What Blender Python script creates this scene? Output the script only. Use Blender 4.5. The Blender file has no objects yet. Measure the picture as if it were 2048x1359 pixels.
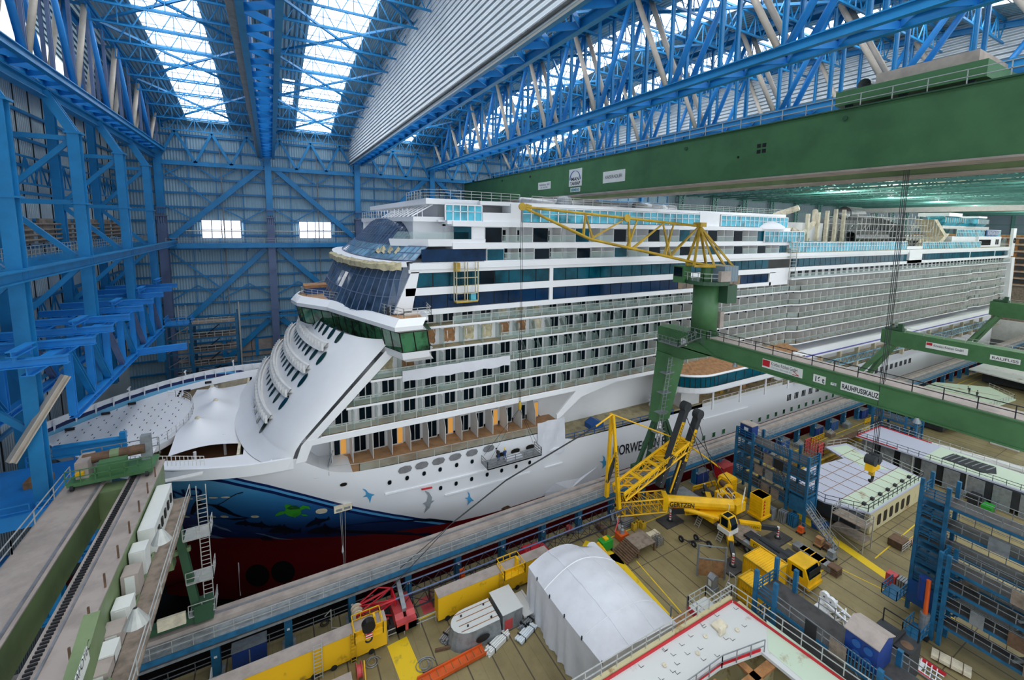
import bpy, math, random
from mathutils import Vector as V, Matrix
random.seed(7)
S = bpy.context.scene
COL = S.collection
R = ((.8677054, -.04554181, .49498816), (-.49682919, -.11101199, .86071894), (.01575092, -.99277504, -.11895221))
CAMZ = 42.0

def ray(px, py):
    c = (px - 1056.0, py - 559.0, 892.0)
    return [sum(R[i][k] * c[k] for k in range(3)) for i in range(3)]
def atz(px, py, z):
    r = ray(px, py); t = (z - CAMZ) / r[2]
    return V((r[0] * t, r[1] * t, z))
def aty(px, py, y):
    r = ray(px, py); t = y / r[1]
    return V((r[0] * t, y, CAMZ + r[2] * t))
def atx(px, py, x):
    r = ray(px, py); t = x / r[0]
    return V((x, r[1] * t, CAMZ + r[2] * t))

# ------------------------------------------------------------------ camera
cam = bpy.data.cameras.new('camera')
cam.sensor_width = 36.0
cam.lens = 892.0 / 2048 * 36
cam.shift_x = -(1056 - 1024) / 2048
cam.shift_y = -(679.5 - 559) / 2048
cam.clip_start = .5
cam.clip_end = 2000
co = bpy.data.objects.new('camera', cam)
COL.objects.link(co)
m = Matrix.Identity(4)
for i in range(3):
    m[i][0] = R[i][0]; m[i][1] = -R[i][1]; m[i][2] = -R[i][2]
m[2][3] = CAMZ
co.matrix_world = m
S.camera = co

# ------------------------------------------------------------------ materials
def lin(c):
    return tuple(((x / 255) / 12.92 if x / 255 <= .04045 else ((x / 255 + .055) / 1.055) ** 2.4) for x in c)
MATS = {}
def nodemat(name):
    mt = bpy.data.materials.new(name); mt.use_nodes = True
    nt = mt.node_tree
    for n in list(nt.nodes): nt.nodes.remove(n)
    out = nt.nodes.new('ShaderNodeOutputMaterial'); b = nt.nodes.new('ShaderNodeBsdfPrincipled')
    nt.links.new(b.outputs[0], out.inputs[0])
    MATS[name] = mt
    return mt, nt, b
def N(nt, t, **kw):
    n = nt.nodes.new(t)
    for k, v in kw.items():
        if k.startswith('i_'):
            key = k[2:]
            n.inputs[int(key) if key.isdigit() else key].default_value = v
        else: setattr(n, k, v)
    return n
def mat(name, rgb, rough=.5, metal=0., var=.12, scale=.4, rgb2=None, bump=None, thr=None):
    """painted surface: base colour with noise wear; bump=(axis, pitch, strength) is sheet corrugation"""
    mt, nt, b = nodemat(name)
    c1 = lin(rgb); c2 = lin(rgb2) if rgb2 else tuple(x * (1 - var * 2.2) for x in c1)
    tc = N(nt, 'ShaderNodeTexCoord')
    nz = N(nt, 'ShaderNodeTexNoise', i_Scale=scale, i_Detail=6.0, i_Roughness=.62)
    nt.links.new(tc.outputs['Object'], nz.inputs['Vector'])
    rp = N(nt, 'ShaderNodeValToRGB')
    lo, hi = thr if thr else (.42, .66)
    rp.color_ramp.elements[0].position = lo; rp.color_ramp.elements[0].color = (*c1, 1)
    rp.color_ramp.elements[1].position = hi; rp.color_ramp.elements[1].color = (*c2, 1)
    nt.links.new(nz.outputs[0], rp.inputs[0]); nt.links.new(rp.outputs[0], b.inputs['Base Color'])
    b.inputs['Roughness'].default_value = rough; b.inputs['Metallic'].default_value = metal
    if bump:
        sp = N(nt, 'ShaderNodeSeparateXYZ'); nt.links.new(tc.outputs['Object'], sp.inputs[0])
        mu = N(nt, 'ShaderNodeMath', operation='MULTIPLY', i_1=2 * math.pi / bump[1]); nt.links.new(sp.outputs[bump[0]], mu.inputs[0])
        si = N(nt, 'ShaderNodeMath', operation='SINE'); nt.links.new(mu.outputs[0], si.inputs[0])
        bp = N(nt, 'ShaderNodeBump', i_Strength=bump[2], i_Distance=bump[1] * .3); nt.links.new(si.outputs[0], bp.inputs['Height'])
        nt.links.new(bp.outputs[0], b.inputs['Normal'])
    return mt
def emit(name, rgb, s, rough=.5):
    mt, nt, b = nodemat(name)
    b.inputs['Base Color'].default_value = (*lin(rgb), 1); b.inputs['Roughness'].default_value = rough
    b.inputs['Emission Color'].default_value = (*lin(rgb), 1); b.inputs['Emission Strength'].default_value = s
    return mt
def glass(name, rgb, rough=.06, trans=0., spec=.8, var=.3, scale=.25):
    mt = mat(name, rgb, rough, 0, var, scale)
    b = [n for n in mt.node_tree.nodes if n.type == 'BSDF_PRINCIPLED'][0]
    b.inputs['Specular IOR Level'].default_value = spec
    if trans: b.inputs['Alpha'].default_value = 1 - trans
    return mt

mat('blue', (30, 134, 194), .42, 0, .1, .35)
mat('blue_bright', (38, 142, 222), .4, 0, .08, .35)
mat('blue_scaffold', (28, 100, 140), .5, 0, .16, 1.2)
mat('slate', (98, 116, 152), .5, 0, .1)
mat('tan_tube', (196, 186, 172), .5, 0, .1)
mat('wall_panel', (150, 182, 198), .5, 0, .06, .08, bump=(0, .5, .5))
mat('wall_panel_y', (190, 206, 212), .5, 0, .06, .08, bump=(1, .5, .5))
mat('wall_grey', (120, 140, 152), .6, 0, .06, .08, bump=(0, .6, .4))
mat('roof_sheet', (160, 192, 204), .45, 0, .06, .1, bump=(0, .6, 1.0))
mat('roof_cream', (206, 206, 184), .6, 0, .06, .1)
mat('curtain', (226, 236, 242), .38, .1, .05, .2, bump=(2, .62, 1.0))
mat('green', (72, 118, 74), .45, 0, .12, .25)
mat('green_pale', (118, 138, 96), .5, 0, .14, .3)
mat('green_dark', (46, 84, 58), .5, 0, .12, .3)
mat('teal_steel', (84, 140, 132), .5, 0, .1)
mat('walk', (172, 160, 152), .7, 0, .12, .6)
mat('rail', (190, 192, 188), .45, .3, .1, 1)
mat('galv', (150, 156, 160), .5, .4, .15, 1.5)
mat('dark', (30, 32, 36), .6, 0, .1)
mat('black', (14, 14, 15), .5, 0, .1)
mat('rubber', (26, 26, 28), .8, 0, .1)
mat('white', (238, 240, 243), .38, 0, .025, .15)
mat('white_matte', (222, 222, 220), .6, 0, .06, .5)
mat('cream', (226, 216, 190), .65, 0, .14, 1.0)
mat('tarp', (220, 222, 230), .55, 0, .04, .6)
mat('canvas', (206, 196, 160), .8, 0, .2, 1.2)
mat('teak', (190, 146, 104), .6, 0, .15, .8)
mat('deck_brown', (142, 104, 78), .6, 0, .12, .4)
mat('deck_buff', (172, 160, 124), .7, 0, .2, .7)
mat('yellow', (240, 186, 10), .4, 0, .1, .6)
mat('yellow_worn', (226, 176, 18), .55, 0, .1, .5, rgb2=(120, 96, 30), thr=(.6, .74))
mat('yellow_old', (196, 160, 40), .5, 0, .2, .6)
mat('yellow_paint', (226, 190, 22), .6, 0, .14, 1.0, rgb2=(150, 132, 60), thr=(.56, .72))
mat('red', (196, 30, 44), .45, 0, .1)
mat('red_faded', (196, 72, 74), .5, 0, .16, .8)
mat('orange', (214, 90, 30), .5, 0, .15)
mat('navy', (18, 56, 128), .45, 0, .12)
mat('ink', (22, 24, 40), .5, 0, .05)
mat('sign', (226, 228, 224), .5, 0, .04)
mat('sign_blue', (30, 84, 150), .5, 0, .04)
mat('teal_text', (40, 140, 150), .5, 0, .04)
mat('wood', (168, 124, 84), .75, 0, .2, 1.5)
mat('wood_dark', (108, 82, 62), .8, 0, .2, 1.5)
mat('plank_grey', (140, 126, 112), .8, 0, .2, 1.5)
mat('steelplate', (150, 152, 156), .45, .5, .15, 1.0)
mat('dark_plate', (74, 72, 72), .6, .1, .25, .7)
mat('primer', (206, 208, 206), .6, 0, .1, .3, rgb2=(150, 104, 66), thr=(.6, .72))
mat('mint', (196, 212, 190), .6, 0, .1, .35, rgb2=(142, 98, 54), thr=(.62, .73))
mat('grey_plate', (186, 190, 206), .55, 0, .08, .3, rgb2=(140, 100, 70), thr=(.66, .78))
mat('rust', (160, 112, 66), .8, 0, .25, 1.0)
mat('block_side', (196, 186, 146), .7, 0, .2, .8, rgb2=(146, 108, 66), thr=(.56, .7))
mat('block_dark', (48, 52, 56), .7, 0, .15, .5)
mat('red_hull', (112, 18, 22), .5, 0, .15, .1)
mat('duct', (170, 172, 174), .35, .6, .1, 1.0)
mat('green_machine', (40, 150, 50), .45, 0, .1)
mat('skin', (205, 160, 130), .6, 0, .05)
mat('cloth_blue', (36, 60, 110), .8, 0, .1)
mat('cloth_dark', (40, 44, 52), .8, 0, .1)
mat('helmet_y', (240, 196, 20), .4, 0, .03)
mat('helmet_w', (235, 235, 235), .4, 0, .03)
mat('turtle', (58, 158, 44), .45, 0, .12, .8)
mat('turtle_dark', (30, 84, 40), .45, 0, .1, .8)
mat('bird_blue', (74, 160, 212), .45, 0, .05)
mat('bird_grey', (150, 158, 164), .45, 0, .1)
mat('whale', (12, 22, 42), .4, 0, .2, .5)
mat('whale_grey', (38, 70, 104), .4, 0, .2, .5)
mat('sea_streak', (112, 134, 172), .45, 0, .12, .3)
mat('stripe_navy', (18, 36, 84), .42, 0, .05)
mat('stripe_blue', (66, 150, 205), .42, 0, .05)
glass('glass_dark', (12, 28, 38), .12, 0, .08)
glass('glass_blue', (12, 50, 86), .12, 0, .12)
glass('glass_teal', (10, 84, 102), .12, 0, .12)
glass('glass_turq', (64, 186, 212), .1, 0, .6, .35, .35)
glass('glass_green', (70, 130, 92), .06, 0, .8, .6, .5)
glass('glass_front', (70, 92, 118), .1, 0, .8, .35, .3)
glass('glass_sky', (130, 178, 206), .1, 0, .8, .35, .3)
glass('glass_rail', (176, 206, 200), .12, .62)
glass('glass_warm', (112, 84, 40), .1, 0, .6, .6, .5)
glass('glass_oval', (22, 58, 52), .08)
emit('daylight', (255, 255, 255), 2.8)
emit('window_light', (255, 255, 255), 1.2)
emit('lamp', (255, 196, 120), 3.0)
emit('cabin_glow', (210, 150, 70), .35)

def floor_mat():
    mt, nt, b = nodemat('concrete')
    tc = N(nt, 'ShaderNodeTexCoord')
    nz = N(nt, 'ShaderNodeTexNoise', i_Scale=.12, i_Detail=9.0, i_Roughness=.66)
    nt.links.new(tc.outputs['Object'], nz.inputs['Vector'])
    rp = N(nt, 'ShaderNodeValToRGB'); e = rp.color_ramp.elements
    e[0].position = .3; e[0].color = (*lin((112, 100, 66)), 1); e[1].position = .72; e[1].color = (*lin((156, 142, 100)), 1)
    nt.links.new(nz.outputs[0], rp.inputs[0])
    n2 = N(nt, 'ShaderNodeTexNoise', i_Scale=1.3, i_Detail=6.0, i_Roughness=.7)
    nt.links.new(tc.outputs['Object'], n2.inputs['Vector'])
    r2 = N(nt, 'ShaderNodeValToRGB'); r2.color_ramp.elements[0].position = .58; r2.color_ramp.elements[1].position = .8
    r2.color_ramp.elements[0].color = (0, 0, 0, 1); r2.color_ramp.elements[1].color = (.55, .55, .55, 1)
    nt.links.new(n2.outputs[0], r2.inputs[0])
    mx = N(nt, 'ShaderNodeMix', data_type='RGBA'); mx.inputs[7].default_value = (*lin((92, 78, 58)), 1)
    nt.links.new(r2.outputs[0], mx.inputs[0]); nt.links.new(rp.outputs[0], mx.inputs[6])
    sp = N(nt, 'ShaderNodeSeparateXYZ'); nt.links.new(tc.outputs['Object'], sp.inputs[0])
    def line(ch, pitch, w, off=0.):
        a = N(nt, 'ShaderNodeMath', operation='ADD', i_1=500 + off); nt.links.new(sp.outputs[ch], a.inputs[0])
        mo = N(nt, 'ShaderNodeMath', operation='MODULO', i_1=pitch); nt.links.new(a.outputs[0], mo.inputs[0])
        lt = N(nt, 'ShaderNodeMath', operation='LESS_THAN', i_1=w); nt.links.new(mo.outputs[0], lt.inputs[0])
        return lt
    l1 = line(0, 2.5, .13, .6); l2 = line(0, 2.5, .05, 1.75); l3 = line(1, 12.0, .1, 3.)
    a1 = N(nt, 'ShaderNodeMath', operation='MAXIMUM'); nt.links.new(l1.outputs[0], a1.inputs[0]); nt.links.new(l3.outputs[0], a1.inputs[1])
    h2 = N(nt, 'ShaderNodeMath', operation='MULTIPLY', i_1=.35); nt.links.new(l2.outputs[0], h2.inputs[0])
    a2 = N(nt, 'ShaderNodeMath', operation='MAXIMUM'); nt.links.new(a1.outputs[0], a2.inputs[0]); nt.links.new(h2.outputs[0], a2.inputs[1])
    m2 = N(nt, 'ShaderNodeMix', data_type='RGBA'); m2.inputs[7].default_value = (*lin((58, 50, 42)), 1)
    fm = N(nt, 'ShaderNodeMath', operation='MULTIPLY', i_1=.85); nt.links.new(a2.outputs[0], fm.inputs[0])
    nt.links.new(fm.outputs[0], m2.inputs[0]); nt.links.new(mx.outputs[2], m2.inputs[6])
    nt.links.new(m2.outputs[2], b.inputs['Base Color']); b.inputs['Roughness'].default_value = .62
floor_mat()

# ------------------------------------------------------------------ mesh builder
ORG = {}
class MB:
    def __init__(s): s.v = []; s.f = []; s.m = []; s.cur = 0
    def mi(s, i): s.cur = i; return s
    def add(s, vs, fs):
        b = len(s.v); s.v += [tuple(v) for v in vs]
        for f in fs: s.f.append(tuple(b + i for i in f)); s.m.append(s.cur)
        return s
    def box(s, x0, x1, y0, y1, z0, z1):
        x0, x1 = min(x0, x1), max(x0, x1); y0, y1 = min(y0, y1), max(y0, y1); z0, z1 = min(z0, z1), max(z0, z1)
        return s.add([(x0,y0,z0),(x1,y0,z0),(x1,y1,z0),(x0,y1,z0),(x0,y0,z1),(x1,y0,z1),(x1,y1,z1),(x0,y1,z1)],
                     [(0,3,2,1),(4,5,6,7),(0,1,5,4),(1,2,6,5),(2,3,7,6),(3,0,4,7)])
    def frame(s, p, q, up=(0,0,1)):
        p = V(p); q = V(q); d = (q - p)
        if d.length < 1e-6: d = V((0,0,1e-4))
        d.normalize(); u = V(up)
        if abs(d.dot(u)) > .98: u = V((1,0,0)) if abs(d.x) < .9 else V((0,1,0))
        a = d.cross(u).normalized(); b = a.cross(d).normalized()
        return p, q, a, b
    def beam(s, p, q, w, h=None, up=(0,0,1), w2=None, h2=None):
        h = h or w; w2 = w if w2 is None else w2; h2 = h if h2 is None else h2
        p, q, a, b = s.frame(p, q, up)
        vs = [p - a*w/2 - b*h/2, p + a*w/2 - b*h/2, p + a*w/2 + b*h/2, p - a*w/2 + b*h/2,
              q - a*w2/2 - b*h2/2, q + a*w2/2 - b*h2/2, q + a*w2/2 + b*h2/2, q - a*w2/2 + b*h2/2]
        return s.add(vs, [(0,1,2,3),(4,7,6,5),(0,4,5,1),(1,5,6,2),(2,6,7,3),(3,7,4,0)])
    def ibeam(s, p, q, w, h, t=.08, up=(0,0,1)):
        p, q, a, b = s.frame(p, q, up)
        s.beam(p + b*(h/2 - t/2), q + b*(h/2 - t/2), w, t, up); s.beam(p - b*(h/2 - t/2), q - b*(h/2 - t/2), w, t, up)
        return s.beam(p, q, t, h - 2*t, up)
    def tube(s, p, q, r, n=8, r2=None, cap=True):
        r2 = r if r2 is None else r2
        p, q, a, b = s.frame(p, q)
        vs = []
        for c, rr in ((p, r), (q, r2)):
            for i in range(n):
                t = 2*math.pi*i/n; vs.append(c + a*rr*math.cos(t) + b*rr*math.sin(t))
        fs = [(i, (i+1) % n, n + (i+1) % n, n + i) for i in range(n)]
        if cap: fs += [tuple(reversed(range(n))), tuple(range(n, 2*n))]
        return s.add(vs, fs)
    def poly(s, pts): return s.add(pts, [tuple(range(len(pts)))])
    def path(s, pts, r, n=6):
        for a, b in zip(pts, pts[1:]): s.tube(a, b, r, n)
        return s
    def prism(s, pts, d):
        n = len(pts); d = V(d); pts = [V(p) for p in pts]
        vs = pts + [p + d for p in pts]
        return s.add(vs, [tuple(reversed(range(n))), tuple(range(n, 2*n))] + [(i, (i+1) % n, n + (i+1) % n, n + i) for i in range(n)])
    def grid(s, rows, closed=False):
        nr, nc = len(rows), len(rows[0]); vs = [p for r in rows for p in r]
        fs = []
        for i in range(nr - 1):
            for j in range(nc if closed else nc - 1):
                k = (j + 1) % nc
                fs.append((i*nc + j, i*nc + k, (i+1)*nc + k, (i+1)*nc + j))
        return s.add(vs, fs)
    def lathe(s, c, prof, n=16, axis='z'):
        c = V(c); rows = []
        for r, h in prof:
            row = []
            for i in range(n):
                t = 2*math.pi*i/n; x, y = r*math.cos(t), r*math.sin(t)
                row.append(c + (V((x, y, h)) if axis == 'z' else V((h, x, y)) if axis == 'x' else V((y, h, x))))
            rows.append(row)
        return s.grid(rows, True)
    def build(s, name, mats, parent=None, smooth=False, **props):
        mats = mats if isinstance(mats, (list, tuple)) else [mats]
        me = bpy.data.meshes.new(name)
        o = V(ORG[parent.name]) if parent else V((0,0,0))
        if not parent and s.v and props.get('kind') != 'structure':
            xs = [v[0] for v in s.v]; ys = [v[1] for v in s.v]; zs = [v[2] for v in s.v]
            o = V(((min(xs)+max(xs))/2, (min(ys)+max(ys))/2, min(zs)))
        me.from_pydata([tuple(V(v) - o) for v in s.v], [], s.f)
        for mm in mats: me.materials.append(MATS[mm])
        if len(mats) > 1: me.polygons.foreach_set('material_index', s.m)
        if smooth: me.polygons.foreach_set('use_smooth', [True]*len(s.f))
        me.update()
        ob = bpy.data.objects.new(name, me); COL.objects.link(ob)
        if parent: ob.parent = parent
        else: ob.location = o
        ORG[ob.name] = tuple(o)
        for k, v in props.items():
            if v is not None: ob[k] = v
        return ob

def thing(name, label, cat, loc=(0,0,0), group=None, kind=None):
    o = bpy.data.objects.new(name, None); COL.objects.link(o)
    o.empty_display_size = .5; o.location = loc; ORG[o.name] = tuple(loc)
    o['label'] = label; o['category'] = cat
    if group: o['group'] = group
    if kind: o['kind'] = kind
    return o
KIDS = {}
def dup(root, loc, rz=None, label=None, group=None):
    r = root.copy(); COL.objects.link(r); r.location = loc; ORG[r.name] = tuple(loc)
    if rz is not None: r.rotation_euler = (0, 0, rz)
    if label: r['label'] = label
    if group: r['group'] = group
    if root.name not in KIDS:
        bpy.context.view_layer.update(); KIDS[root.name] = [(c, list(c.children)) for c in root.children]
    for ch, gs in KIDS[root.name]:
        c = ch.copy(); COL.objects.link(c); c.parent = r
        for g in gs:
            d = g.copy(); COL.objects.link(d); d.parent = c
    return r
def one(name, mb, mats, label, cat, group=None, smooth=False):
    return mb.build(name, mats, None, smooth, label=label, category=cat, group=group)
FONTC = {}
def text(txt, size, origin, xdir, ydir, mname, parent, name='lettering', depth=.02, fit=None, fn=None, bold=0., **props):
    """writing as thin solid letters lying on the plane (xdir, ydir) at origin"""
    cu = bpy.data.curves.new(name, 'FONT'); cu.body = txt; cu.size = size; cu.extrude = 0.; cu.offset = bold
    ob = bpy.data.objects.new('tmp', cu); COL.objects.link(ob)
    dg = bpy.context.evaluated_depsgraph_get(); dg.update()
    me = ob.evaluated_get(dg).to_mesh()
    vs = [tuple(v.co) for v in me.vertices]; fs = [tuple(p.vertices) for p in me.polygons]
    bpy.data.objects.remove(ob); bpy.data.curves.remove(cu)
    x = V(xdir).normalized(); y = V(ydir).normalized(); o = V(origin); n = x.cross(y).normalized()
    mx = max(v[0] for v in vs); k = (fit / mx) if fit else 1.
    P = [o + x*(v[0]*k) + y*v[1] + n*depth for v in vs]
    if fn: P = [fn(p) for p in P]
    mb = MB(); mb.add(P, fs)
    return mb.build(name, mname, parent, **props)
ORD = ['first', 'second', 'third', 'fourth', 'fifth', 'sixth', 'seventh', 'eighth', 'ninth', 'tenth', 'eleventh', 'twelfth', 'thirteenth',
       'fourteenth', 'fifteenth', 'sixteenth', 'seventeenth', 'eighteenth', 'nineteenth', 'twentieth', 'twenty-first', 'twenty-second', 'twenty-third', 'twenty-fourth']
def railing(mb, pts, h=1.1, step=2., r=.035, bars=2, n=4):
    """posts and rails along a polyline"""
    pts = [V(p) for p in pts]
    for a, b in zip(pts, pts[1:]):
        L = (b - a).length; k = max(1, round(L / step))
        for i in range(k + 1):
            p = a.lerp(b, i / k); mb.beam(p, p + V((0,0,h)), r*1.8, r*1.8)
        for j in range(bars):
            z = V((0,0,h*(j+1)/bars)); mb.beam(a + z, b + z, r*1.8, r*1.8)
    return mb

# ------------------------------------------------------------------ light
w = bpy.data.worlds.new('sky'); S.world = w; w.use_nodes = True
bg = w.node_tree.nodes['Background']; bg.inputs[0].default_value = (.86, .93, 1.0, 1); bg.inputs[1].default_value = 1.0
S.view_settings.view_transform = 'Standard'; S.view_settings.look = 'None'; S.view_settings.gamma = 1; S.view_settings.use_curve_mapping = False
S.view_settings.exposure = 0.72
# ================================================================== the hall
def roofz(y): return 69.6 - 7.2*((y - 57.5)/60.5)**2
fl = MB()
fl.mi(0).box(-60, 440, -60, 47.6, -1, 0).box(-60, 440, 103, 124, -1, 0)
fl.mi(3).box(-60, 440, 47.6, 103, -12, -11)  # dock floor concrete coloured black, the pit's deep shade painted in
# painted lines
def stripe(a, b, w, mi=1, z=.012):
    a = V((a[0], a[1], z)); b = V((b[0], b[1], z)); d = (b - a).normalized(); n = V((-d.y, d.x, 0))*w/2
    fl.mi(mi).poly([a - n, b - n, b + n, a + n])
for y0, y1, x0, x1 in ((44.6, 44.6, -12, 330), (42.9, 42.9, 9, 330)): stripe((x0, y0), (x1, y1), .16)
stripe((36.4, 40.4), (33.6, 8), 1.1); stripe((38.4, 38), (36.6, 24), .14); stripe((34.9, 24), (34.9, 8), .14)
stripe((66.2, 33.5), (60.5, 5), 1.3); stripe((52.3, 42.4), (58.2, 42.4), 1.5)
stripe((59.5, 25.6), (56.8, 25.6), .16); stripe((58.2, 33), (61.5, 18), .14); stripe((72, 22.8), (92, 22.9), .16); stripe((66, 23.4), (92, 24.2), .14)
stripe((9.2, 41.5), (9.8, 33), 2.0); stripe((34.2, 43.6), (37.4, 38.8), 1.9); stripe((100, 43), (104, 40), 1.6)
stripe((12.5, 44.4), (20, 44.4), 2.3, 2, .008); stripe((55.2, 44), (57, 43.6), 1.0, 2, .01)
fl.build('floor', ['concrete', 'yellow_paint', 'red_faded', 'black'], kind='structure')
qw = MB(); qw.box(-60, 440, 47.2, 47.65, -11, -.02).box(-60, 440, 102.8, 103.2, -11, -.02)
qw.build('wall_dock', 'black', kind='structure')  # pit walls black as well, shade put into the colour

# ---- far long wall
wf = MB(); wf.box(-27, 128, 120, 120.4, 0, 63)
WF = wf.build('wall_far', 'wall_panel', kind='structure'); ORG[WF.name] = (0,0,0)
for i in range(20):
    z = 3.2 + i*2.98
    b = MB().box(-27, 128, 119.55, 120, z - .17, z + .17)
    b.box(-27, 128, 119.45, 119.6, z + .13, z + .2); b.build('girt', 'blue', WF)
for k in range(8):
    x0 = -19.5 + 19*k if k else -19.5
    for d in (4.8, 9.6, 14.4):
        MB().box(x0 + d - .06, x0 + d + .06, 119.7, 120, 2, 60).build('wall_seam_post', 'blue', WF)
for k in range(-1, 6):
    x = 9.5 + 19*k - 19
    pp = MB().tube((x + .6, 119.2, 4), (x + .6, 119.2, 58), .13, 6); pp.build('downpipe', 'galv', WF)
pt = MB()
for k in range(0, 9): pt.box(-17 + k*6.3, -16.3 + k*6.3, 119.4, 119.6, 11, 15)
pt.build('kick_post', 'blue', WF)
MB().box(-19, 60, 119.7, 119.98, 11, 15.2).build('block_panel', 'walk', WF)
# diagonal braces on the far wall
def chev(x, s, ztop, zbot, w=1.1):
    return MB().beam((x + s*1.2, 119.2, ztop), (x + s*18.2, 119.2, zbot), .5, w, up=(0,1,0)) if False else MB().beam((x + s*1.2, 119.2, ztop), (x + s*18.4, 119.2, zbot), .5, w)
names = {0: 'left', 38: 'right'}
cnt = 0
for x, s in ((0, -1), (0, 1), (38, -1), (38, 1)):
    for lev, (a, c) in enumerate(((54.2, 38.2), (36.0, 18.6), (19.4, 3.0))):
        lab = 'broad blue brace on the far wall %s the %s roof truss end, %s tier' % (('left of' if s < 0 else 'right of'), ('second' if x == 0 else 'fourth'), ('upper', 'middle', 'bottom')[lev])
        o = one('diagonal_brace', chev(x, s, a, c), 'blue', lab, 'brace', 'diagonal braces of the far wall')
# light wall bracing and the platform beam
tb = MB()
for x0 in (-19.5, 0, 19, 38):
    for j in range(2):
        a = x0 + 9.5*j + .4
        for zz, s in ((51.2, 1), (45.3, -1), (25.0, 1)):
            tb.beam((a, 119.5, zz), (a + 4.7, 119.5, zz + 3.0*s), .16, .26); tb.beam((a + 4.7, 119.5, zz + 3.0*s), (a + 9.2, 119.5, zz), .16, .26)
    tb.beam((x0 + .8, 119.4, 53), (x0 + 9, 119.4, 45.5), .2, .3) if x0 < 0 else None
    tb.beam((x0 + .8, 119.4, 35.5), (x0 + 9, 119.4, 27.5), .2, .3) if x0 < 0 else None
tb.build('wall_bracing', 'blue', WF)
wt = MB(); wt.beam((-19.5, 119, 54.0), (57, 119, 54.0), .5, .9)
for i in range(12):
    xa = -19.5 + i*6.33
    wt.beam((xa, 118.9, 54.2), (xa + 3.1, 118.9, 60.5), .3, .5); wt.beam((xa + 3.1, 118.9, 60.5), (xa + 6.3, 118.9, 54.2), .3, .5)
one('wind_girder', wt, 'blue', 'blue lattice wind girder along the top of the far wall under the roof', 'girder')
pf = MB(); pf.box(-19, 128, 117.6, 119.6, 37.0, 37.25).beam((-19, 117.6, 36.7), (128, 117.6, 36.7), .4, .9)
for i in range(33): pf.beam((-18 + i*4.4, 117.8, 37), (-18 + i*4.4, 119.6, 35.4), .12, .12)
PF = thing('wall_walkway', 'blue walkway with grey railing crossing the far wall below the two bright windows', 'walkway', (0, 118.5, 36.7))
pf.build('platform', 'blue', PF)
railing(MB(), [(-19, 117.7, 37.25), (128, 117.7, 37.25)], 1.1, 2.2, .03).build('railing', 'rail', PF)
MB().tube((-17, 119.1, 39.9), (60, 119.1, 39.9), .14, 6).build('pipe', 'rail', PF)
low = MB()
for zz in (8.6, 9.3, 10.0): low.tube((-19, 118.6, zz), (60, 118.6, zz), .18, 6)
one('service_pipes', low, 'galv', 'bundle of grey horizontal pipes low on the far wall behind the bow', 'pipe')
tr = MB(); tr.beam((-12, 118.4, 21.3), (60, 118.4, 21.3), .2, .25).beam((-12, 118.4, 20.2), (60, 118.4, 20.2), .25, .5)
for i in range(12): tr.beam((-12 + 6*i, 118.4, 20.3), (-9 + 6*i, 118.4, 21.3), .12, .12); tr.beam((-9 + 6*i, 118.4, 21.3), (-6 + 6*i, 118.4, 20.3), .12, .12)
one('wall_truss', tr, 'blue', 'slim blue lattice beam across the far wall level with the bridge wing', 'beam')
# windows with white daylight
for k, (x0, x1) in enumerate(((-13.0, -5.8), (5.8, 12.8))):
    W = MB().box(x0, x1, 119.35, 119.5, 38.4, 42.2).build('window_%d' % (k + 1), 'window_light', kind='structure'); ORG[W.name] = (0,0,0)
    fr = MB()
    for i in range(5):
        x = x0 + (x1 - x0)*i/4; fr.box(x - .08, x + .08, 119.2, 119.4, 38.3, 42.3)
    for z in (38.3, 40.2, 42.25): fr.box(x0, x1, 119.2, 119.4, z - .06, z + .06)
    fr.build('window_frame', 'slate', W)
# main columns of the far wall
CX = [-19.5, 0, 19, 38, 57, 76, 95, 114]
for i, x in enumerate(CX):
    T = thing('steel_column', 'tall blue and slate steel column on the far wall under the %s roof truss from the left' % ORD[i], 'column', (x, 119, 0), 'columns of the far wall')
    MB().ibeam((x, 118.7, 43.5), (x, 118.7, 56.5), 1.3, 1.2, .16, (0,1,0)).box(x - .62, x + .62, 118.05, 118.2, 43.5, 56.5).build('upper_shaft', 'blue', T)
    c = MB().box(x - .75, x + .75, 117.8, 118.05, 0, 43.0).ibeam((x, 118.7, 0), (x, 118.7, 43.0), 1.5, 1.6, .18, (0,1,0))
    for z in (12, 22, 31, 36): c.box(x - .8, x + .8, 117.75, 119.5, z, z + .15)
    c.build('lower_shaft', 'slate', T)
    cc = MB().box(x - .85, x + .85, 117.6, 119.6, 42.9, 43.1).box(x - .75, x + .75, 117.8, 119.5, 44.6, 44.8)
    for d in (-.6, -.2, .2, .6): cc.box(x + d - .04, x + d + .04, 117.8, 118.2, 41.4, 44.6)
    cc.build('splice_plate', 'slate', T)

# ---- left end wall
wl = MB().box(-27.4, -27, 8, 120, -11, 64)
WL = wl.build('wall_left', 'wall_panel_y', kind='structure'); ORG[WL.name] = (0,0,0)
for i in range(14):
    z = 18 + 3.4*i
    MB().box(-27, -26.6, 8, 120, z - .18, z + .18).build('girt', 'blue', WL)
for i in range(26):
    y = 16 + 4.1*i
    MB().box(-27, -26.9, y - .06, y + .06, 14, 64).build('panel_seam', 'dark', WL)
lt = MB()
for z0, z1 in ((46.3, 49.6), (28.5, 31.8)):
    for i in range(24):
        y = 22 + 4*i
        lt.beam((-26, y, z0), (-26, y + 2, z1), .14, .14); lt.beam((-26, y + 2, z1), (-26, y + 4, z0), .14, .14); lt.beam((-26, y + 2, z0), (-26, y + 2, z1), .12, .12)
    lt.beam((-26, 22, z0), (-26, 118, z0), .22, .22); lt.beam((-26, 22, z1), (-26, 118, z1), .22, .22)
lt.build('wind_truss', 'blue', WL)

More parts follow.
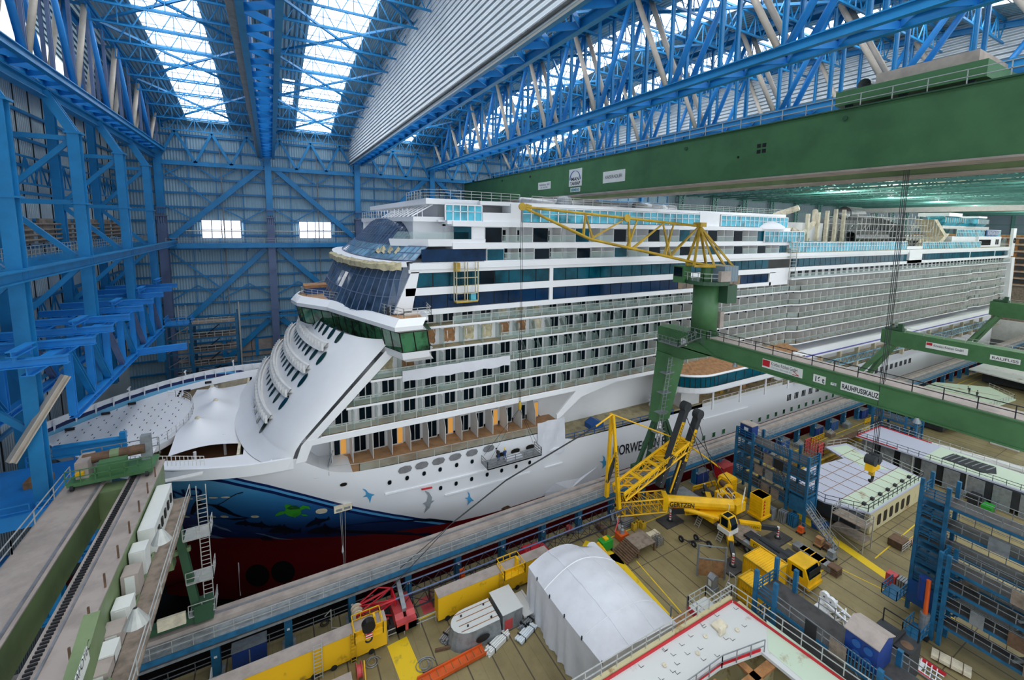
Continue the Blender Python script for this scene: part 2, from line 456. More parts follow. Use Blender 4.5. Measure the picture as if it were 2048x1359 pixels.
# ---- roof: sheets, glazed strips
xs = [-27, -16.6, -9.2]
rf = MB(); sk = []
bays = list(zip(CX, CX[1:]))
def rsheet(x0, x1, y0=-8, y1=121):
    rows = []
    for i in range(27):
        y = y0 + (y1 - y0)*i/26; z = roofz(y); rows.append([(x0, y, z), (x1, y, z)])
    rf.grid(rows)
edges = [-27]
strips = []
for a, b in bays:
    c = (a + b)/2 + (0 if a > -19 else -.6)
    strips.append((c - 3.6, c + 3.6))
strips.append((3.0, 4.9))
strips.sort()
x = -27
for a, b in sorted(strips):
    if a > x: rsheet(x, a)
    x = b
rsheet(x, 132)
for a, b in strips:      # sheet beyond the strip ends
    rsheet(a, b, 117.6, 121)
rf.build('ceiling', 'roof_sheet', kind='structure')
for k, (a, b) in enumerate(strips):
    g = MB(); rows = []
    y0, y1 = (-8, 117.6) if b - a > 3 else (93, 104)
    for i in range(26):
        y = y0 + (y1 - y0)*i/25; rows.append([(a, y, roofz(y) + .15), (b, y, roofz(y) + .15)])
    g.grid(rows)
    W = g.build('window_%d' % (k + 3), 'daylight', kind='structure'); ORG[W.name] = (0,0,0)
    f = MB()
    for i in range(40 if b - a > 3 else 5):
        y = y0 + (y1 - y0)*(i + .5)/(40 if b - a > 3 else 5); f.box(a, b, y - .05, y + .05, roofz(y) - .08, roofz(y) + .1)
    f.build('glazing_bar', 'galv', W)
    if b - a <= 3:
        g2 = MB(); rsz = []
        for (p, q) in ((-8, 93), (104, 117.6)):
            rows = [[(a, p + (q - p)*i/12, roofz(p + (q - p)*i/12)), (b, p + (q - p)*i/12, roofz(p + (q - p)*i/12))] for i in range(13)]
            g2.grid(rows)
        g2.build('ceiling', 'roof_sheet', kind='structure')

# ---- main roof trusses (run across the hall)
def main_truss(i, x):
    T = thing('roof_truss', 'deep blue lattice roof truss crossing the hall, %s from the left' % ORD[i], 'truss', (x, 57.5, 56), 'main roof trusses')
    y0, y1 = 0., 119.
    zb = 56.5
    off = 1.15
    for s in (-1, 1):
        lc = MB().ibeam((x + s*off, y0, zb), (x + s*off, y1, zb), .5, .8, .1); lc.build('lower_chord', 'blue', T)
        uc = MB(); n = 20
        for k in range(n):
            ya = y0 + (y1 - y0)*k/n; yb = y0 + (y1 - y0)*(k + 1)/n
            uc.ibeam((x + s*off, ya, roofz(ya) - .9), (x + s*off, yb, roofz(yb) - .9), .5, .7, .09)
        uc.build('upper_chord', 'blue', T)
    lz = MB(); k = 0
    y = y0
    while y < y1 - 1:
        a, b = (-1, 1) if k % 2 else (1, -1)
        lz.ibeam((x + a*off, y, zb), (x + b*off, min(y + 2.0, y1), zb), .1, .55, .1); y += 2.0; k += 1
    lz.build('lacing', 'blue_bright', T)
    P = 12.0
    for s in (-1, 1):
        for k in range(10):
            yb = 11.0 + P*k
            if yb > 118: continue
            for d, mt in ((1, 'tan_tube'), (-1, 'blue_bright')):
                yt = yb + d*P/2
                if yt < 0 or yt > 119.5: continue
                MB().tube((x + s*off, yb + d*.5, zb + .4), (x + s*off, yt - d*.3, roofz(yt) - 1.1), .3, 8).build('diagonal', mt, T, True)
            for yh in (yb, yb + P/2):
                if yh < 118: MB().ibeam((x + s*off, yh, zb + .4), (x + s*off, yh, roofz(yh) - 1.1), .3, .35, .07, (0,1,0)).build('hanger', 'slate' if i < 2 else 'blue', T)
    cr = MB()
    for k in range(20):
        y = 5 + 6*k
        if y < 119: cr.beam((x - off, y, roofz(y) - 1), (x + off, y, roofz(y) - 1), .25, .3)
    cr.build('cross_tie', 'blue', T)
    if i < 3:
        tr = MB().beam((x - off - .5, 0, zb - .1), (x - off - .5, 119, zb - .1), .6, .12)
        tr.build('cable_tray', 'galv', T)
    return T
for i, x in enumerate(CX): main_truss(i, x)

# ---- lattice purlins between the main trusses
def purlin(L, y):
    T = thing('roof_purlin', '', 'purlin', (0, y, roofz(y)), 'lattice purlins under the roof')
    z1 = roofz(y) - .35; z0 = z1 - 2.5
    MB().beam((0, y, z0), (L, y, z0), .2, .22).build('lower_chord', 'blue', T)
    MB().beam((0, y, z1), (L, y, z1), .22, .26).build('upper_chord', 'blue', T)
    wb = MB(); n = 6
    for k in range(n):
        a = L*k/n; b = L*(k + 1)/n
        wb.beam((a, y, z1), ((a + b)/2, y, z0), .11, .11); wb.beam(((a + b)/2, y, z0), (b, y, z1), .11, .11); wb.beam((a, y, z0), (a, y, z1), .11, .11)
    wb.build('web', 'blue', T)
    return T
pr = {}
for bi, (a, b) in enumerate(bays):
    if bi > 4: break
    ys = [115.5 - 5.6*k for k in range(20 if bi < 4 else 18)]
    for k, y in enumerate(ys):
        lab = 'blue lattice purlin under the %s roof bay from left, %s from the far wall' % (ORD[bi], ORD[k])
        off = 1.4
        if bi == 0: 
            t = purlin(b - a - 2*off, y); pr[k] = t; t.location.x = a + off
        else: t = dup(pr[k], (a + off, y, roofz(y)))
        t['label'] = lab
# wind crosses under the glazed strips
for bi, (a, b) in enumerate(bays[:4]):
    wx = MB()
    for k in range(6):
        ya = 116 - 18*k; yb = ya - 18
        wx.beam((a + 1.4, ya, roofz(ya) - 1.4), (b - 1.4, yb, roofz(yb) - 1.4), .28, .3); wx.beam((b - 1.4, ya, roofz(ya) - 1.4), (a + 1.4, yb, roofz(yb) - 1.4), .28, .3)
    one('roof_cross_bracing', wx, 'blue', 'long crossed blue struts flat under the glazing of the %s roof bay from the left' % ORD[bi], 'brace', 'roof cross braces')
# ---- hanging sheet panels dividing the roof space
for x, y0, lab in ((17.4, 0, 'broad ribbed white sheet panel hanging from the roof along the third truss'), (75, 0, 'ribbed pale sheet panel hanging from the roof far right behind the green bridge crane')):
    rows = []
    c = MB()
    for i in range(31):
        y = y0 + (119 - y0)*i/30; rows.append([(x, y, 56.2), (x, y, roofz(y))])
    c.grid(rows); rows2 = [[(p[0] + .12, p[1], p[2]) for p in r] for r in rows]; c.grid(rows2)
    c.box(x - .05, x + .17, y0, 119, 56.0, 56.25)
    one('roof_curtain', c, 'curtain', lab, 'panel')

# ---- older hall section with green steel beyond
wo = MB().box(128, 436, 120, 120.4, 0, 60)
WO = wo.build('wall_far', 'wall_grey', kind='structure'); ORG[WO.name] = (0,0,0)
for z in (30, 34, 38, 42, 46, 50, 54): MB().box(128, 436, 119.6, 120, z - .15, z + .15).build('girt', 'teal_steel', WO)
for i in range(16):
    x = 134 + 19*i
    T = thing('lattice_column', 'green lattice column on the far wall of the older hall, %s from the left' % ORD[i], 'column', (x, 118, 0), 'green lattice columns')
    MB().beam((x - 1.1, 118.6, 0), (x - 1.1, 118.6, 56), .5, .6).build('chord', 'teal_steel', T)
    MB().beam((x + 1.1, 118.6, 0), (x + 1.1, 118.6, 56), .5, .6).build('chord', 'teal_steel', T)
    l = MB()
    for k in range(9):
        z = 36 + 2.2*k; l.beam((x - 1.1, 118.4, z), (x + 1.1, 118.4, z + 1.1), .25, .3); l.beam((x + 1.1, 118.4, z + 1.1), (x - 1.1, 118.4, z + 2.2), .25, .3)
    l.build('lacing', 'teal_steel', T)
    if i % 4 == 1:
        MB().beam((x + 2, 119, 38), (x + 17, 119, 52), .5, .6).build('brace', 'teal_steel', T)
we = MB().box(436, 436.5, -40, 120, 0, 60)
WE = we.build('wall_end', 'wall_grey', kind='structure'); ORG[WE.name] = (0,0,0)
for z in (30, 36, 42, 48): MB().box(435.6, 436, -40, 120, z - .2, z + .2).build('girt', 'teal_steel', WE)
for i in range(6):
    MB().box(434.8, 436, 100 - 22*i, 101.4 - 22*i, 0, 58).build('wall_post', 'teal_steel', WE)
ce = MB().box(132, 436, -40, 120.4, 58.6, 59)
CE = ce.build('ceiling', 'roof_cream', kind='structure'); ORG[CE.name] = (0,0,0)
for i in range(30):
    MB().box(134 + 10*i, 134.5 + 10*i, -40, 120, 58.0, 58.6).build('ceiling_rib', 'teal_steel', CE)
for i in range(24):
    x = 136 + 9.5*i + .12*i*i
    T = thing('green_roof_truss', 'pale green lattice truss under the older cream roof, %s from the near end' % ORD[i], 'truss', (x, 40, 53), 'green roof trusses')
    MB().beam((x, -30, 54.2), (x, 118, 54.2), .4, .5).build('lower_chord', 'teal_steel', T)
    MB().beam((x, -30, 57.6), (x, 118, 57.6), .4, .4).build('upper_chord', 'teal_steel', T)
    wv = MB()
    for k in range(18):
        y = -26 + 8*k; wv.beam((x, y, 57.6), (x, y + 4, 54.2), .25, .25); wv.beam((x, y + 4, 54.2), (x, y + 8, 57.6), .25, .25)
    wv.build('web', 'teal_steel', T)
for i in range(1):
    x = 262
    wb = MB().box(x, x + 3.4, -30, 118, 51.4, 53.6)
    one('crane_girder_beam', wb, 'white_matte', 'pale box girder spanning under the older roof beyond the ship', 'girder')

# ---- blue portal frames of the gate end
YP = [35.5, 51.8, 67.6, 84.4, 99.9]
for i, y in enumerate(YP):
    T = thing('steel_portal', 'blue steel portal frame beside the left wall, %s from the camera side' % ORD[i], 'frame', (-21, y, 18), 'portal frames along the left wall')
    zb = {0: 14, 1: 8, 2: 23.5, 3: 23.2, 4: 17}[i]
    MB().ibeam((-18, y, zb), (-18, y, 51.2), .95, 1.1, .12, (0,1,0)).build('inner_column', 'blue', T)
    MB().ibeam((-24.6, y, 14), (-24.6, y, 58), .9, 1.0, .12, (0,1,0)).build('outer_column', 'blue', T)
    MB().ibeam((-18, y, 51.2), (-20.0, y, 55.2), .85, .95, .12, (0,1,0)).build('knee_member', 'blue', T)
    MB().ibeam((-20.0, y, 55.2), (-24.6, y, 60.5), .8, .8, .12, (0,1,0)).build('knee_member', 'blue', T)
    tz = [50.6, 43.8, 37.2, 30.6]
    for z in tz: MB().beam((-18, y, z), (-24.6, y, z), .4, .5).build('tie_beam', 'blue', T)
    for z, d in ((50.6, 1), (43.8, 0), (37.2, 1), (30.6, 0)):
        za, zb2 = (z, z - 6.6) if d else (z - 6.6, z)
        MB().beam((-18.2, y, za), (-24.4, y, zb2), .35, .5).build('diagonal', 'blue', T)
    MB().box(-18.7, -17.3, y - .65, y + .65, 51.1, 51.3).box(-18.7, -17.3, y - .65, y + .65, 43.6, 43.75).box(-18.7, -17.3, y - .65, y + .65, 37.8, 37.95).build('stiffener_plate', 'blue', T)
for z, x, lab in ((37.4, -17.6, 'long blue tie girder joining the portal columns at mid height'), (55.0, -20.0, 'long blue tie girder joining the portal frames at the knees'), (59.4, -24.2, 'long blue edge girder above the outer portal columns')):
    one('tie_girder', MB().ibeam((x, 14, z), (x, 119, z), .9, .95, .1), 'blue', lab, 'girder')
gw = thing('gallery_walkway', 'blue gallery with grey railing running along the left wall behind the portal columns', 'walkway', (-23, 70, 37.5))
MB().box(-24.4, -22, 18, 118, 37.4, 37.7).box(-22.2, -21.9, 18, 118, 36.9, 37.9).build('platform', 'blue', gw)
railing(MB(), [(-22.1, 18, 37.8), (-22.1, 118, 37.8)], 1.3, 1.0, .03, 3).build('railing', 'rail', gw)
pb = MB()
for z in (39.4, 40.0, 40.6, 41.3): pb.tube((-24.6, 40, z), (-24.6, 116, z), .16, 6)
for k in range(12): pb.box(-25, -24.7, 42 + 6*k, 46 + 6*k, 39, 42)
pb.build('pipe_bundle', 'plank_grey', gw)

# point lights added under the older roof to brighten the far hall
for i in range(7):
    for j in range(2):
        ld_ = bpy.data.lights.new('added_fill_light', 'POINT'); ld_.shadow_soft_size = .3; ld_.energy = 7000; ld_.color = (.95, 1, .97)
        lo = bpy.data.objects.new('added_fill_light', ld_); COL.objects.link(lo); lo.location = (150 + 40*i, 25 + 50*j, 52.5)
# ================================================================== the cruise ship
CY = 74.7; HB = 20.7
def lerp(a, b, t): return a + (b - a)*t
def clamp(t, a=0., b=1.): return max(a, min(b, t))
def hull_tip(z): return lerp(-18.5, -26.6, clamp((z)/16.)) if z >= 0 else lerp(-18.5, -15, clamp(-z/9))
def hull_xs(z): return lerp(30, 3.5, clamp(z/16.))
def hull_w(x, z):
    xs, tp = hull_xs(z), hull_tip(z); p = lerp(1.75, 2.8, clamp(z/16.))
    if x <= tp: return 0.
    b = HB if z > -7 else HB - 2.2*((-7 - z)/3.5)**2
    if x >= xs: return b if x < 225 else b*(1 - .25*((x - 225)/12)**2)
    return b*(1 - ((xs - x)/(xs - tp))**p)
def sheer(x):
    pts = [(-30, 16.6), (-8, 16.0), (-3, 15.7), (1.2, 15.6), (2.2, 14.6), (4, 13.1), (6, 12.4), (9, 12.1), (36, 11.2), (37.5, 9.6), (40, 8.9), (70, 8.3), (240, 8.2)]
    for (a, za), (b, zb) in zip(pts, pts[1:]):
        if x <= b: return lerp(za, zb, clamp((x - a)/(b - a)))
    return 8.2
def hit(px, py, inside, y0=35, y1=110, off=0.):
    r = ray(px, py); r = [c/r[1] for c in r]
    pr = None; y = y0
    while y < y1:
        if inside(r[0]*y, y, CAMZ + r[2]*y): break
        y += .25
    lo, hi = y - .25, y
    for _ in range(24):
        mid = (lo + hi)/2
        if inside(r[0]*mid, mid, CAMZ + r[2]*mid): hi = mid
        else: lo = mid
    y = lo - off
    return V((r[0]*y, y, CAMZ + r[2]*y))
def in_hull(x, y, z): return abs(y - CY) < hull_w(x, z)
def onhull(px, py, off=.0): return hit(px, py, in_hull, 45, 90, off)

SHIP = thing('cruise_ship', 'huge white cruise ship under construction in the dock with blue painted bow', 'ship', (100, CY, -10))
def sp(mb, name, mats, smooth=False, par=None, **k): return mb.build(name, mats, par or SHIP, smooth, **k)

# ---- hull livery
def livery():
    mt, nt, b = nodemat('livery')
    geo = N(nt, 'ShaderNodeTexCoord'); sp_ = N(nt, 'ShaderNodeSeparateXYZ'); nt.links.new(geo.outputs['Object'], sp_.inputs[0])
    X = N(nt, 'ShaderNodeMath', operation='ADD', i_1=100.); nt.links.new(sp_.outputs[0], X.inputs[0])
    Z = N(nt, 'ShaderNodeMath', operation='ADD', i_1=-10.); nt.links.new(sp_.outputs[2], Z.inputs[0])
    px = [(322, 939), (400, 944), (500, 962), (600, 986), (700, 1011), (800, 1030), (880, 1041), (960, 1048)]
    P = [onhull(*q) for q in px]
    P = [(p.x, p.z) for p in P]
    P = [(-30, 16.4)] + P + [(P[-1][0] + 8, -1.), (60, -6)]
    mr = N(nt, 'ShaderNodeMapRange'); mr.inputs[1].default_value = -30; mr.inputs[2].default_value = 60
    nt.links.new(X.outputs[0], mr.inputs[0])
    fc = N(nt, 'ShaderNodeFloatCurve'); c = fc.mapping.curves[0]
    for i, (x, z) in enumerate(P):
        u = ((x + 30)/90, (z + 10)/30)
        if i == 0: c.points[0].location = u
        elif i == len(P) - 1: c.points[len(c.points) - 1].location = (1, u[1])
        else: c.points.new(*u)
    for p in c.points: p.handle_type = 'AUTO'
    fc.mapping.update(); nt.links.new(mr.outputs[0], fc.inputs['Value'])
    zb = N(nt, 'ShaderNodeMath', operation='MULTIPLY_ADD', i_1=30., i_2=-10.); nt.links.new(fc.outputs[0], zb.inputs[0])
    d = N(nt, 'ShaderNodeMath', operation='SUBTRACT'); nt.links.new(zb.outputs[0], d.inputs[0]); nt.links.new(Z.outputs[0], d.inputs[1])   # >0 below the wave line
    nz = N(nt, 'ShaderNodeTexNoise', i_Scale=.09, i_Detail=3.0); 
    mp = N(nt, 'ShaderNodeMapping'); mp.inputs['Scale'].default_value = (.35, .35, 2.2); nt.links.new(geo.outputs['Object'], mp.inputs[0]); nt.links.new(mp.outputs[0], nz.inputs['Vector'])
    dz = N(nt, 'ShaderNodeMath', operation='MULTIPLY_ADD', i_1=4.0, i_2=-2.0); nt.links.new(nz.outputs[0], dz.inputs[0])
    zz = N(nt, 'ShaderNodeMath', operation='ADD'); nt.links.new(Z.outputs[0], zz.inputs[0]); nt.links.new(dz.outputs[0], zz.inputs[1])
    m2 = N(nt, 'ShaderNodeMapRange'); m2.inputs[1].default_value = 0; m2.inputs[2].default_value = 17; nt.links.new(zz.outputs[0], m2.inputs[0])
    rp = N(nt, 'ShaderNodeValToRGB'); e = rp.color_ramp.elements
    e[0].position = 0; e[0].color = (*lin((14, 30, 66)), 1); e[1].position = 1; e[1].color = (*lin((120, 186, 216)), 1)
    for pos, cc in ((.2, (20, 48, 98)), (.42, (34, 92, 150)), (.66, (62, 138, 190))):
        q = e.new(pos); q.color = (*lin(cc), 1)
    nt.links.new(m2.outputs[0], rp.inputs[0])
    def band(lo, hi, col, prev):
        a = N(nt, 'ShaderNodeMath', operation='GREATER_THAN', i_1=lo); nt.links.new(d.outputs[0], a.inputs[0])
        c2 = N(nt, 'ShaderNodeMath', operation='LESS_THAN', i_1=hi); nt.links.new(d.outputs[0], c2.inputs[0])
        k = N(nt, 'ShaderNodeMath', operation='MULTIPLY'); nt.links.new(a.outputs[0], k.inputs[0]); nt.links.new(c2.outputs[0], k.inputs[1])
        mx = N(nt, 'ShaderNodeMix', data_type='RGBA'); nt.links.new(k.outputs[0], mx.inputs[0]); nt.links.new(prev, mx.inputs[6])
        if isinstance(col, tuple): mx.inputs[7].default_value = (*lin(col), 1)
        else: nt.links.new(col, mx.inputs[7])
        return mx.outputs[2]
    base = N(nt, 'ShaderNodeRGB'); base.outputs[0].default_value = (*lin((228, 230, 234)), 1)
    o = band(0, 99, rp.outputs[0], base.outputs[0])
    o = band(-.05, .35, (20, 38, 92), o); o = band(.35, .75, (84, 160, 210), o); o = band(.75, 1.25, (18, 34, 84), o)
    # red underwater paint with a dark boot line
    r1 = N(nt, 'ShaderNodeMath', operation='LESS_THAN', i_1=1.0); nt.links.new(Z.outputs[0], r1.inputs[0])
    mx = N(nt, 'ShaderNodeMix', data_type='RGBA'); nt.links.new(r1.outputs[0], mx.inputs[0]); nt.links.new(o, mx.inputs[6]); mx.inputs[7].default_value = (*lin((104, 16, 20)), 1)
    nt.links.new(mx.outputs[2], b.inputs['Base Color']); b.inputs['Roughness'].default_value = .3
livery()
hz = [0, .02, .08, .18, .3, .42, .52, .6, .68, .75, .81, .87, .92, .96, 1.0]
us = [0, .01, .025, .045, .07, .1, .135, .17, .21, .25, .29, .33, .37, .41, .45, .49, .5, .51, .53, .545, .56, .58, .6, .65, .7, .76, .82, .88, .94, 1.]
rest = [33, 36, 36.6, 37.2, 38, 40, 50, 62, 70, 90, 110, 140, 170, 200, 222, 228, 233, 237]
H = MB()
for sgn in (-1, 1):
    rows = []
    for k in hz:
        row = []
        for u in us + rest:
            bow = u <= 1.0
            xd = -26.6 + 56.6*u if bow else u
            zt = sheer(xd); z = -10.5 + (zt + 10.5)*k
            x = hull_tip(z) + (30 - hull_tip(z))*u if bow else u
            row.append((x, CY + sgn*hull_w(x, z), z))
        rows.append(row if sgn < 0 else list(reversed(row)))
    H.grid(rows)
H.poly([(237, CY - 15, -10.5), (237, CY + 15, -10.5), (237, CY + 15, 8.2), (237, CY - 15, 8.2)])
sp(H, 'hull', 'livery', True)
bb = MB(); rows = []
for i in range(9):
    t = i/8; rr = 4.2*math.sqrt(max(0.001, 1 - (1 - t)**2)); x = -25 + 14*t
    rows.append([(x, CY + rr*.8*math.cos(a*math.pi/8), -4.6 + rr*math.sin(a*math.pi/8)) for a in range(16)])
bb.grid(rows, True); sp(bb, 'bulbous_bow', 'red_hull', True)
# thruster openings and white marks low on the bow
for (px, py) in ((515, 1150), (566, 1143)):
    p = onhull(px, py); th = MB(); n = 18
    th.poly([onhull(px + 24*math.cos(2*math.pi*i/n), py + 22*math.sin(2*math.pi*i/n), .06) for i in range(n)]); sp(th, 'thruster_opening', 'black')
dm = MB(); a, b = onhull(477, 1125, .06), onhull(481, 1190, .06); dm.beam(a, b, .12, .12); sp(dm, 'draught_mark', 'white')
# knuckle lines and rubbing strakes on the white side
for pts in (((770, 988), (880, 963), (985, 937)), ((890, 990), (985, 965), (1060, 944)), ((1407, 838), (1496, 814)), ((1090, 935), (1125, 925)), ((1090, 903), (1125, 892))):
    st = MB(); q = [onhull(*p, .08) for p in pts]
    for a, b in zip(q, q[1:]): st.beam(a, b, .16, .2)
    sp(st, 'rubbing_strake', 'white')

# ---- decorated bow: animal silhouettes and writing lying on the shell
def decal(pts, mname, name, off=.07, sub=True):
    """outline in picture coordinates projected on the shell, triangulated as a fan of small pieces"""
    from mathutils.geometry import tessellate_polygon
    tri = tessellate_polygon([[V((x, y, 0)) for x, y in pts]])
    me = MB(); P = [onhull(x, y, off) for x, y in pts]
    me.add(P, [tuple(t) for t in tri]); return me
def T2(pts, cx, cy, s=1., rot=0., flip=1):
    c, d = math.cos(rot), math.sin(rot)
    return [(cx + s*(flip*x*c - y*d), cy + s*(flip*x*d + y*c)) for x, y in pts]
ray_pts = [(380, 1028), (383, 1015), (390, 1003), (396, 998), (404, 1004), (420, 1008), (436, 1009), (452, 1016), (468, 1026), (486, 1033), (500, 1035), (490, 1038), (470, 1040), (448, 1037), (430, 1036), (408, 1037), (398, 1034), (392, 1030)]
sp(decal(ray_pts, 'whale', 'x'), 'ray_painting', 'whale')
tl = MB(); q = [onhull(*p, .08) for p in ((434, 1010), (448, 1003), (462, 993), (474, 987), (486, 984))]
for a, b in zip(q, q[1:]): tl.beam(a, b, .09, .09)
sp(tl, 'ray_tail', 'whale')
dol = [(-30, 3), (-22, -2), (-14, -5), (-4, -6), (0, -12), (5, -6), (14, -3), (24, 0), (31, -5), (31, 4), (22, 4), (8, 5), (2, 10), (-2, 5), (-14, 5), (-24, 5)]
for cx, cy, s, r in ((490, 1046, .7, .05), (522, 1050, .75, .1), (568, 1060, 1.1, .02), (558, 1053, .5, .05), (634, 1043, .85, -.3), (650, 1060, 1.25, -.03), (505, 1048, .4, .1)):
    sp(decal(T2(dol, cx, cy, s, r), 'whale_grey', 'x'), 'dolphin_painting', 'whale')
wh = [(660, 1058), (690, 1050), (740, 1044), (800, 1040), (860, 1036), (905, 1041), (925, 1050), (915, 1062), (880, 1072), (830, 1078), (760, 1080), (700, 1074)]
sp(decal(wh, 'whale', 'x', .05), 'whale_painting', 'whale')
sp(decal([(520, 1075), (530, 1071), (545, 1078), (570, 1084), (610, 1086), (638, 1083), (600, 1090), (560, 1090), (530, 1084)], 'whale', 'x'), 'whale_painting', 'whale')
for pts in ([(345, 1040), (420, 1045), (520, 1066), (620, 1080), (560, 1078), (470, 1066), (390, 1054)], [(350, 1056), (420, 1064), (500, 1082), (440, 1080), (370, 1070)]):
    sp(decal(pts, 'sea_streak', 'x', .04), 'wave_painting', 'sea_streak')
tu = MB()
shell = [(0 + 17*math.cos(t), 4 + 10*math.sin(t)) for t in [i*2*math.pi/14 for i in range(14)]]
TU = sp(decal(T2(shell, 586, 1019, 1, .05), 'turtle', 'x', .08), 'turtle_painting', 'turtle')
for pts in ([(-14, -2), (-18, -8), (-14, -11), (-4, -10), (2, -4)], [(-14, 3), (-26, 3), (-34, 8), (-36, 13), (-28, 11), (-18, 8)], [(12, -4), (20, -9), (32, -7), (35, -1), (26, -3), (16, 1)], [(14, 8), (26, 9), (30, 12), (20, 12)], [(0, 12), (4, 17), (7, 12)]):
    sp(decal(T2(pts, 586, 1019), 'turtle', 'x', .09), 'turtle_flipper', 'turtle', par=TU)
sp(decal(T2([(-14, -3), (-6, -8), (6, -8), (14, -2), (4, -1), (-6, 0)], 587, 1019), 'turtle_dark', 'x', .1), 'turtle_back', 'turtle_dark', par=TU)
bird = [(-13, -11), (-6, -9), (0, -2), (6, 0), (13, 2), (7, 5), (5, 12), (3, 20), (1, 12), (-3, 6), (-12, 7), (-5, 2), (-6, -4)]
for cx, cy, s, r, mm in ((737, 987, .95, 0, 'bird_blue'), (940, 995, .8, .5, 'bird_blue'), (1210, 922, .8, .5, 'bird_blue')):
    sp(decal(T2(bird, cx, cy, s, r), mm, 'x'), 'bird_painting', mm)
sp(decal([(848, 1026), (853, 1012), (846, 1006), (854, 1003), (856, 990), (850, 981), (858, 984), (864, 994), (863, 1001), (869, 1000), (862, 1007), (860, 1014)], 'bird_grey', 'x'), 'bird_painting', 'bird_grey')
rb = MB(); rb.beam(onhull(843, 978, .1), onhull(864, 974, .1), .3, .12); sp(rb, 'bird_beak', 'red')
sp(decal(T2([(-10, 3), (-4, -1), (4, -4), (10, -1), (12, 1), (6, 4), (2, 8), (-2, 3), (-8, 5)], 1012, 1014), 'wood_dark', 'x'), 'sea_otter_painting', 'wood_dark')
def hull_letters(txt, pa, pb, h, mname, bold=.0):
    a, b = onhull(*pa), onhull(*pb); L = (V((b.x, b.y, 0)) - V((a.x, a.y, 0))).length
    d = (b - a); d.normalize()
    def proj(p):
        y = CY - hull_w(p.x, p.z) - .08
        return V((p.x, y, p.z))
    return text(txt, h*1.4, a, d, (0, 0, 1), mname, SHIP, 'ship_lettering', .0, L, proj, bold)
hull_letters('NORWEGIAN BLISS', (1224, 912), (1353, 883), 1.75, 'ink', .03)
hull_letters('AND', (318, 992), (408, 989), 1.55, 'stripe_navy', .05)
# openings in the shell
def shell_patch(px, py, w, h, mname, name, off=.06, n=10, frame=None):
    p = onhull(px, py); e = 2.4
    def pt(a, b, o):
        x, z = p.x + a, p.z + b; return V((x, CY - hull_w(x, z) - o, z))
    def outline(w, h, o): return [pt(w/2*math.copysign(abs(math.cos(t))**(2/e), math.cos(t)), h/2*math.copysign(abs(math.sin(t))**(2/e), math.sin(t)), o) for t in [2*math.pi*i/n for i in range(n)]]
    if frame:
        f = MB(); f.poly(outline(w*1.28, h*1.28, off*.6)); P = sp(f, name + '_frame', frame)
        m_ = MB(); m_.poly(outline(w, h, off)); return sp(m_, name, mname, par=P)
    m_ = MB(); m_.poly(outline(w, h, off)); return sp(m_, name, mname)
for i in range(5): shell_patch(353 + 24.6*i, 997 - .9*i, .95, .34, 'cream', 'bow_opening')
for px in (372, 424, 449, 510): shell_patch(px, 1032, .9, .55, 'canvas', 'mooring_port')
shell_patch(643, 1021, 1.3, 1.0, 'cream', 'anchor_recess')
for i, (px, py) in enumerate(((779, 964), (814, 955), (848, 946), (881, 938), (912, 930), (943, 922))): pass
for px, py in ((779, 964), (814, 955), (848, 946), (880, 938), (913, 929), (944, 922), (881, 975), (912, 966), (943, 957), (974, 948), (1003, 940), (1032, 932), (1059, 924)):
    shell_patch(px, py, .5, .62, 'glass_dark', 'porthole', frame='white_matte')
for i in range(6): shell_patch(810 + 33.4*i, 938 - 8.4*i, 1.8, 1.0, 'steelplate', 'covered_window', .08, 8)
for i in range(3): shell_patch(1001 + 29.5*i, 909 - 8*i, 1.5, .75, 'black', 'mooring_slot', frame='white_matte')
shell_patch(687, 968, .8, .5, 'black', 'hawse_hole', frame='white_matte')
k = 0
for i in range(31):
    x = 56 + 2.95*i
    if x > 78.5 and x < 80: continue
    z = 1.95; o = MB(); y = CY - hull_w(x, z)
    o.box(x - .55, x + .55, y - .05, y, z - .6, z + .6); F = sp(o, 'hull_window_frame', 'white_matte')
    sp(MB().box(x - .4, x + .4, y - .08, y - .04, z - .45, z + .45), 'hull_window', 'glass_green', par=F)
for i in range(22):
    x = 98.2 + 2.9*i; y = CY - HB
    o = MB()
    for j in range(3): o.box(x + .55*j, x + .55*j + .3, y - .06, y, 4.2, 5.6)
    sp(o, 'hull_vent_slots', 'glass_dark')

# ---- fore deck, bulwark, well and canopy
def deck_outline(z, x0, x1, inset, n=18, side=None):
    a = [(lerp(x0, x1, i/n)) for i in range(n + 1)]
    st = [(x, CY - max(0, hull_w(x, z) - inset), z) for x in a]; pt = [(x, CY + max(0, hull_w(x, z) - inset), z) for x in reversed(a)]
    return st, pt
fd = MB(); rows = []
for i in range(25):
    u = i/24; x = lerp(-26.2, 2.5, u**.9)
    w_ = max(.01, hull_w(x, 14.9) - .35)
    rows.append([(x, CY - w_*k, 14.9) for k in (1, .78, .6, .3, 0, -.3, -.6, -.78, -1)])
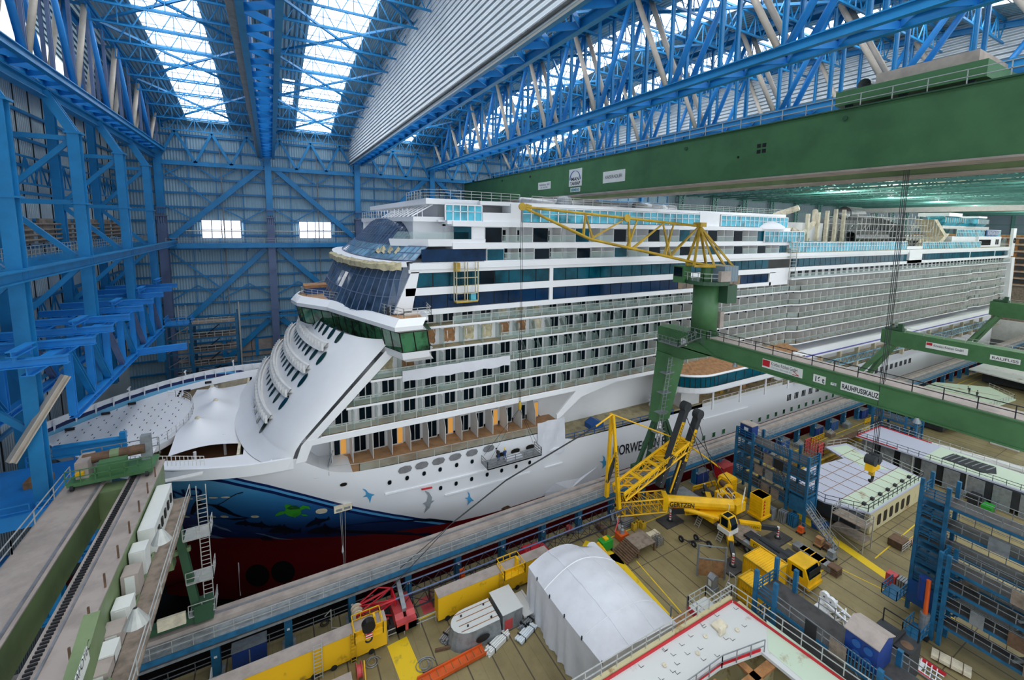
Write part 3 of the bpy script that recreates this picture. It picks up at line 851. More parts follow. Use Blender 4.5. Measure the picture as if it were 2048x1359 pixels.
# cut-out for the lower well: skip cells between the side gangways
def cellkeep(i, j):
    x = rows[i][0][0]
    return not (-13.4 < x < -4.6 and 1 <= j <= 6) 
for i in range(24):
    for j in range(8):
        if cellkeep(i, j): fd.poly([rows[i][j], rows[i + 1][j], rows[i + 1][j + 1], rows[i][j + 1]])
sp(fd, 'fore_deck', 'white')
rd = MB(); n = 26
for zz in (14.4, 15.15): rd.poly([(-13.6 - 1.2 + 4.2*math.cos(math.pi*(i/n - .5)), CY + 9.5*math.sin(math.pi*(i/n - .5)), zz) for i in range(n + 1)])
rd.grid([[(-14.8 + 4.2*math.cos(math.pi*(i/n - .5)), CY + 9.5*math.sin(math.pi*(i/n - .5)), zz) for i in range(n + 1)] for zz in (14.4, 15.15)])
sp(rd, 'deck_apron', 'white')
rl = MB(); railing(rl, [(-14.8 + 4.1*math.cos(math.pi*(i/14 - .5)), CY + 9.4*math.sin(math.pi*(i/14 - .5)), 15.15) for i in range(15)], 1.1, 1.0, .022, 3)
sp(rl, 'apron_railing', 'white_matte')
dk = MB()
for i in range(9):
    for j in range(14):
        x = -24 + 1.55*i + (j % 2)*.5; y = CY - 8.2 + 1.2*j
        if abs(y - CY) < hull_w(x, 14.9) - 1.2 and x < -11.6: dk.box(x, x + .1, y, y + .42, 15.16 if x > -14.8 and abs(y-CY) < 9 else 14.91, 15.17 if x > -14.8 and abs(y-CY) < 9 else 14.92)
sp(dk, 'deck_sockets', 'dark', kind='stuff')
wd = MB(); wd.box(-13.8, -4.4, CY - 15, CY + 15, 12.0, 12.2); sp(wd, 'well_deck', 'deck_brown')
ww = MB(); ww.box(-4.7, -4.4, CY - 15, CY + 15, 12.2, 14.9).box(-13.9, -13.6, CY - 13, CY + 13, 12.2, 14.9)
for s in (-1, 1): ww.add([(-13.6, CY + s*13.4, 12.2), (-4.4, CY + s*15.2, 12.2), (-4.4, CY + s*15.2, 14.9), (-13.6, CY + s*13.4, 14.9)], [(0, 1, 2, 3)])
sp(ww, 'well_bulkhead', 'cream')
for y in (-12.2, -8.4, 9, 12.4): sp(MB().tube((-9 if abs(y) > 10 else -6.4, CY + y, 12.2), (-9 if abs(y) > 10 else -6.4, CY + y, 15), .16, 8), 'canopy_post', 'white')
cv = MB(); rows = []
pk = [(-9.4, CY - 5.5, 2.1), (-8.0, CY + .8, 2.0), (-9.0, CY + 7.2, 2.1)]
for i in range(21):
    row = []
    for j in range(37):
        x = -11.6 + 7.0*i/20; y = CY - 11.6 + 24*j/36
        z = 14.7 + sum(h*math.exp(-math.hypot((x - a)*.9, (y - b)*.75)/1.5) for a, b, h in pk)
        e = abs((j - 18)/18); sag = .8*math.sin(math.pi*i/20) if e > .9 else 0
        yy_ = y + (CY - y)*.09*math.sin(math.pi*i/20)*(e**6)
        row.append((x - (1 - i/20)*2.2*e**4*0, yy_, z))
    rows.append(row)
cv.grid(rows); sp(cv, 'tension_canopy', 'white', True)
for a, b, h in pk: sp(MB().lathe((a, b, 14.7 + h*.86), [(.28, 0), (.3, .12), (.2, .3), (.05, .34)], 10), 'canopy_cap', 'cream')
bw = MB()
for s in (-1, 1):
    r1, r2, r3 = [], [], []
    for i in range(40):
        x = lerp(-26.5, 1.0, i/39); w_ = hull_w(x, 15.9)
        zt = sheer(x) + .15
        r1.append((x, CY + s*max(0, w_ - .02), zt - 1.3)); r2.append((x, CY + s*max(0, w_ + .02), zt)); r3.append((x, CY + s*max(0, w_ - .32), zt))
    r4 = [(p[0], p[1], 14.9) for p in r3]
    bw.grid([r1, r2, r3, r4])
    for i in range(2, 39, 2): bw.box(r4[i][0] - .05, r4[i][0] + .05, r4[i][1] - s*.45, r4[i][1], 14.9, r2[i][2] - .1)
sp(bw, 'bulwark', 'white')
fl_ = MB()
for i, (px, py) in enumerate(((70, 870), (143, 838), (196, 818), (307, 792), (350, 775))):
    p = atz(px + 60, py - 8, 15); fl_.box(p.x, p.x + .9, p.y - .1, p.y + .1, 15.0, 15.35)
sp(fl_, 'fairlead', 'dark')
for x in (-19.5, -13.5, -7):
    y = CY + hull_w(x, 15.9) - .2
    sp(MB().box(x - .08, x + .08, y - .08, y + .08, 16, 17).box(x - .1, x + .1, y - .8, y + .5, 17, 17.1), 'davit_post', 'white')
st = MB()
for i in range(14): st.beam((-14.6 + .34*i, 62.6 - .38*i*.2, 15.2 - .2*i), (-14.6 + .34*i, 61.4 - .38*i*.2, 15.2 - .2*i), .2, .08)
railing(st, [(-14.8, 61.6, 15.2), (-10, 60.2, 12.4)], 1.0, .5, .03, 2); sp(st, 'deck_stairs', 'white_matte')
sp(MB().box(-9.9, -9.3, 63.6, 64.2, 12.2, 13.1), 'red_locker', 'red')

# ---- rounded white front below the bridge
FC = [(11.5, -5.6), (13.1, -4.9), (16, -3.6), (18.1, -2.3), (21.9, .4), (25.8, 3.2), (27.2, 4.6), (31, 7.0)]
def xc(z):
    for (a, x0), (b, x1) in zip(FC, FC[1:]):
        if z <= b: return lerp(x0, x1, clamp((z - a)/(b - a)))
    return FC[-1][1]
def xo(z): return 1.9 + .97*(z - 17) if z > 17 else 1.9 + .35*(z - 17)
def front_x(y, z, out=0.):
    s = clamp(abs(y - CY)/(HB + .05)); c = math.sqrt(max(0, 1 - s*s))
    return xo(z) - (xo(z) - xc(z) + out)*c**.9
def in_front(x, y, z): return abs(y - CY) < HB and x > front_x(y, z)
fr = MB(); rows = []
for k in range(15):
    z = 14.6 + (28.2 - 14.6)*k/14
    rows.append([(front_x(CY - HB*math.sin(t), z), CY - HB*math.sin(t), z) for t in [math.pi/2*(1 - i/24) for i in range(49)]])
fr.grid(rows)
sp(fr, 'deckhouse_front', 'white', True)
base = MB(); rows = []
for off, z in ((0.05, 16.6), (.5, 15.5), (1.6, 14.98)):
    rows.append([(front_x(CY - HB*math.sin(t)*.985, z) - off*max(.12, math.cos(t)), CY - HB*math.sin(t)*.985, z) for t in [math.pi/2*(1 - i/24) for i in range(49)]])
base.grid(rows); sp(base, 'deckhouse_skirt', 'white', True)
# solid side cheeks between front curve and the balcony openings
ck = MB()
for s in (-1, 1):
    y = CY + s*HB
    prof = [(1.2, 14.6), (1.9, 17.2), (9.6, 25.4), (13.0, 28.6), (16.5, 30.8), (16.5, 29.6), (13.8, 29.6), (11.2, 26.6)]
    lead = [(xo(z) - .02, z) for z in (15, 17, 20, 23, 25.5, 28.2)]
    ck.grid([[(x, y, z) for x, z in lead], [(x + lerp(1.1, 1.6, (z - 15)/13), y, z) for x, z in lead]])
    ck.grid([[(x + lerp(1.1, 1.6, (z - 15)/13), y, z) for x, z in lead], [(x + lerp(1.1, 1.6, (z - 15)/13), y - s*2.0, z) for x, z in lead]])
sp(ck, 'side_cheek', 'white')
rows_px = [[(509, 811), (512, 823), (518, 837), (529, 851)], [(545, 769), (548, 780), (556, 792), (568, 805)], [(579, 729), (584, 739), (593, 749), (606, 760)], [(613, 690), (619, 698), (629, 707), (643, 716)], [(645, 652), (653, 658), (664, 666), (679, 674)]]
rz = []
def oval(p, sx, sz, mname, name):
    e = .2; n = V((front_x(p.y + e, p.z) - front_x(p.y - e, p.z), 2*e, 0)).normalized()
    u = V((front_x(p.y, p.z + e) - front_x(p.y, p.z - e), 0, 2*e)).normalized()
    nn = n.cross(u).normalized(); nn = nn if nn.x < 0 else -nn
    mb = MB(); K = 16
    mb.poly([p + nn*.05 + n*sx*math.cos(2*math.pi*i/K) + u*sz*math.sin(2*math.pi*i/K) for i in range(K)]); return sp(mb, name, mname)
for rw in rows_px:
    hs = [hit(px, py, in_front, 40, 90) for px, py in rw]; z = sum(h.z for h in hs)/4; rz.append(z)
    for h in hs: oval(h, .52, 1.0, 'glass_oval', 'oval_window')
    y0 = hs[0].y; dy = (hs[0].y - hs[3].y)/3
    for k in range(1, 8):
        y = y0 + max(dy, 1.5)*k
        if y < CY + 14: oval(V((front_x(y, z), y, z)), .52, 1.0, 'glass_oval', 'oval_window')
for i in range(4):
    z = (rz[i] + rz[i + 1])/2; lg = MB(); rows = []
    ts = [math.radians(a) for a in range(-40, 48, 4)]
    prof = ((-.1, z - .75), (.75, z - .55), (.85, z + .35), (.6, z + .4), (.55, z - .1), (-.1, z - .1))
    for off, zz in prof:
        rows.append([(front_x(CY - HB*math.sin(t), zz) - off*max(.35, math.cos(t)), CY - HB*math.sin(t), zz) for t in ts])
    lg.grid(rows)
    for t in ts: 
        y = CY - HB*math.sin(t); lg.box(front_x(y, z) - .95, front_x(y, z) - .7, y - .06, y + .06, z - .55, z + .4)
    sp(lg, 'front_ledge', 'white_matte')
sc = MB()
for j in range(6): sc.tube((-2.6 + .12*j, 62.2 + .1*j, 15.1 + .1*(j % 3)), (-1.2 + .1*j, 63.4 - .2*j, 15.3 + .12*(j % 2)), .07, 5)
sp(sc, 'cable_heap', 'galv')

# ---- bridge with slanted green windows
half = [(2.4, 74.7), (3.0, 71.6), (6.4, 66.0), (11.7, 49.6), (14.9, 49.6), (15.6, 55.0)]
def outline(dx=0., dy=0., z=0.):
    st = [(x + dx, y + (dy if y < CY else 0), z) for x, y in half]
    pt = [(x, 2*CY - y, z) for x, y, z in st]
    return st, pt
def ring(levels, skipclose=True):
    rows = []
    for dx, dy, z in levels:
        st, pt = outline(dx, dy, z); rows.append(list(reversed(st)) + pt[1:])
    return rows
bd = MB(); bd.grid(ring([(.5, .5, 29.75), (-.25, -.25, 30.1), (-.3, -.3, 30.6), (.35, .4, 31.35), (.6, .6, 31.35), (.6, .6, 30.9)])); sp(bd, 'bridge_parapet', 'white')
bs = MB(); bs.grid(ring([(1.5, 1.6, 25.9), (.9, 1.0, 26.4), (.75, .8, 27.25), (1.4, 1.4, 27.3)])); 
st, pt = outline(1.5, 1.6, 25.9); bs.poly([p for p in st] + [(16, 92, 25.9)] + [p for p in reversed(pt)])
sp(bs, 'bridge_skirt', 'white')
st, pt = outline(.5, .5, 31.0); br = MB(); br.poly(st + [p for p in reversed(pt)]); sp(br, 'bridge_roof_deck', 'teak')
st, pt = outline(1.2, 1.2, 27.6); br = MB(); br.poly(st + [p for p in reversed(pt)]); st, pt = outline(1.2, 1.2, 29.6); br.poly(st + [p for p in reversed(pt)]); sp(br, 'bridge_interior', 'green_dark')
counts = [1, 3, 9, 2, 2]
top, _ = outline(.35, .35, 29.78); bot, _ = outline(.85, .9, 27.28)
for sgn in (1, -1):
    f = (lambda p: V(p)) if sgn > 0 else (lambda p: V((p[0], 2*CY - p[1], p[2])))
    for k in range(5):
        for i in range(counts[k]):
            a, b = i/counts[k], (i + 1)/counts[k]
            ta, tb_, ba, bb_ = [f(V(P[k]).lerp(V(P[k + 1]), t)) for P, t in ((top, a), (top, b), (bot, a), (bot, b))]
            pn = MB().poly([ba, bb_, tb_, ta]); W = sp(pn, 'bridge_window', 'glass_green')
            sp(MB().beam(ba, ta, .1, .1).beam(ta, tb_, .1, .12).beam(ba, bb_, .1, .12), 'window_frame', 'black', par=W)
rr = MB(); st, pt = outline(1.1, 1.1, 31.0); railing(rr, [(p[0], p[1], 31.2) for p in st], 1.15, 1.4, .03, 3); railing(rr, [(p[0], p[1], 31.2) for p in pt], 1.15, 1.4, .03, 3); sp(rr, 'bridge_railing', 'rail')
sp(MB().box(4.2, 7.2, 76, 78.8, 31.0, 32.0), 'blue_crate', 'sign_blue'); sp(MB().box(4.0, 7.4, 75.8, 79, 32, 32.4), 'cardboard_stack', 'wood')
sp(MB().box(13.0, 13.9, 54.6, 55.4, 32.2, 33.2), 'searchlight_box', 'white')
sp(MB().tube((11.6, 53.4, 31), (11.6, 53.4, 32.2), .16, 8), 'searchlight_stand', 'dark')

# ---- glazed observation front, its ledge, and the sloping glass above
def loft_front(levels, tmax=90, n=28):
    rows = []
    for z, c, s, hw in levels:
        rows.append([(s - (s - c)*math.cos(t)**.85, CY - hw*math.sin(t), z) for t in [math.radians(tmax)*(1 - i/(n/2)) for i in range(n + 1)]] if tmax == 90 else
                    [(s - (s - c)*max(0, math.cos(t))**.85, CY - hw*math.sin(t), z) for t in [math.radians(tmax)*(1 - i/(n/2)) for i in range(n + 1)]])
    return rows
def glazed(name, levels, mname, fname, tmax=90, n=28, bar=.1):
    rows = loft_front(levels, tmax, n); g = MB().grid(rows); G = sp(g, name, mname)
    f = MB()
    for r in rows:
        for a, b in zip(r, r[1:]): f.beam(a, b, bar, bar)
    for c in zip(*rows):
        for a, b in zip(c, c[1:]): f.beam(a, b, bar, bar)
    sp(f, name + '_mullions', fname, par=G); return G
glazed('observation_glass', [(31.0, 6.6, 13.6, 20.4), (33.2, 7.6, 13.9, 20.4), (35.3, 8.7, 14.2, 20.4), (36.9, 9.6, 14.6, 20.4)], 'glass_front', 'slate')
ld = MB(); ld.grid(loft_front([(36.8, 9.8, 14.8, 20.4), (36.85, 8.7, 14.1, 20.8), (37.45, 8.5, 14.0, 20.85), (37.5, 10.2, 15.0, 20.3)])); sp(ld, 'observation_ledge', 'white')
tp = MB(); rows = []
for z, o in ((37.52, .1), (37.2, .5), (36.5, .45)):
    rows.append([(14.0 - (14.0 - (8.4 - o))*math.cos(t)**.85, CY - (20.85 + o*.3)*math.sin(t), z + random.uniform(-.14, .14)) for t in [math.radians(86 - 4*i) for i in range(26)]])
tp.grid(rows); sp(tp, 'canvas_sheet', 'canvas')
glazed('skylight_glass', [(37.6, 10.2, 15.2, 20.2), (38.5, 11.4, 16.0, 20.2), (39.3, 12.4, 16.8, 20.2)], 'glass_sky', 'slate')
glazed('skylight_glass', [(39.3, 12.4, 15.2, 15.5), (40.5, 13.4, 16.6, 15.3), (41.7, 14.4, 18, 15), (42.8, 15.4, 19, 14.8)], 'glass_front', 'slate', 82)
cv2 = MB(); rows = []
for i in range(12):
    t = math.radians(62 - 2.2*i); x = 16.2 - (16.2 - 11.0)*math.cos(t); y = CY - 20.3*math.sin(t)
    rows.append([(x - .3, y - .2, 38.2 + .3*math.sin(i*2.1)), (x + .3, y, 38.9 + .35*math.sin(i*1.7)), (x + .7, y + .2, 38.7)])
cv2.grid(rows); sp(cv2, 'canvas_sheet', 'canvas')
ob = MB(); ob.poly([(12.6, 58, 39.35), (16.9, 54.4, 39.35), (24, 54.4, 39.35), (24, 58, 39.35)]).grid([[(13.0, 57.6, 39.3), (16.9, 54.3, 39.3), (24.6, 54.3, 39.3)], [(12.8, 57.6, 40.2), (16.8, 54.2, 40.2), (24.6, 54.2, 40.2)]])
ob.box(19.4, 24.6, 54.4, 60, 42.1, 42.6).box(16, 24.6, 58, 94, 39.2, 42.4).box(22.2, 24.6, 54.4, 58, 39.2, 42.4)
sp(ob, 'suite_balcony', 'white')
og = MB(); og.grid([[(13.2, 57.5, 40.2), (16.9, 54.25, 40.2), (22.2, 54.25, 40.2)], [(13.9, 57.5, 41.1), (17.4, 54.25, 41.1), (22.2, 54.25, 41.1)]]); sp(og, 'balcony_glass', 'glass_rail')
tf = MB()
for i in range(9):
    y = 56.5 + 2.2*i; tf.beam((15.4 + .12*i*0, y, 43.0), (18.2, y, 44.6), .14, .14); tf.beam((16.8, y, 42.8), (16.8, y, 44), .08, .08); tf.beam((14.9, y, 43.3), (14.9, y, 44), .07, .07)
    if i < 8: tf.beam((18.2, y, 44.6), (18.2, y + 2.2, 44.6), .1, .1); tf.beam((15.4, y, 43.9), (15.4, y + 2.2, 43.9), .08, .08)
railing(tf, [(14.6, 62, 42.9), (14.6, 86, 42.9)], 1.1, 2, .03, 2); sp(tf, 'roof_frame', 'white')
sp(MB().box(15.5, 19.5, 56, 93, 42.4, 43.0), 'roof_slab', 'white')
# ================================================================== ship: decks, cabins, windows
YS = 54.0; YW = 55.9
def prism_xz(prof, y0, y1):
    mb = MB(); mb.prism([(x, y0, z) for x, z in prof], (0, y1 - y0, 0)); return mb
core = prism_xz([(3.2, 12.0), (9.2, 17.2), (15.2, 25.4), (17.5, 30.7), (236, 30.7), (236, 8.4), (40, 8.4), (36, 12.0)], 59.4, 90)
core.prism([(4.4, YW, 17.3), (13.6, YW, 26.2), (15.6, YW, 28.6), (15.6, YW, 30.7), (235.5, YW, 30.7), (235.5, YW, 17.3)], (0, 37.6, 0))
sp(core, 'superstructure', 'white')
up = MB(); up.box(14.9, 90, 54.35, 95, 30.7, 37.3).box(90, 235, 54.35, 95, 33.6, 37.3); sp(up, 'window_deck_block', 'white')
bnd = MB()
for x0, x1, z0, z1, o in ((13.6, 88.6, 30.72, 31.42, .3), (13.9, 90, 33.25, 34.2, .3), (14.3, 236, 36.05, 36.5, .3), (14.4, 236, 36.5, 37.25, .5), (88.6, 236, 33.4, 34.2, .32)):
    bnd.box(x0, x1, 54.3 - o, 54.5, z0, z1)
bnd.box(34.7, 35.3, 54.05, 54.4, 31.4, 36.1).box(88.0, 94.5, 54.0, 54.4, 30.7, 33.4)
bnd.prism([(12.4, 54.0, 31.2), (14.6, 54.0, 31.2), (15.6, 54.0, 36.2), (14.6, 54.0, 36.2)], (0, .5, 0))
sp(bnd, 'fascia_bands', 'white')
# window strips: dark recess with a pane each
sr = MB().box(14.8, 88, 54.3, 54.36, 31.4, 33.3).box(15.0, 232, 54.3, 54.36, 34.2, 36.1); sp(sr, 'window_recess', 'black')
for x0, x1, z0, z1, pal in ((14.9, 34.6, 31.5, 33.2, ('glass_blue',)), (35.4, 87.6, 31.5, 33.2, ('glass_blue', 'glass_blue', 'glass_warm')), (15.2, 34.6, 34.3, 36.0, ('glass_teal', 'glass_teal', 'glass_dark')), (35.4, 87.6, 34.3, 36.0, ('glass_teal',))):
    n = round((x1 - x0)/2.2)
    for i in range(n):
        a = x0 + (x1 - x0)*i/n; b = x0 + (x1 - x0)*(i + 1)/n
        warm = pal[-1] == 'glass_warm' and 60 < a < 78
        mname = 'glass_warm' if warm else pal[0] if len(pal) < 3 or pal[-1] == 'glass_warm' else random.choice(pal)
        sp(MB().box(a + .07, b - .07, 54.2, 54.3, z0, z1), 'window_pane', mname)
aft = MB(); x = 96.
while x < 231.5:
    if not (150.5 < x < 158.5): aft.box(x + .06, x + 2.1, 54.2, 54.3, 34.3, 36.0)
    x += 2.2
sp(aft, 'window_pane', 'glass_teal', kind='stuff')
bx = MB().box(150.5, 158.5, 53.6, 54.4, 33.6, 37.3).prism([(150.5, 53.6, 33.6), (160.5, 53.6, 33.6), (158.5, 53.6, 34.4), (150.5, 53.6, 34.4)], (0, .6, 0))
for xm in (196, 219): bx.box(xm, xm + .4, 54.1, 54.4, 34.2, 36.1)
sp(bx, 'mid_pillar', 'white')

# balcony rows
PIT = 2.74
FL = [29.2, 26.27, 23.35, 20.45, 17.55]
def xstart(z): return 1.9 + .97*(z - 16.6)
def door_proto():
    d = MB(); d.mi(0).box(-.85, .85, 0, .09, .05, 2.25)
    d.mi(1).box(-.72, -.06, -.03, 0, .2, 2.12).box(.06, .72, -.03, 0, .2, 2.12)
    return d
pd = door_proto(); DOOR = pd.build('cabin_door', ['white_matte', 'glass_dark'], SHIP)
# door mesh is stored around the ship's base point; shift it to a local frame
for v in DOOR.data.vertices: v.co += V(ORG[SHIP.name])
nd = 0; DV = MB(); NDIV = 0
pdv = MB(); pdv.box(-.05, .05, 0, 1.75, 0, 2.2); DIV = pdv.build('balcony_divider', 'glass_rail', SHIP)
for v in DIV.data.vertices: v.co += V(ORG[SHIP.name])
first_d = first_v = True
restd = MB(); restv = MB(); lit = MB()
def put(proto, x, y, z, first):
    o = proto if first else proto.copy()
    if not first: COL.objects.link(o); o.parent = SHIP
    o.location = V((x, y, z)) - V(ORG[SHIP.name]); return o
rows_spec = [(z, xstart(z) + 2.0, 234.) for z in FL]
for ri, (z, x0, x1) in enumerate(rows_spec):
    ye = lambda x: YS - (1.0 if 98 < x < 196 else .5 if 206 < x < 222 else 0)
    if ri == 0: x0 = 15.6
    # slab edge follows the outline
    pts = [(x0 - .9, YS + .05), (95.5, YS), (98, YS - 1.0), (196, YS - 1.0), (196.2, YS - .1), (205, YS - .1), (207, YS - .6), (222, YS - .6), (222.2, YS), (235.5, YS)]
    sl = MB()
    for (a, ya), (b, yb) in zip(pts, pts[1:]):
        sl.add([(a, ya, z - .28), (b, yb, z - .28), (b, YW, z - .28), (a, YW, z - .28), (a, ya, z), (b, yb, z), (b, YW, z), (a, YW, z)], [(0, 3, 2, 1), (0, 1, 5, 4), (3, 0, 4, 7)])
    SL = sp(sl, 'balcony_deck', 'white')
    cp = MB()
    for (a, ya), (b, yb) in zip(pts, pts[1:]): cp.poly([(a, ya + .12, z + .01), (b, yb + .12, z + .01), (b, YW, z + .01), (a, YW, z + .01)])
    sp(cp, 'balcony_floor', 'teak' if ri == 4 else 'deck_buff', par=SL)
    rl = MB(); gl = MB()
    segs = pts
    if ri in (0, 1): segs = [(20 if ri == 0 else 27, YS)] + pts[1:]
    for (a, ya), (b, yb) in zip(segs, segs[1:]):
        rl.beam((a, ya + .1, z + 1.05), (b, yb + .1, z + 1.05), .09, .09)
        gl.poly([(a, ya + .1, z + .08), (b, yb + .1, z + .08), (b, yb + .1, z + 1.0), (a, ya + .1, z + 1.0)])
        n = max(1, round((b - a)/PIT))
        for i in range(n + 1):
            t = i/n; xx = lerp(a, b, t); rl.box(xx - .06, xx + .06, lerp(ya, yb, t) + .05, lerp(ya, yb, t) + .15, z, z + 1.05)
    RL = sp(rl, 'balcony_railing', 'rail'); sp(gl, 'railing_glass', 'glass_rail', par=RL)
    n = int((x1 - x0)/PIT)
    for i in range(n):
        xm = x0 + PIT*(i + .5)
        near = i < 18
        if not (ri < 2 and i in (4, 5, 6) or ri == 1 and i < 8 or ri == 2 and i in (0, 1)):
            if near: put(DOOR, xm + .2, YW - .12, z, first_d); first_d = False; nd += 1
            else:
                restd.mi(0).box(xm - .65, xm + 1.05, YW - .12, YW, z + .05, z + 2.25)
                restd.mi(1).box(xm - .52, xm + .14, YW - .15, YW - .12, z + .2, z + 2.1).box(xm + .26, xm + .92, YW - .15, YW - .12, z + .2, z + 2.1)
        else:
            mm = random.choice(('canvas', 'canvas', 'cream', 'wood'))
            cs = MB(); rows = []
            for zz in (2.1, 1.4, .8, .3): rows.append([(xm - .8 + 1.6*j/6, YW - .1 - .12*math.sin(j*1.7 + zz), z + zz + (.12*math.sin(j*2.3) if zz < .5 else 0)) for j in range(7)])
            cs.grid(rows); sp(cs, 'canvas_curtain', mm, True)
        if near: put(DIV, x0 + PIT*i, YS + .12, z, first_v); first_v = False
        else: restv.box(x0 + PIT*i - .05, x0 + PIT*i + .05, ye(x0 + PIT*i) + .12, YW, z, z + 2.2)
sp(restd, 'cabin_door', ['white_matte', 'glass_dark'], kind='stuff'); sp(restv, 'balcony_divider', 'white_matte', kind='stuff')
# upper extra row aft
ex = MB(); z = 31.9
ex.box(94.5, 235, YS - .8, YW, z - .25, z); sp(ex, 'balcony_deck', 'white')
ex = MB().beam((94.5, YS - .7, z + 1.0), (235, YS - .7, z + 1.0), .08, .08); g = MB().poly([(94.5, YS - .7, z), (235, YS - .7, z), (235, YS - .7, z + 1), (94.5, YS - .7, z + 1)])
RL = sp(ex, 'balcony_railing', 'rail'); sp(g, 'railing_glass', 'glass_rail', par=RL)
ex = MB(); 
for i in range(50): ex.box(95.5 + 2.75*i, 96.9 + 2.75*i, YW - .4, YW - .3, z, z + 1.6)
sp(MB().box(94.5, 235, YW - .3, YW, 30.6, 33.6), 'cabin_wall', 'white_matte'); sp(ex, 'cabin_window', 'glass_dark', kind='stuff')
# leaning panes, hoods and odd pieces on the balconies under construction
for k in range(16):
    x = 30 + 1.35*k + random.uniform(-.2, .2); z = 23.35 if k % 2 else 26.27
    sp(MB().beam((x, YS + .5, z + .05), (x - .25 + random.uniform(-.1, .1), YS + 1.4, z + 1.9), .75, .05, up=(1, 0, 0)), 'leaning_pane', 'glass_rail')
bt = MB(); rows = []
for zz in (22.4, 21.7, 21.0): rows.append([(13.3 + 1.0*j, YS - .12 - .08*math.sin(j*2.1), zz - .035*j*0 + (.1*math.sin(j*1.9) if zz < 21.2 else 0)) for j in range(16)])
bt.grid(rows)
for v in range(len(bt.v)): bt.v[v] = (bt.v[v][0], bt.v[v][1], bt.v[v][2] + 1.6)
sp(bt, 'white_banner_sheet', 'tarp', True)
# promenade with big partitions, tall doors and timber floor
pm = MB()
for (a, za), (b, zb) in zip([(3, 12.6), (8, 12.15), (36, 11.25)], [(8, 12.15), (36, 11.25), (38.5, 11.2)]):
    pm.add([(a, YS + .2, za), (b, YS + .2, zb), (b, 59.5, zb), (a, 59.5, za)], [(0, 1, 2, 3)])
sp(pm, 'promenade_deck', 'teak')
ms = MB(); ms.grid([[(2.2, 54.1, 14.5), (3.8, 54.1, 13.2), (8, 54.1, 12.0)], [(2.2, 59.4, 14.5), (3.8, 59.4, 12.8), (8, 59.4, 12.0)]]).box(2.0, 9, 59.2, 59.5, 12, 17.2)
sp(ms, 'promenade_bulkhead', 'white')
ce_ = MB().box(2.4, 42, YS, 59.5, 17.2, 17.4).box(2.4, 46, YS - .02, YS + .25, 16.75, 17.45); sp(ce_, 'promenade_ceiling', 'white')
for i in range(13):
    x = 5.2 + 2.42*i; z = lerp(12.2, 11.3, i/12.)
    sp(MB().prism([(x, 56.6, z), (x, 59.3, z), (x, 59.3, 17.0), (x, 58.4, 17.0), (x, 56.6, z + 2.3)], (.08, 0, 0)), 'promenade_partition', 'white_matte')
    D = MB(); D.mi(0).box(x + .45, x + 2.1, 59.15, 59.3, z, z + 2.6); D.mi(1).box(x + .58, x + 1.22, 59.1, 59.15, z + .2, z + 2.45); D.mi(2 if i % 3 == 0 else 1).box(x + 1.34, x + 1.98, 59.1, 59.15, z + .2, z + 2.45)
    sp(D, 'promenade_door', ['white_matte', 'glass_dark', 'cabin_glow'])  # one pane of every third door emits, cabin light put into the glass
pr_ = MB(); railing(pr_, [(4.6, YS + .1, 12.6), (8, YS + .1, 12.1), (36, YS + .1, 11.2)], 1.1, 2.42, .035, 1); sp(pr_, 'promenade_railing', 'rail')
gp = MB().poly([(8, YS + .1, 12.15), (36, YS + .1, 11.25), (36, YS + .1, 12.2), (8, YS + .1, 13.1)]); sp(gp, 'railing_glass', 'glass_rail')
rp = MB()
for j in range(9): rp.tube((4.6 + .05*j, 55.2 + .25*j, 12.6 + .15*(j % 3)), (5.0 + .05*j, 55.6 + .22*j, 14.0 - .1*(j % 2)), .09, 6)
sp(rp, 'rope_coil', 'galv')
# stairs ramp down to the lower open deck, hanging white sheet
rmp = MB(); rmp.prism([(36.5, YS, 12.6), (41, YS, 15.6), (48, YS, 16.9), (62, YS, 16.9), (62, YS, 17.45), (44, YS, 17.45), (40, YS, 16.8), (36.5, YS, 13.6)], (0, .3, 0)); sp(rmp, 'sloping_fascia', 'white')
sheet = MB(); rows = []
for j in range(10):
    zz = 13.0 - j*.62; rows.append([(33.0 + .62*i, YS - .12 - .14*math.sin(i*1.4 + j*.5), zz + .09*i*0) for i in range(9)])
sheet.grid(rows); sp(sheet, 'hanging_sheet', 'tarp', True)
for pts in ([(1090, 985), (1110, 965), (1160, 955), (1195, 932), (1205, 960), (1215, 978), (1180, 985), (1140, 1000), (1088, 1010)],):
    from mathutils.geometry import tessellate_polygon
    tri = tessellate_polygon([[V((x, y, 0)) for x, y in pts]]); P = [onhull(x, y, .25) for x, y in pts]; c = onhull(1140, 978, .7)
    q = MB()
    for i in range(len(P)): q.add([P[i], P[(i + 1) % len(P)], c], [(0, 1, 2)])
    sp(q, 'shell_tarpaulin', 'tarp')
lo = MB().box(38, 96, YS + .4, 62, 8.7, 9.0); sp(lo, 'lower_open_deck', 'deck_buff')
lw = MB().box(38, 64, 60, 60.3, 9, 17.2); sp(lw, 'deck_bulkhead', 'white')
for i, x in enumerate((43, 47.2, 51.4, 54.8, 58.0)):
    sp(MB().box(x, x + 1.5, 59.85, 60, 10.3, 13.0), 'bulkhead_opening', 'dark' if i % 2 else 'bird_grey')
sp(MB().box(40.2, 41.3, 59.85, 60, 9, 11.4), 'brown_door', 'wood')
for x in (45.5, 53): sp(MB().lathe((x, 59.8, 13.9), [(.18, -.1), (.22, .05), (.01, .2)], 8), 'deck_lamp', 'lamp')
blr = MB(); railing(blr, [(38, YS + .1, 8.9), (62, YS + .1, 8.4)], 1.0, 2, .05, 2); sp(blr, 'deck_railing', 'sign_blue')
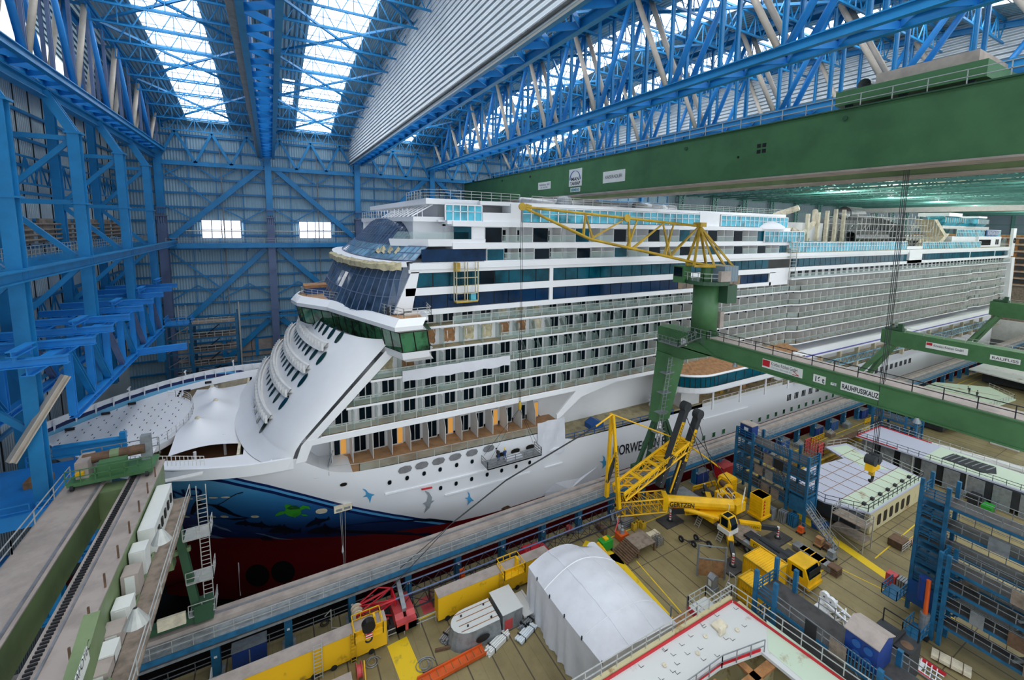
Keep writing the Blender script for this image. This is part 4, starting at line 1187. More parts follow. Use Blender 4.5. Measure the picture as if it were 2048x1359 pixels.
# cargo on the open deck
sp(MB().box(64.5, 69.5, 54.6, 58.4, 9.0, 12.4), 'wrapped_crate', 'white_matte')
for i in range(7): sp(MB().tube((59.6 + .7*(i % 3), 54.6, 9.5 + .8*(i//3)), (59.8 + .7*(i % 3), 57.6, 9.5 + .8*(i//3)), .42, 10), 'wrapped_roll', 'tarp')
sp(MB().prism([(44, 55, 9.0), (46.6, 55, 9.0), (46.6, 55, 9.8), (45.2, 55, 10.4), (44, 55, 9.8)], (0, 1.8, 0)), 'blue_bin', 'sign_blue')
# warm lamp-lit space behind the open deck, bulkhead given a brown tone
wl_ = MB().box(64, 98, 62, 62.3, 9, 14.4); sp(wl_, 'inner_bulkhead', 'wood')
for i in range(5): sp(MB().lathe((67 + 6*i, 59, 13.4), [(.3, 0), (.34, .1), (.02, .3)], 8), 'work_lamp', 'lamp')
for i in range(12):
    x = 70 + 2.4*i + random.uniform(-.4, .4); s = random.uniform(.6, 1.4)
    sp(MB().box(x, x + s, 55.4 + random.uniform(0, 3), 57.4 + random.uniform(0, 2), 9, 9 + s), 'deck_cargo', random.choice(('wood', 'wood_dark', 'plank_grey', 'yellow_old')))
br_ = MB(); railing(br_, [(70, YS + .1, 8.3), (96, YS + .1, 8.2)], 1.2, 2.2, .05, 2).box(70, 96, YS + .05, YS + .15, 8.2, 8.9); sp(br_, 'deck_railing', 'white_matte')
# protruding lounge with rounded end
def lounge(z, o=0.):
    L = [(61 - o + 6.5*(1 - math.cos(t)), YS + 1.0 - (5.0 + o)*math.sin(t)*1.0, z) for t in [math.pi/2*i/10 for i in range(11)]]
    return L + [(96, YS - 4.0 - o, z)]
lg = MB(); lg.grid([lounge(13.0), lounge(13.2, .1), lounge(14.2, .25)]); lg.poly(lounge(13.0) + [(96, YS + 2, 13.0)]); sp(lg, 'lounge_skirt', 'white')
lgw = MB(); lgw.grid([lounge(14.2), lounge(16.0)]); LG = sp(lgw, 'lounge_glass', 'glass_teal')
mu = MB()
a, b = lounge(14.2), lounge(16.0)
for p, q in zip(a, b): mu.beam(p, q, .1, .1)
for i in range(11): mu.beam((68.5 + 2.5*i, YS - 4.0, 14.2), (68.5 + 2.5*i, YS - 4.0, 16.0), .1, .1)
sp(mu, 'lounge_mullions', 'black', par=LG)
lgr = MB(); lgr.grid([lounge(16.0), lounge(16.2, .2), lounge(16.5, .1)]); sp(lgr, 'lounge_cornice', 'white')
rf2 = MB(); top = lounge(16.5, .1); rf2.grid([top, [(lerp(p[0], 72, .25) if p[0] < 72 else p[0], YS + 1.5, 18.2) for p in top]]); sp(rf2, 'lounge_roof', 'wood')
ck2 = MB().prism([(58.5, YS - .1, 9), (63.0, YS - .1, 13), (63.5, YS - .1, 16.6), (60.6, YS - .1, 16.6), (58.6, YS - .1, 15)], (0, .5, 0)); sp(ck2, 'lounge_cheek', 'white')
for x in (69, 77, 85, 93): sp(MB().tube((x, YS - 2.8, 9), (x, YS - 2.8, 13.0), .18, 8), 'lounge_post', 'white')
# aft overhang with purple stripe, gallery lattice and lower decks
oh = MB().box(96, 232, YS - 3.6, YW + 4, 14.8, 15.4).box(92, 232, YS - 4.0, YS - 3.4, 15.2, 17.0); sp(oh, 'aft_overhang', 'white')
mat('stripe_purple', (92, 84, 168), .45, 0, .05)
sp(MB().box(94, 232, YS - 4.06, YS - 4.0, 15.5, 15.8), 'purple_stripe', 'stripe_purple')
aw = MB()
for i in range(44): aw.box(97 + 3*i, 99.2 + 3*i, 55.8, 56, 12.3, 14.6)
sp(aw, 'aft_windows', 'glass_dark', kind='stuff'); sp(MB().box(96, 232, 56, 60, 8.4, 14.9), 'aft_bulkhead', 'white')
gt = MB(); gt.beam((102, YS - 2.6, 11.0), (215, YS - 2.6, 11.0), .25, .3).beam((102, YS - 2.6, 12.6), (215, YS - 2.6, 12.6), .25, .3)
for i in range(56): gt.beam((102 + 2*i, YS - 2.6, 11), (103 + 2*i, YS - 2.6, 12.6), .1, .16); gt.beam((103 + 2*i, YS - 2.6, 12.6), (104 + 2*i, YS - 2.6, 11), .1, .16)
sp(gt, 'gallery_lattice', 'glass_sky'); sp(MB().box(100, 216, YS - 2.6, YS + 2, 10.7, 10.9), 'gallery_floor', 'cream')
for i in range(14): sp(MB().box(100 + 8.5*i, 100.8 + 8.5*i, YS - 1.2, YS - .4, 8.2, 14.8), 'gallery_column', 'cream')
for i in range(5): sp(MB().lathe((108 + 9*i, YS - 1, 14.4), [(.3, 0), (.34, .1), (.02, .3)], 8), 'work_lamp', 'lamp')
sp(MB().box(96, 236, YS + .3, 60, 8.2, 8.4), 'aft_lower_deck', 'deck_buff')
ar = MB(); railing(ar, [(96, YS + .1, 8.2), (236, YS + .1, 8.2)], 1.1, 3, .04, 2); sp(ar, 'deck_railing', 'rail')
fn = MB(); fn.prism([(234.5, YS - 1.2, 14), (238, YS - 1.2, 14), (235.6, YS - 1.2, 33.6), (232.5, YS - 1.2, 33.6)], (0, 2.2, 0)); sp(fn, 'stern_pylon', 'white')

# ---- suite decks and turquoise glazing above
sd = MB().box(20, 93, 56.8, 93, 37.3, 42.4).box(20, 94, 54.1, 95, 38.95, 39.75).box(20, 94, 54.0, 95, 41.85, 42.5).box(24.4, 94, 54.1, 57, 37.25, 37.35)
sp(sd, 'suite_block', 'white')
per = 7.35
for lev, (z0, z1) in enumerate(((37.35, 38.95), (39.75, 41.85))):
    for i in range(10):
        xa = 24.8 + per*i - (.3 if lev else 0)
        W = MB().box(xa, xa + 2.6, 54.3, 57, z0, z1); F = sp(W, 'bay_frame', 'white')
        sp(MB().box(xa + .1, xa + 2.5, 54.2, 54.3, z0 + .05, z1 - .1), 'bay_window', 'glass_dark' if (i + lev) % 3 else 'glass_teal', par=F)
        dv = MB().box(xa + 4.9, xa + 5.0, 54.5, 56.8, z0, z1); sp(dv, 'suite_divider', 'white_matte')
        for dx in (3.1, 5.3):
            D = MB(); D.mi(0).box(xa + dx, xa + dx + 1.3, 56.65, 56.8, z0, z0 + 1.75); D.mi(1).box(xa + dx + .12, xa + dx + .58, 56.6, 56.65, z0 + .15, z0 + 1.65).box(xa + dx + .72, xa + dx + 1.18, 56.6, 56.65, z0 + .15, z0 + 1.65)
            sp(D, 'suite_door', ['white_matte', 'glass_dark'])
        g = MB().poly([(xa + 2.7, 54.2, z0), (xa + per - .1, 54.2, z0), (xa + per - .1, 54.2, z0 + .95), (xa + 2.7, 54.2, z0 + .95)]); G = sp(g, 'balcony_glass', 'glass_rail')
        sp(MB().beam((xa + 2.6, 54.2, z0 + .98), (xa + per, 54.2, z0 + .98), .07, .07), 'glass_rail_bar', 'rail', par=G)
sp(MB().box(16.0, 24.6, 54.25, 54.4, 37.4, 38.95), 'side_window_band', 'glass_blue')
sp(MB().box(20.2, 22.6, 54.25, 54.35, 39.9, 41.8), 'suite_window', 'glass_teal')
def glazing(x0, x1, n, z0, z1, y):
    g = MB().box(x0, x1, y, y + .08, z0, z1); G = sp(g, 'turquoise_glazing', 'glass_turq'); b = MB()
    for i in range(n + 1):
        x = lerp(x0, x1, i/n); b.box(x - .07, x + .07, y - .1, y + .1, z0, z1)
    b.box(x0, x1, y - .1, y + .1, (z0 + z1)/2 + .1, (z0 + z1)/2 + .17).box(x0, x1, y - .12, y + .1, z1 - .1, z1 + .05)
    sp(b, 'glazing_posts', 'white', par=G); return G
tp_ = MB().box(18.5, 93.5, 55.2, 94, 42.4, 42.6).box(20, 92, 60, 90, 42.6, 44.8).box(17, 24.2, 55.5, 92, 44.6, 45.3).box(24, 93, 54.6, 95, 44.7, 45.2)
tp_.box(24.2, 28.9, 54.2, 56.5, 42.4, 43.7).box(28.4, 30.1, 54.3, 57, 42.4, 45.0).box(66.5, 72, 54.5, 58, 42.4, 45); sp(tp_, 'top_deck_house', 'white')
glazing(19.2, 24.2, 5, 42.6, 44.6, 54.6); glazing(30.1, 66.4, 24, 42.6, 44.6, 54.4); glazing(72.2, 93.4, 15, 42.6, 44.6, 54.4)
tr_ = MB(); railing(tr_, [(16.8, 64, 45.3), (16.8, 56, 45.3), (18.5, 54.8, 45.3), (30, 54.8, 45.2)], 1.1, 1.4, .03, 3); railing(tr_, [(32, 54.9, 45.2), (93, 54.9, 45.2)], 1.0, 1.8, .03, 3); sp(tr_, 'top_railing', 'rail')
sp(MB().tube((34, 62, 45.6), (58, 62, 45.6), .9, 10), 'wrapped_duct', 'duct', True); sp(MB().tube((56, 60, 45.8), (66, 60, 45.6), .7, 10), 'wrapped_duct', 'duct', True)
sp(MB().lathe((41, 60, 45.2), [(1.3, 0), (1.2, 1.2), (.9, 1.6), (.01, 1.7)], 12), 'ventilator', 'galv')
sp(MB().lathe((60.5, 57.5, 45.2), [(.5, 0), (.55, .5), (.3, .9), (.01, 1.0)], 10), 'radar_dome', 'white')
dome = MB(); dome.lathe((88, 57.5, 42.2), [(5.2, 0), (5.0, .5), (4.0, 1.2), (2.4, 1.7), (.01, 1.9)], 20); sp(dome, 'domed_canopy', 'white', True)
glazing(85, 99, 9, 39.6, 41.8, 53.9)
gb = MB(); 
for z in (36.5, 38, 39.5): gb.box(93.5, 96, 53.2, 54, z, z + .1)
for x in (93.6, 95.8): gb.beam((x, 53.3, 32), (x, 53.3, 40.5), .12, .12)
for k in range(12): gb.beam((93.6, 53.3, 32 + .7*k), (95.8, 53.3, 32 + .7*k), .07, .07)
sp(gb, 'access_ladder_tower', 'rail')
# ---- lido deck aft of the suites
ldk = MB().box(93, 235, 54.2, 95, 37.2, 37.4); sp(ldk, 'lido_deck', 'deck_buff')
glazing(94.5, 150, 42, 37.4, 39.5, 54.3); glazing(160, 205, 34, 37.4, 39.3, 54.3)
hb = MB().box(186, 228, 56, 90, 39.3, 41.0).box(206, 228, 55.2, 90, 37.4, 41.0).box(150, 160, 54.2, 57, 37.4, 38.2)
sp(hb, 'aft_house', 'white'); sp(MB().box(206.5, 217, 55.0, 55.2, 38.0, 39.9), 'aft_dark_window', 'glass_dark'); sp(MB().box(222.5, 223.3, 55.0, 55.2, 38.2, 40), 'aft_slot', 'black'); sp(MB().box(224.3, 225.1, 55.0, 55.2, 38.2, 40), 'aft_slot', 'black')
glazing(188, 228, 30, 41.0, 43.2, 55.6)
sg = MB().box(212, 223.5, 55.0, 55.2, 41.2, 43.1); SG = sp(sg, 'name_board', 'sign_blue'); text('NORWEGIAN BLISS', 1.9, (212.5, 54.9, 41.5), (1, 0, 0), (0, 0, 1), 'sign', SG, 'board_lettering', .03, 10.5)
for x0, x1 in ((184, 203), (212, 225)):
    c = MB(); rows = []
    for z, o in ((44.3, 1.0), (45.4, 0), (46.8, 0), (47.3, 1.0)): rows.append([(x0 + o, 62 + o, z), (x0 + o + 1.5, 58 + o, z), (x1 - o - 1.5, 58 + o, z), (x1 - o, 62 + o, z)])
    c.grid(rows); C_ = sp(c, 'sky_pod', 'glass_turq')
    f = MB()
    for i in range(10): x = lerp(x0 + 1.5, x1 - 1.5, i/9); f.beam((x, 57.9, 45.3), (x, 57.9, 46.9), .18, .18)
    f.box(x0, x1, 58, 66, 43.4, 44.3); sp(f, 'pod_frame', 'white_matte', par=C_)
sp(MB().box(188, 199, 58, 66, 47.3, 48.4), 'pod_roof', 'white'); sp(MB().box(214, 222, 58, 66, 47.3, 47.9), 'pod_roof', 'white')
ss = MB(); ss.box(233, 236, 53.4, 54.2, 34, 44); sp(ss, 'stern_screen', 'white'); sp(MB().lathe((234.6, 53.2, 39.6), [(1.0, 0), (1.0, .15), (.55, .15), (.55, 0)], 14, 'y'), 'stern_emblem', 'ink')
rows = []; sw_ = MB()
for a in range(12): x = 227 + .8*a; rows.append([(x, 55, 37.4), (x, 55, 38.6 + 2.0*math.sin(math.pi*(a/11)**.8))])
sw_.grid(rows); sp(sw_, 'stern_windbreak', 'glass_rail')
# twisting slide and pale blocks on the lido deck
sl_ = MB(); P = [V((113.5 + 4.2*math.cos(t), 66 + 4.2*math.sin(t), 47.8 - 1.5*t)) for t in [i*.35 for i in range(19)]]
sl_.path(P, .75, 8); sp(sl_, 'water_slide', 'cream', True)
sp(MB().path([V((118, 62, 47)), V((116, 61, 44)), V((110, 60.5, 41)), V((104, 60, 38.6))], .6, 8), 'water_slide', 'cream', True)
for x, z in ((102, 42.5), (103.5, 41.5), (111.5, 46), (116, 46.5), (120, 47), (124, 47.5), (128, 47.5)): sp(MB().box(x, x + .7, 60, 60.7, 37.4, z), 'slide_pylon', 'cream')
sp(MB().box(112, 126, 64, 72, 37.4, 44), 'slide_house', 'white'); sp(MB().box(103, 112, 57, 60, 38, 39.6), 'pool_bar', 'glass_turq'); sp(MB().box(124, 138, 57, 60, 38, 39.4), 'green_container', 'green_machine')
for z, y, x0, x1, r in ((46.8, 63, 134, 142, 1.8), (40.6, 60.5, 133, 152, 1.3)): 
    sp(MB().lathe((x0, y, z), [(r, 0), (r, x1 - x0), (r*.9, x1 - x0), (r*.9, 0)], 14, 'x'), 'funnel_duct', 'steelplate', True)
fu = MB().prism([(150, 62, 37.4), (172, 62, 37.4), (167, 62, 44), (152, 62, 46)], (0, 16, 0)); sp(fu, 'funnel', 'block_dark')
sp(MB().prism([(176, 57, 37.6), (180, 57, 37.6), (187, 57, 41.8), (184, 57, 41.8), (176.5, 57, 46), (174, 57, 46), (183, 57, 41)], (0, 5, 0)), 'funnel_brace', 'cream')
# ---- scaffold around the funnel (a thing of its own standing on the deck)
SC = thing('deck_scaffold', 'dense grey tube scaffold around the unfinished funnel on the top deck', 'scaffold', (152, 62, 37.4))
for j in range(4):
    b = MB(); y = 57 + 3.4*j
    for i in range(24):
        x = 128 + 2.2*i + .3*j; top = 46.5 - .02*abs(i - 10)**1.7 + random.uniform(-1, 1); b.beam((x, y, 37.4), (x, y, top), .12, .12)
        if i % 2 == 0: b.beam((x, y, 38 + 2*(i % 3)), (x + 2.2, y, 40 + 2*(i % 3)), .1, .1)
    for k in range(5): b.beam((128, y, 38.6 + 1.8*k), (178 - 3*k, y, 38.6 + 1.8*k), .12, .12)
    b.build('scaffold_bay', 'galv' if j % 2 else 'rail', SC)
pl = MB()
for k in range(5): pl.box(130, 176 - 3*k, 57, 58.2, 38.5 + 1.8*k, 38.6 + 1.8*k)
pl.build('scaffold_planks', 'plank_grey', SC)
# ================================================================== dock edge crane runway
def onplane(px, py, A, B):
    """point where the sight line meets the upright plane through ground points A and B"""
    r = ray(px, py); n = V((-(B[1] - A[1]), B[0] - A[0])); d = n.x*A[0] + n.y*A[1]
    t = d/(n.x*r[0] + n.y*r[1]); return V((r[0]*t, r[1]*t, CAMZ + r[2]*t))
RW = thing('crane_runway', 'long grey crane runway on blue columns along the dock edge below the ship', 'runway', (60, 46.5, 4.2))
MB().box(-30, 330, 46.3, 47.9, 4.5, 5.5).build('runway_beam', 'walk', RW)
MB().box(-30, 330, 45.0, 46.3, 4.55, 4.75).box(-30, 330, 45.6, 46.3, 4.75, 5.1).build('side_walkway', 'galv', RW)
MB().box(-30, 330, 44.9, 45.0, 4.3, 4.8).build('blue_fascia', 'blue_scaffold', RW)
MB().box(-30, 330, 45.3, 46.6, 3.55, 3.8).box(-30, 330, 45.9, 46.3, 3.8, 4.5).build('lower_flange', 'galv', RW)
MB().box(-30, 330, 47.0, 47.15, 5.5, 5.66).build('crane_rail', 'steelplate', RW)
railing(MB(), [(-30, 44.95, 4.9), (118, 44.95, 4.9)], 1.1, 1.5, .025, 2).build('railing', 'rail', RW)
for i in range(36):
    x = -12.2 + 5.95*i + (0 if i < 4 else 0)
    T = thing('runway_column', 'blue steel column carrying the dock edge crane runway, %s along from the bow' % (ORD[i] if i < 24 else 'far aft, number %d' % (i + 1)), 'column', (x, 46.4, 0), 'runway columns')
    MB().box(x - .35, x + .35, 46.0, 46.8, .05, 3.55).build('shaft', 'blue_scaffold', T)
    MB().box(x - .6, x + .6, 45.7, 47.1, 0, .08).build('foot_plate', 'galv', T)
    MB().box(x - .12, x + .12, 45.97, 46.0, 1.9, 2.1).build('number_plate', 'sign', T)
for i, (x, c) in enumerate(((-3.6, 'navy'), (60.5, 'navy'), (66, 'navy'), (78, 'navy'), (84, 'sign_blue'), (96, 'navy'), (102, 'sign_blue'), (115, 'navy'))):
    b = MB().box(x - 1.4, x + 1.4, 45.7, 46.9, 0, 1.9); o = one('equipment_cabinet', b, c, 'dark blue cabinet under the dock edge runway, %s along from the bow' % ORD[i], 'cabinet', 'cabinets under the runway')
    MB().box(x - .05, x + .05, 45.66, 45.7, .2, 1.7).box(x - 1.45, x + 1.45, 45.65, 46.95, 1.9, 1.96).build('door_trim', 'galv', o)

# ================================================================== overhead bridge crane
KC = thing('bridge_crane', 'long green overhead bridge crane with white name plates spanning the hall', 'crane', (52, 55, 47))
def girder(name, x0, x1, z0, z1, mname='green', cut=True):
    g = MB(); prof = [(-12, z0), (116.5, z0), (118.8, z0 + 2.2), (118.4, z1), (-12, z1)]
    g.prism([(x0, y, z) for y, z in prof], (x1 - x0, 0, 0)); return g.build(name, mname, KC)
G1 = girder('front_girder', 47.3, 49.4, 47.7, 53.3); G2 = girder('rear_girder', 54.6, 56.8, 47.5, 53.3, 'green_pale')
MB().box(47.0, 49.7, -12, 116.5, 47.55, 47.72).box(54.3, 57.1, -12, 116.5, 47.35, 47.52).build('bottom_flange', 'walk', KC)
MB().box(47.0, 49.7, -12, 118.4, 53.3, 53.42).build('top_flange', 'green_dark', KC)
railing(MB(), [(47.2, -12, 53.42), (47.2, 118.2, 53.42)], 1.1, 2.4, .035, 2).build('railing', 'rail', KC)
MB().box(48.2, 48.4, -12, 118, 53.42, 53.65).box(55.6, 55.8, -12, 118, 53.42, 53.65).build('trolley_rail', 'steelplate', KC)
MB().box(47.4, 56.7, 116.4, 118.3, 48.6, 50.6).build('end_carriage', 'green', KC)
def plate(y0, y1, z0, z1, par=G1, x=47.3, name='name_plate', m_='sign'):
    return MB().box(x - .08, x, y1, y0, z0, z1).build(name, m_, par)
P = plate(78.6, 74.0, 49.3, 50.7); text('Hallenkran   621', .62, (47.2, 78.2, 50.0), (0, -1, 0), (0, 0, 1), 'ink', P, 'lettering', .0, 3.8); text('350 · 300 · 300 t', .4, (47.2, 77.6, 49.5), (0, -1, 0), (0, 0, 1), 'ink', P, 'lettering', .0, 2.6)
P = plate(67.8, 64.0, 49.2, 52.2); text('MAN', .85, (47.2, 67.1, 50.15), (0, -1, 0), (0, 0, 1), 'ink', P, 'lettering', 0, 2.4, None, .02); text('TAKRAF', .8, (47.2, 67.4, 49.4), (0, -1, 0), (0, 0, 1), 'ink', P, 'lettering', 0, 3.0, None, .02)
ar = MB()
pts = [(67.5 - 1.6 + 1.55*math.cos(math.pi*i/14), 50.3 + 1.55*math.sin(math.pi*i/14)) for i in range(15)]
for (a, za), (b, zb) in zip(pts, pts[1:]): ar.beam((47.18, a, za), (47.18, b, zb), .2, .04)
ar.build('arch_emblem', 'sign_blue', P)
P = plate(67.3, 64.4, 48.2, 48.95); text('SIEMENS', .62, (47.2, 67.1, 48.35), (0, -1, 0), (0, 0, 1), 'teal_text', P, 'lettering', 0, 2.5, None, .02)
P = plate(58.2, 53.0, 49.1, 50.9); text('KAISERADLER', .75, (47.2, 57.6, 49.75), (0, -1, 0), (0, 0, 1), 'ink', P, 'lettering', 0, 4.0)
for dy in (0, .62):
    for dz in (0, .62): MB().box(47.24, 47.3, 30.6 + dy, 31.0 + dy, 50.4 + dz, 50.8 + dz).build('vent_hatch', 'black', G1)
for y, z in ((22.9, 52.5), (41.5, 52.3), (82, 52.2), (95, 52.4)): MB().lathe((47.1, y, z), [(.01, 0), (.22, 0), (.22, .2)], 12, 'x').build('flood_lamp', 'green_dark', G1)
MB().lathe((47.25, 33.9, 50.3), [(.01, 0), (.14, 0), (.14, .06)], 10, 'x').build('inspection_port', 'black', G1)
TR = thing('crane_trolley', 'green crab trolley standing on top of the overhead bridge crane at right', 'trolley', (52, 18, 53.6))
MB().box(47.8, 56.5, 13.6, 24.2, 53.9, 55.2).build('frame', 'green', TR); MB().box(49, 55.5, 14.5, 21.5, 55.2, 56.4).build('machine_house', 'walk', TR)
for y in (14.6, 19, 23.2):
    for x in (48.3, 55.7): MB().lathe((x - .15, y, 53.85), [(.01, 0), (.3, 0), (.3, .3), (.01, .3)], 12, 'x').build('wheel', 'dark', TR)
MB().lathe((49.8, 22.8, 55.9), [(.6, 0), (.6, 4.5)], 12, 'x').build('hoist_drum', 'galv', TR)

# ================================================================== half portal crane with slewing jib
RK = thing('portal_jib_crane', 'green half-portal crane with round tower and yellow lattice jib', 'crane', (52.8, 40, 5.7))
MB().box(51.5, 54.2, -10, 48.4, 24.9, 27.0).build('main_girder', 'green', RK)
gd = [c for c in RK.children]
RG = bpy.data.objects['main_girder']
MB().box(51.3, 54.4, -10, 48.4, 24.75, 24.9).box(51.35, 54.4, -10, 48.4, 27.0, 27.12).build('girder_flange', 'green', RK)
MB().box(51.6, 54.2, -10, 40, 27.12, 27.18).build('walkway', 'walk', RK)
railing(MB(), [(51.6, 39.5, 27.15), (51.6, -10, 27.15)], 1.1, 2.3, .04, 2).build('walkway_railing', 'dark', RK)
hbk = MB().prism([(51.3, 48.6, 27.0), (51.3, 43.0, 27.0), (51.3, 38.4, 25.0), (51.3, 43.5, 23.0), (51.3, 48.6, 22.9)], (3.2, 0, 0)); hbk.build('head_block', 'green', RK)
lg_ = MB(); lg_.add([(51.0, 45.6, 23.2), (54.4, 45.6, 23.2), (54.4, 48.4, 23.2), (51.0, 48.4, 23.2), (49.2, 46.2, 12.8), (52.2, 46.2, 12.8), (52.2, 47.6, 12.8), (49.2, 47.6, 12.8)], [(0, 1, 2, 3), (4, 7, 6, 5), (0, 4, 5, 1), (1, 5, 6, 2), (2, 6, 7, 3), (3, 7, 4, 0)])
lg_.build('leg', 'green', RK)
for xa, xb in ((49.8, 46.6), (50.2, 48.6), (51.4, 53.6), (51.9, 55.2)): MB().beam((xa, 46.9, 13.0), (xb, 46.9, 6.2), .5, .5).build('leg_strut', 'green_dark', RK)
MB().box(45.8, 56.6, 46.4, 47.5, 5.7, 6.4).build('bogie_beam', 'green_dark', RK)
la = MB()
for k in range(30): la.beam((50.3 - .075*k, 45.2, 22.6 - .55*k), (51.0 - .075*k, 45.2, 22.6 - .55*k), .06, .06)
la.beam((50.3, 45.2, 23), (48.0, 45.2, 6.2), .08, .08).beam((51.0, 45.2, 23), (48.7, 45.2, 6.2), .08, .08)
for k in range(5): la.box(49.6 - .4*k, 51.4 - .4*k, 45.0, 46.2, 20.6 - 3*k, 20.7 - 3*k)
for k in range(16): la.beam((50.2 - .15*k, 44.7, 22 - 1.05*k), (51.0 - .15*k, 44.7, 22 - 1.05*k), .05, .05)
la.build('access_ladder', 'galv', RK)
MB().tube((53, 41.6, 27), (53, 41.6, 34.4), 1.75, 24).build('tower', 'green', RK, True)
MB().tube((53, 41.6, 26.2), (53, 41.6, 27.3), 2.1, 24).build('tower_base_ring', 'green_dark', RK)
pfm = MB(); railing(pfm, [(50.9, 44.4, 27.1), (50.9, 39.4, 27.1), (51.2, 39.0, 27.1)], 1.1, 1.0, .035, 2); railing(pfm, [(50.2, 47.4, 25.1), (50.2, 43.6, 25.1), (50.2, 40.6, 27.0)], 1.0, .8, .035, 2); pfm.box(50.2, 51.3, 43.5, 47.4, 25.0, 25.1).prism([(50.2, 43.6, 25.0), (50.2, 40.4, 27.0), (50.2, 40.4, 27.1), (50.2, 43.6, 25.15)], (1.0, 0, 0)); pfm.build('access_platform', 'galv', RK)
MB().box(51.0, 51.3, 42.9, 43.8, 25.3, 26.2).build('switch_box', 'sign', RK)
MB().box(54.6, 55.4, 40.2, 41.0, 28.0, 30.4).build('control_cabinet', 'walk', RK)
JA, JB = (53.0, 41.6), (28.5, 51.5)
MB().tube((53, 41.6, 34.4), (53, 41.6, 34.9), 3.0, 24).build('slewing_deck', 'green_dark', RK)
ru = MB(); railing(ru, [(50.3, 43.6, 34.9), (50.3, 40.0, 34.9), (52.0, 38.8, 34.9), (55, 39.0, 34.9)], 1.1, 1.0, .035, 2); ru.build('deck_railing', 'rail', RK)
MB().box(50.0, 51.6, 43.2, 45.0, 34.4, 36.8).build('operator_cab', 'green', RK); MB().box(49.9, 50.0, 43.4, 44.8, 35.3, 36.6).build('cab_window', 'glass_dark', RK)
MB().tube((53, 41.6, 34.9), (53, 41.6, 37.0), .9, 16).build('king_post', 'green', RK)
mh = MB().box(53.0, 55.9, 38.8, 41.6, 34.9, 37.0); mh.build('machinery_house', 'wall_grey', RK); MB().box(51.8, 53.8, 38.4, 38.9, 35.0, 36.4).build('winch_cabinet', 'walk', RK)
MB().box(53.6, 55.6, 38.6, 41.0, 31.9, 34.4).build('counterweight', 'green_dark', RK)
q = lambda px, py: onplane(px, py, JA, JB)
tip, knee, foot, apex = q(1044, 413), q(1180, 478), q(1412, 530), q(1400, 452)
off = V((JA[1] - JB[1], JB[0] - JA[0], 0)).normalized()
jb = [('lower_chord', MB().tube(tip, knee + off*.5, .17, 8).tube(knee + off*.5, foot + off*.9, .17, 8)), ('lower_chord', MB().tube(tip, knee - off*.5, .17, 8).tube(knee - off*.5, foot - off*.9, .17, 8)), ('upper_chord', MB().tube(tip, apex, .17, 8)), ('tip_gusset', MB().beam(q(1050, 413), q(1062, 416), .25, .8))]
for nme, b in jb: b.build(nme, 'yellow_old', RK)
def up_at(px): 
    return tip.lerp(apex, (px - 1044)/(1400 - 1044))
def lo_at(px):
    return tip.lerp(knee, (px - 1044)/(136)) if px < 1180 else knee.lerp(foot, (px - 1180)/(232))
for a, b in ((1166, 1166), (1186, 1166), (1180, 1248), (1256, 1252), (1252, 1270), (1262, 1326), (1338, 1322), (1326, 1345), (1336, 1398)):
    MB().beam(lo_at(a) + off*.4, up_at(b), .16, .16).build('jib_brace', 'yellow_old', RK)
    MB().beam(lo_at(a) - off*.4, up_at(b), .16, .16).build('jib_brace', 'yellow_old', RK)
for e in (tip, up_at(1248)):
    MB().lathe(e + off*.25, [(.01, -.1), (.5, -.1), (.5, .1), (.01, .1)], 16, 'y').build('sheave', 'yellow_old', RK)
back = q(1458, 532)
for s in (-1, 1):
    MB().beam(apex, q(1380, 530) + off*1.1*s, .3, .3).build('mast_strut', 'yellow_old', RK); MB().beam(apex, q(1420, 528) + off*1.1*s, .28, .28).build('mast_strut', 'yellow_old', RK)
    MB().beam(apex, back + off*1.1*s, .26, .26).build('back_stay', 'yellow_old', RK); MB().beam(q(1380, 530) + off*1.1*s, back + off*1.1*s, .3, .35).build('base_beam', 'yellow_old', RK)
MB().box(apex.x - .6, apex.x + .6, apex.y - .6, apex.y + .6, apex.z - .1, apex.z + .5).build('mast_head', 'yellow_old', RK)
hk = V((28.7, 51.6, 18.0))
rp_ = MB(); 
for d in (-.12, .12): rp_.tube((tip.x + d, tip.y, tip.z - .3), (hk.x + d, hk.y, hk.z), .035, 5)
rp_.build('hoist_rope', 'dark', RK)
HB_ = MB().lathe((hk.x, hk.y, hk.z - 1.2), [(.05, 0), (.2, .1), (.25, .6), (.18, 1.1), (.05, 1.3)], 10).build('hook_block', 'yellow_old', RK)
PXF = 51.5
def rplate(px0, px1, y_, h, txt, size, fit, col='ink', second=None, z=None):
    ya = aty; a = atx(px0, y_, PXF); b = atx(px1, y_, PXF)
    zc = z
    P = MB().box(PXF - .07, PXF, b.y, a.y, zc - h/2, zc + h/2).build('sign_plate', 'sign', RG)
    if second:
        MB().box(PXF - .1, PXF - .07, a.y - .95, a.y - .05, zc - h*.3, zc + h*.42).build('red_emblem', 'red', P)
        text(txt, size, (PXF - .08, a.y - 1.1, zc), (0, -1, 0), (0, 0, 1), col, P, 'lettering', 0.0, fit); text(second, size*.55, (PXF - .08, a.y - 1.1, zc - h*.34), (0, -1, 0), (0, 0, 1), 'bird_grey', P, 'lettering', 0, fit*.8)
        c = MB()
        for p, q_ in (((.95, .05), (.25, -.35)), ((.25, -.35), (.95, -.35)), ((.3, -.36), (1.0, -.4))): c.beam((PXF - .09, b.y + .1 + p[0] - .0, zc + p[1]), (PXF - .09, b.y + .1 + q_[0], zc + q_[1]), .07, .03)
        c.build('arrow_emblem', 'red', P)
    else: text(txt, size, (PXF - .08, a.y - .12, zc - size*.36), (0, -1, 0), (0, 0, 1), col, P, 'lettering', 0.0, fit, None, .02)
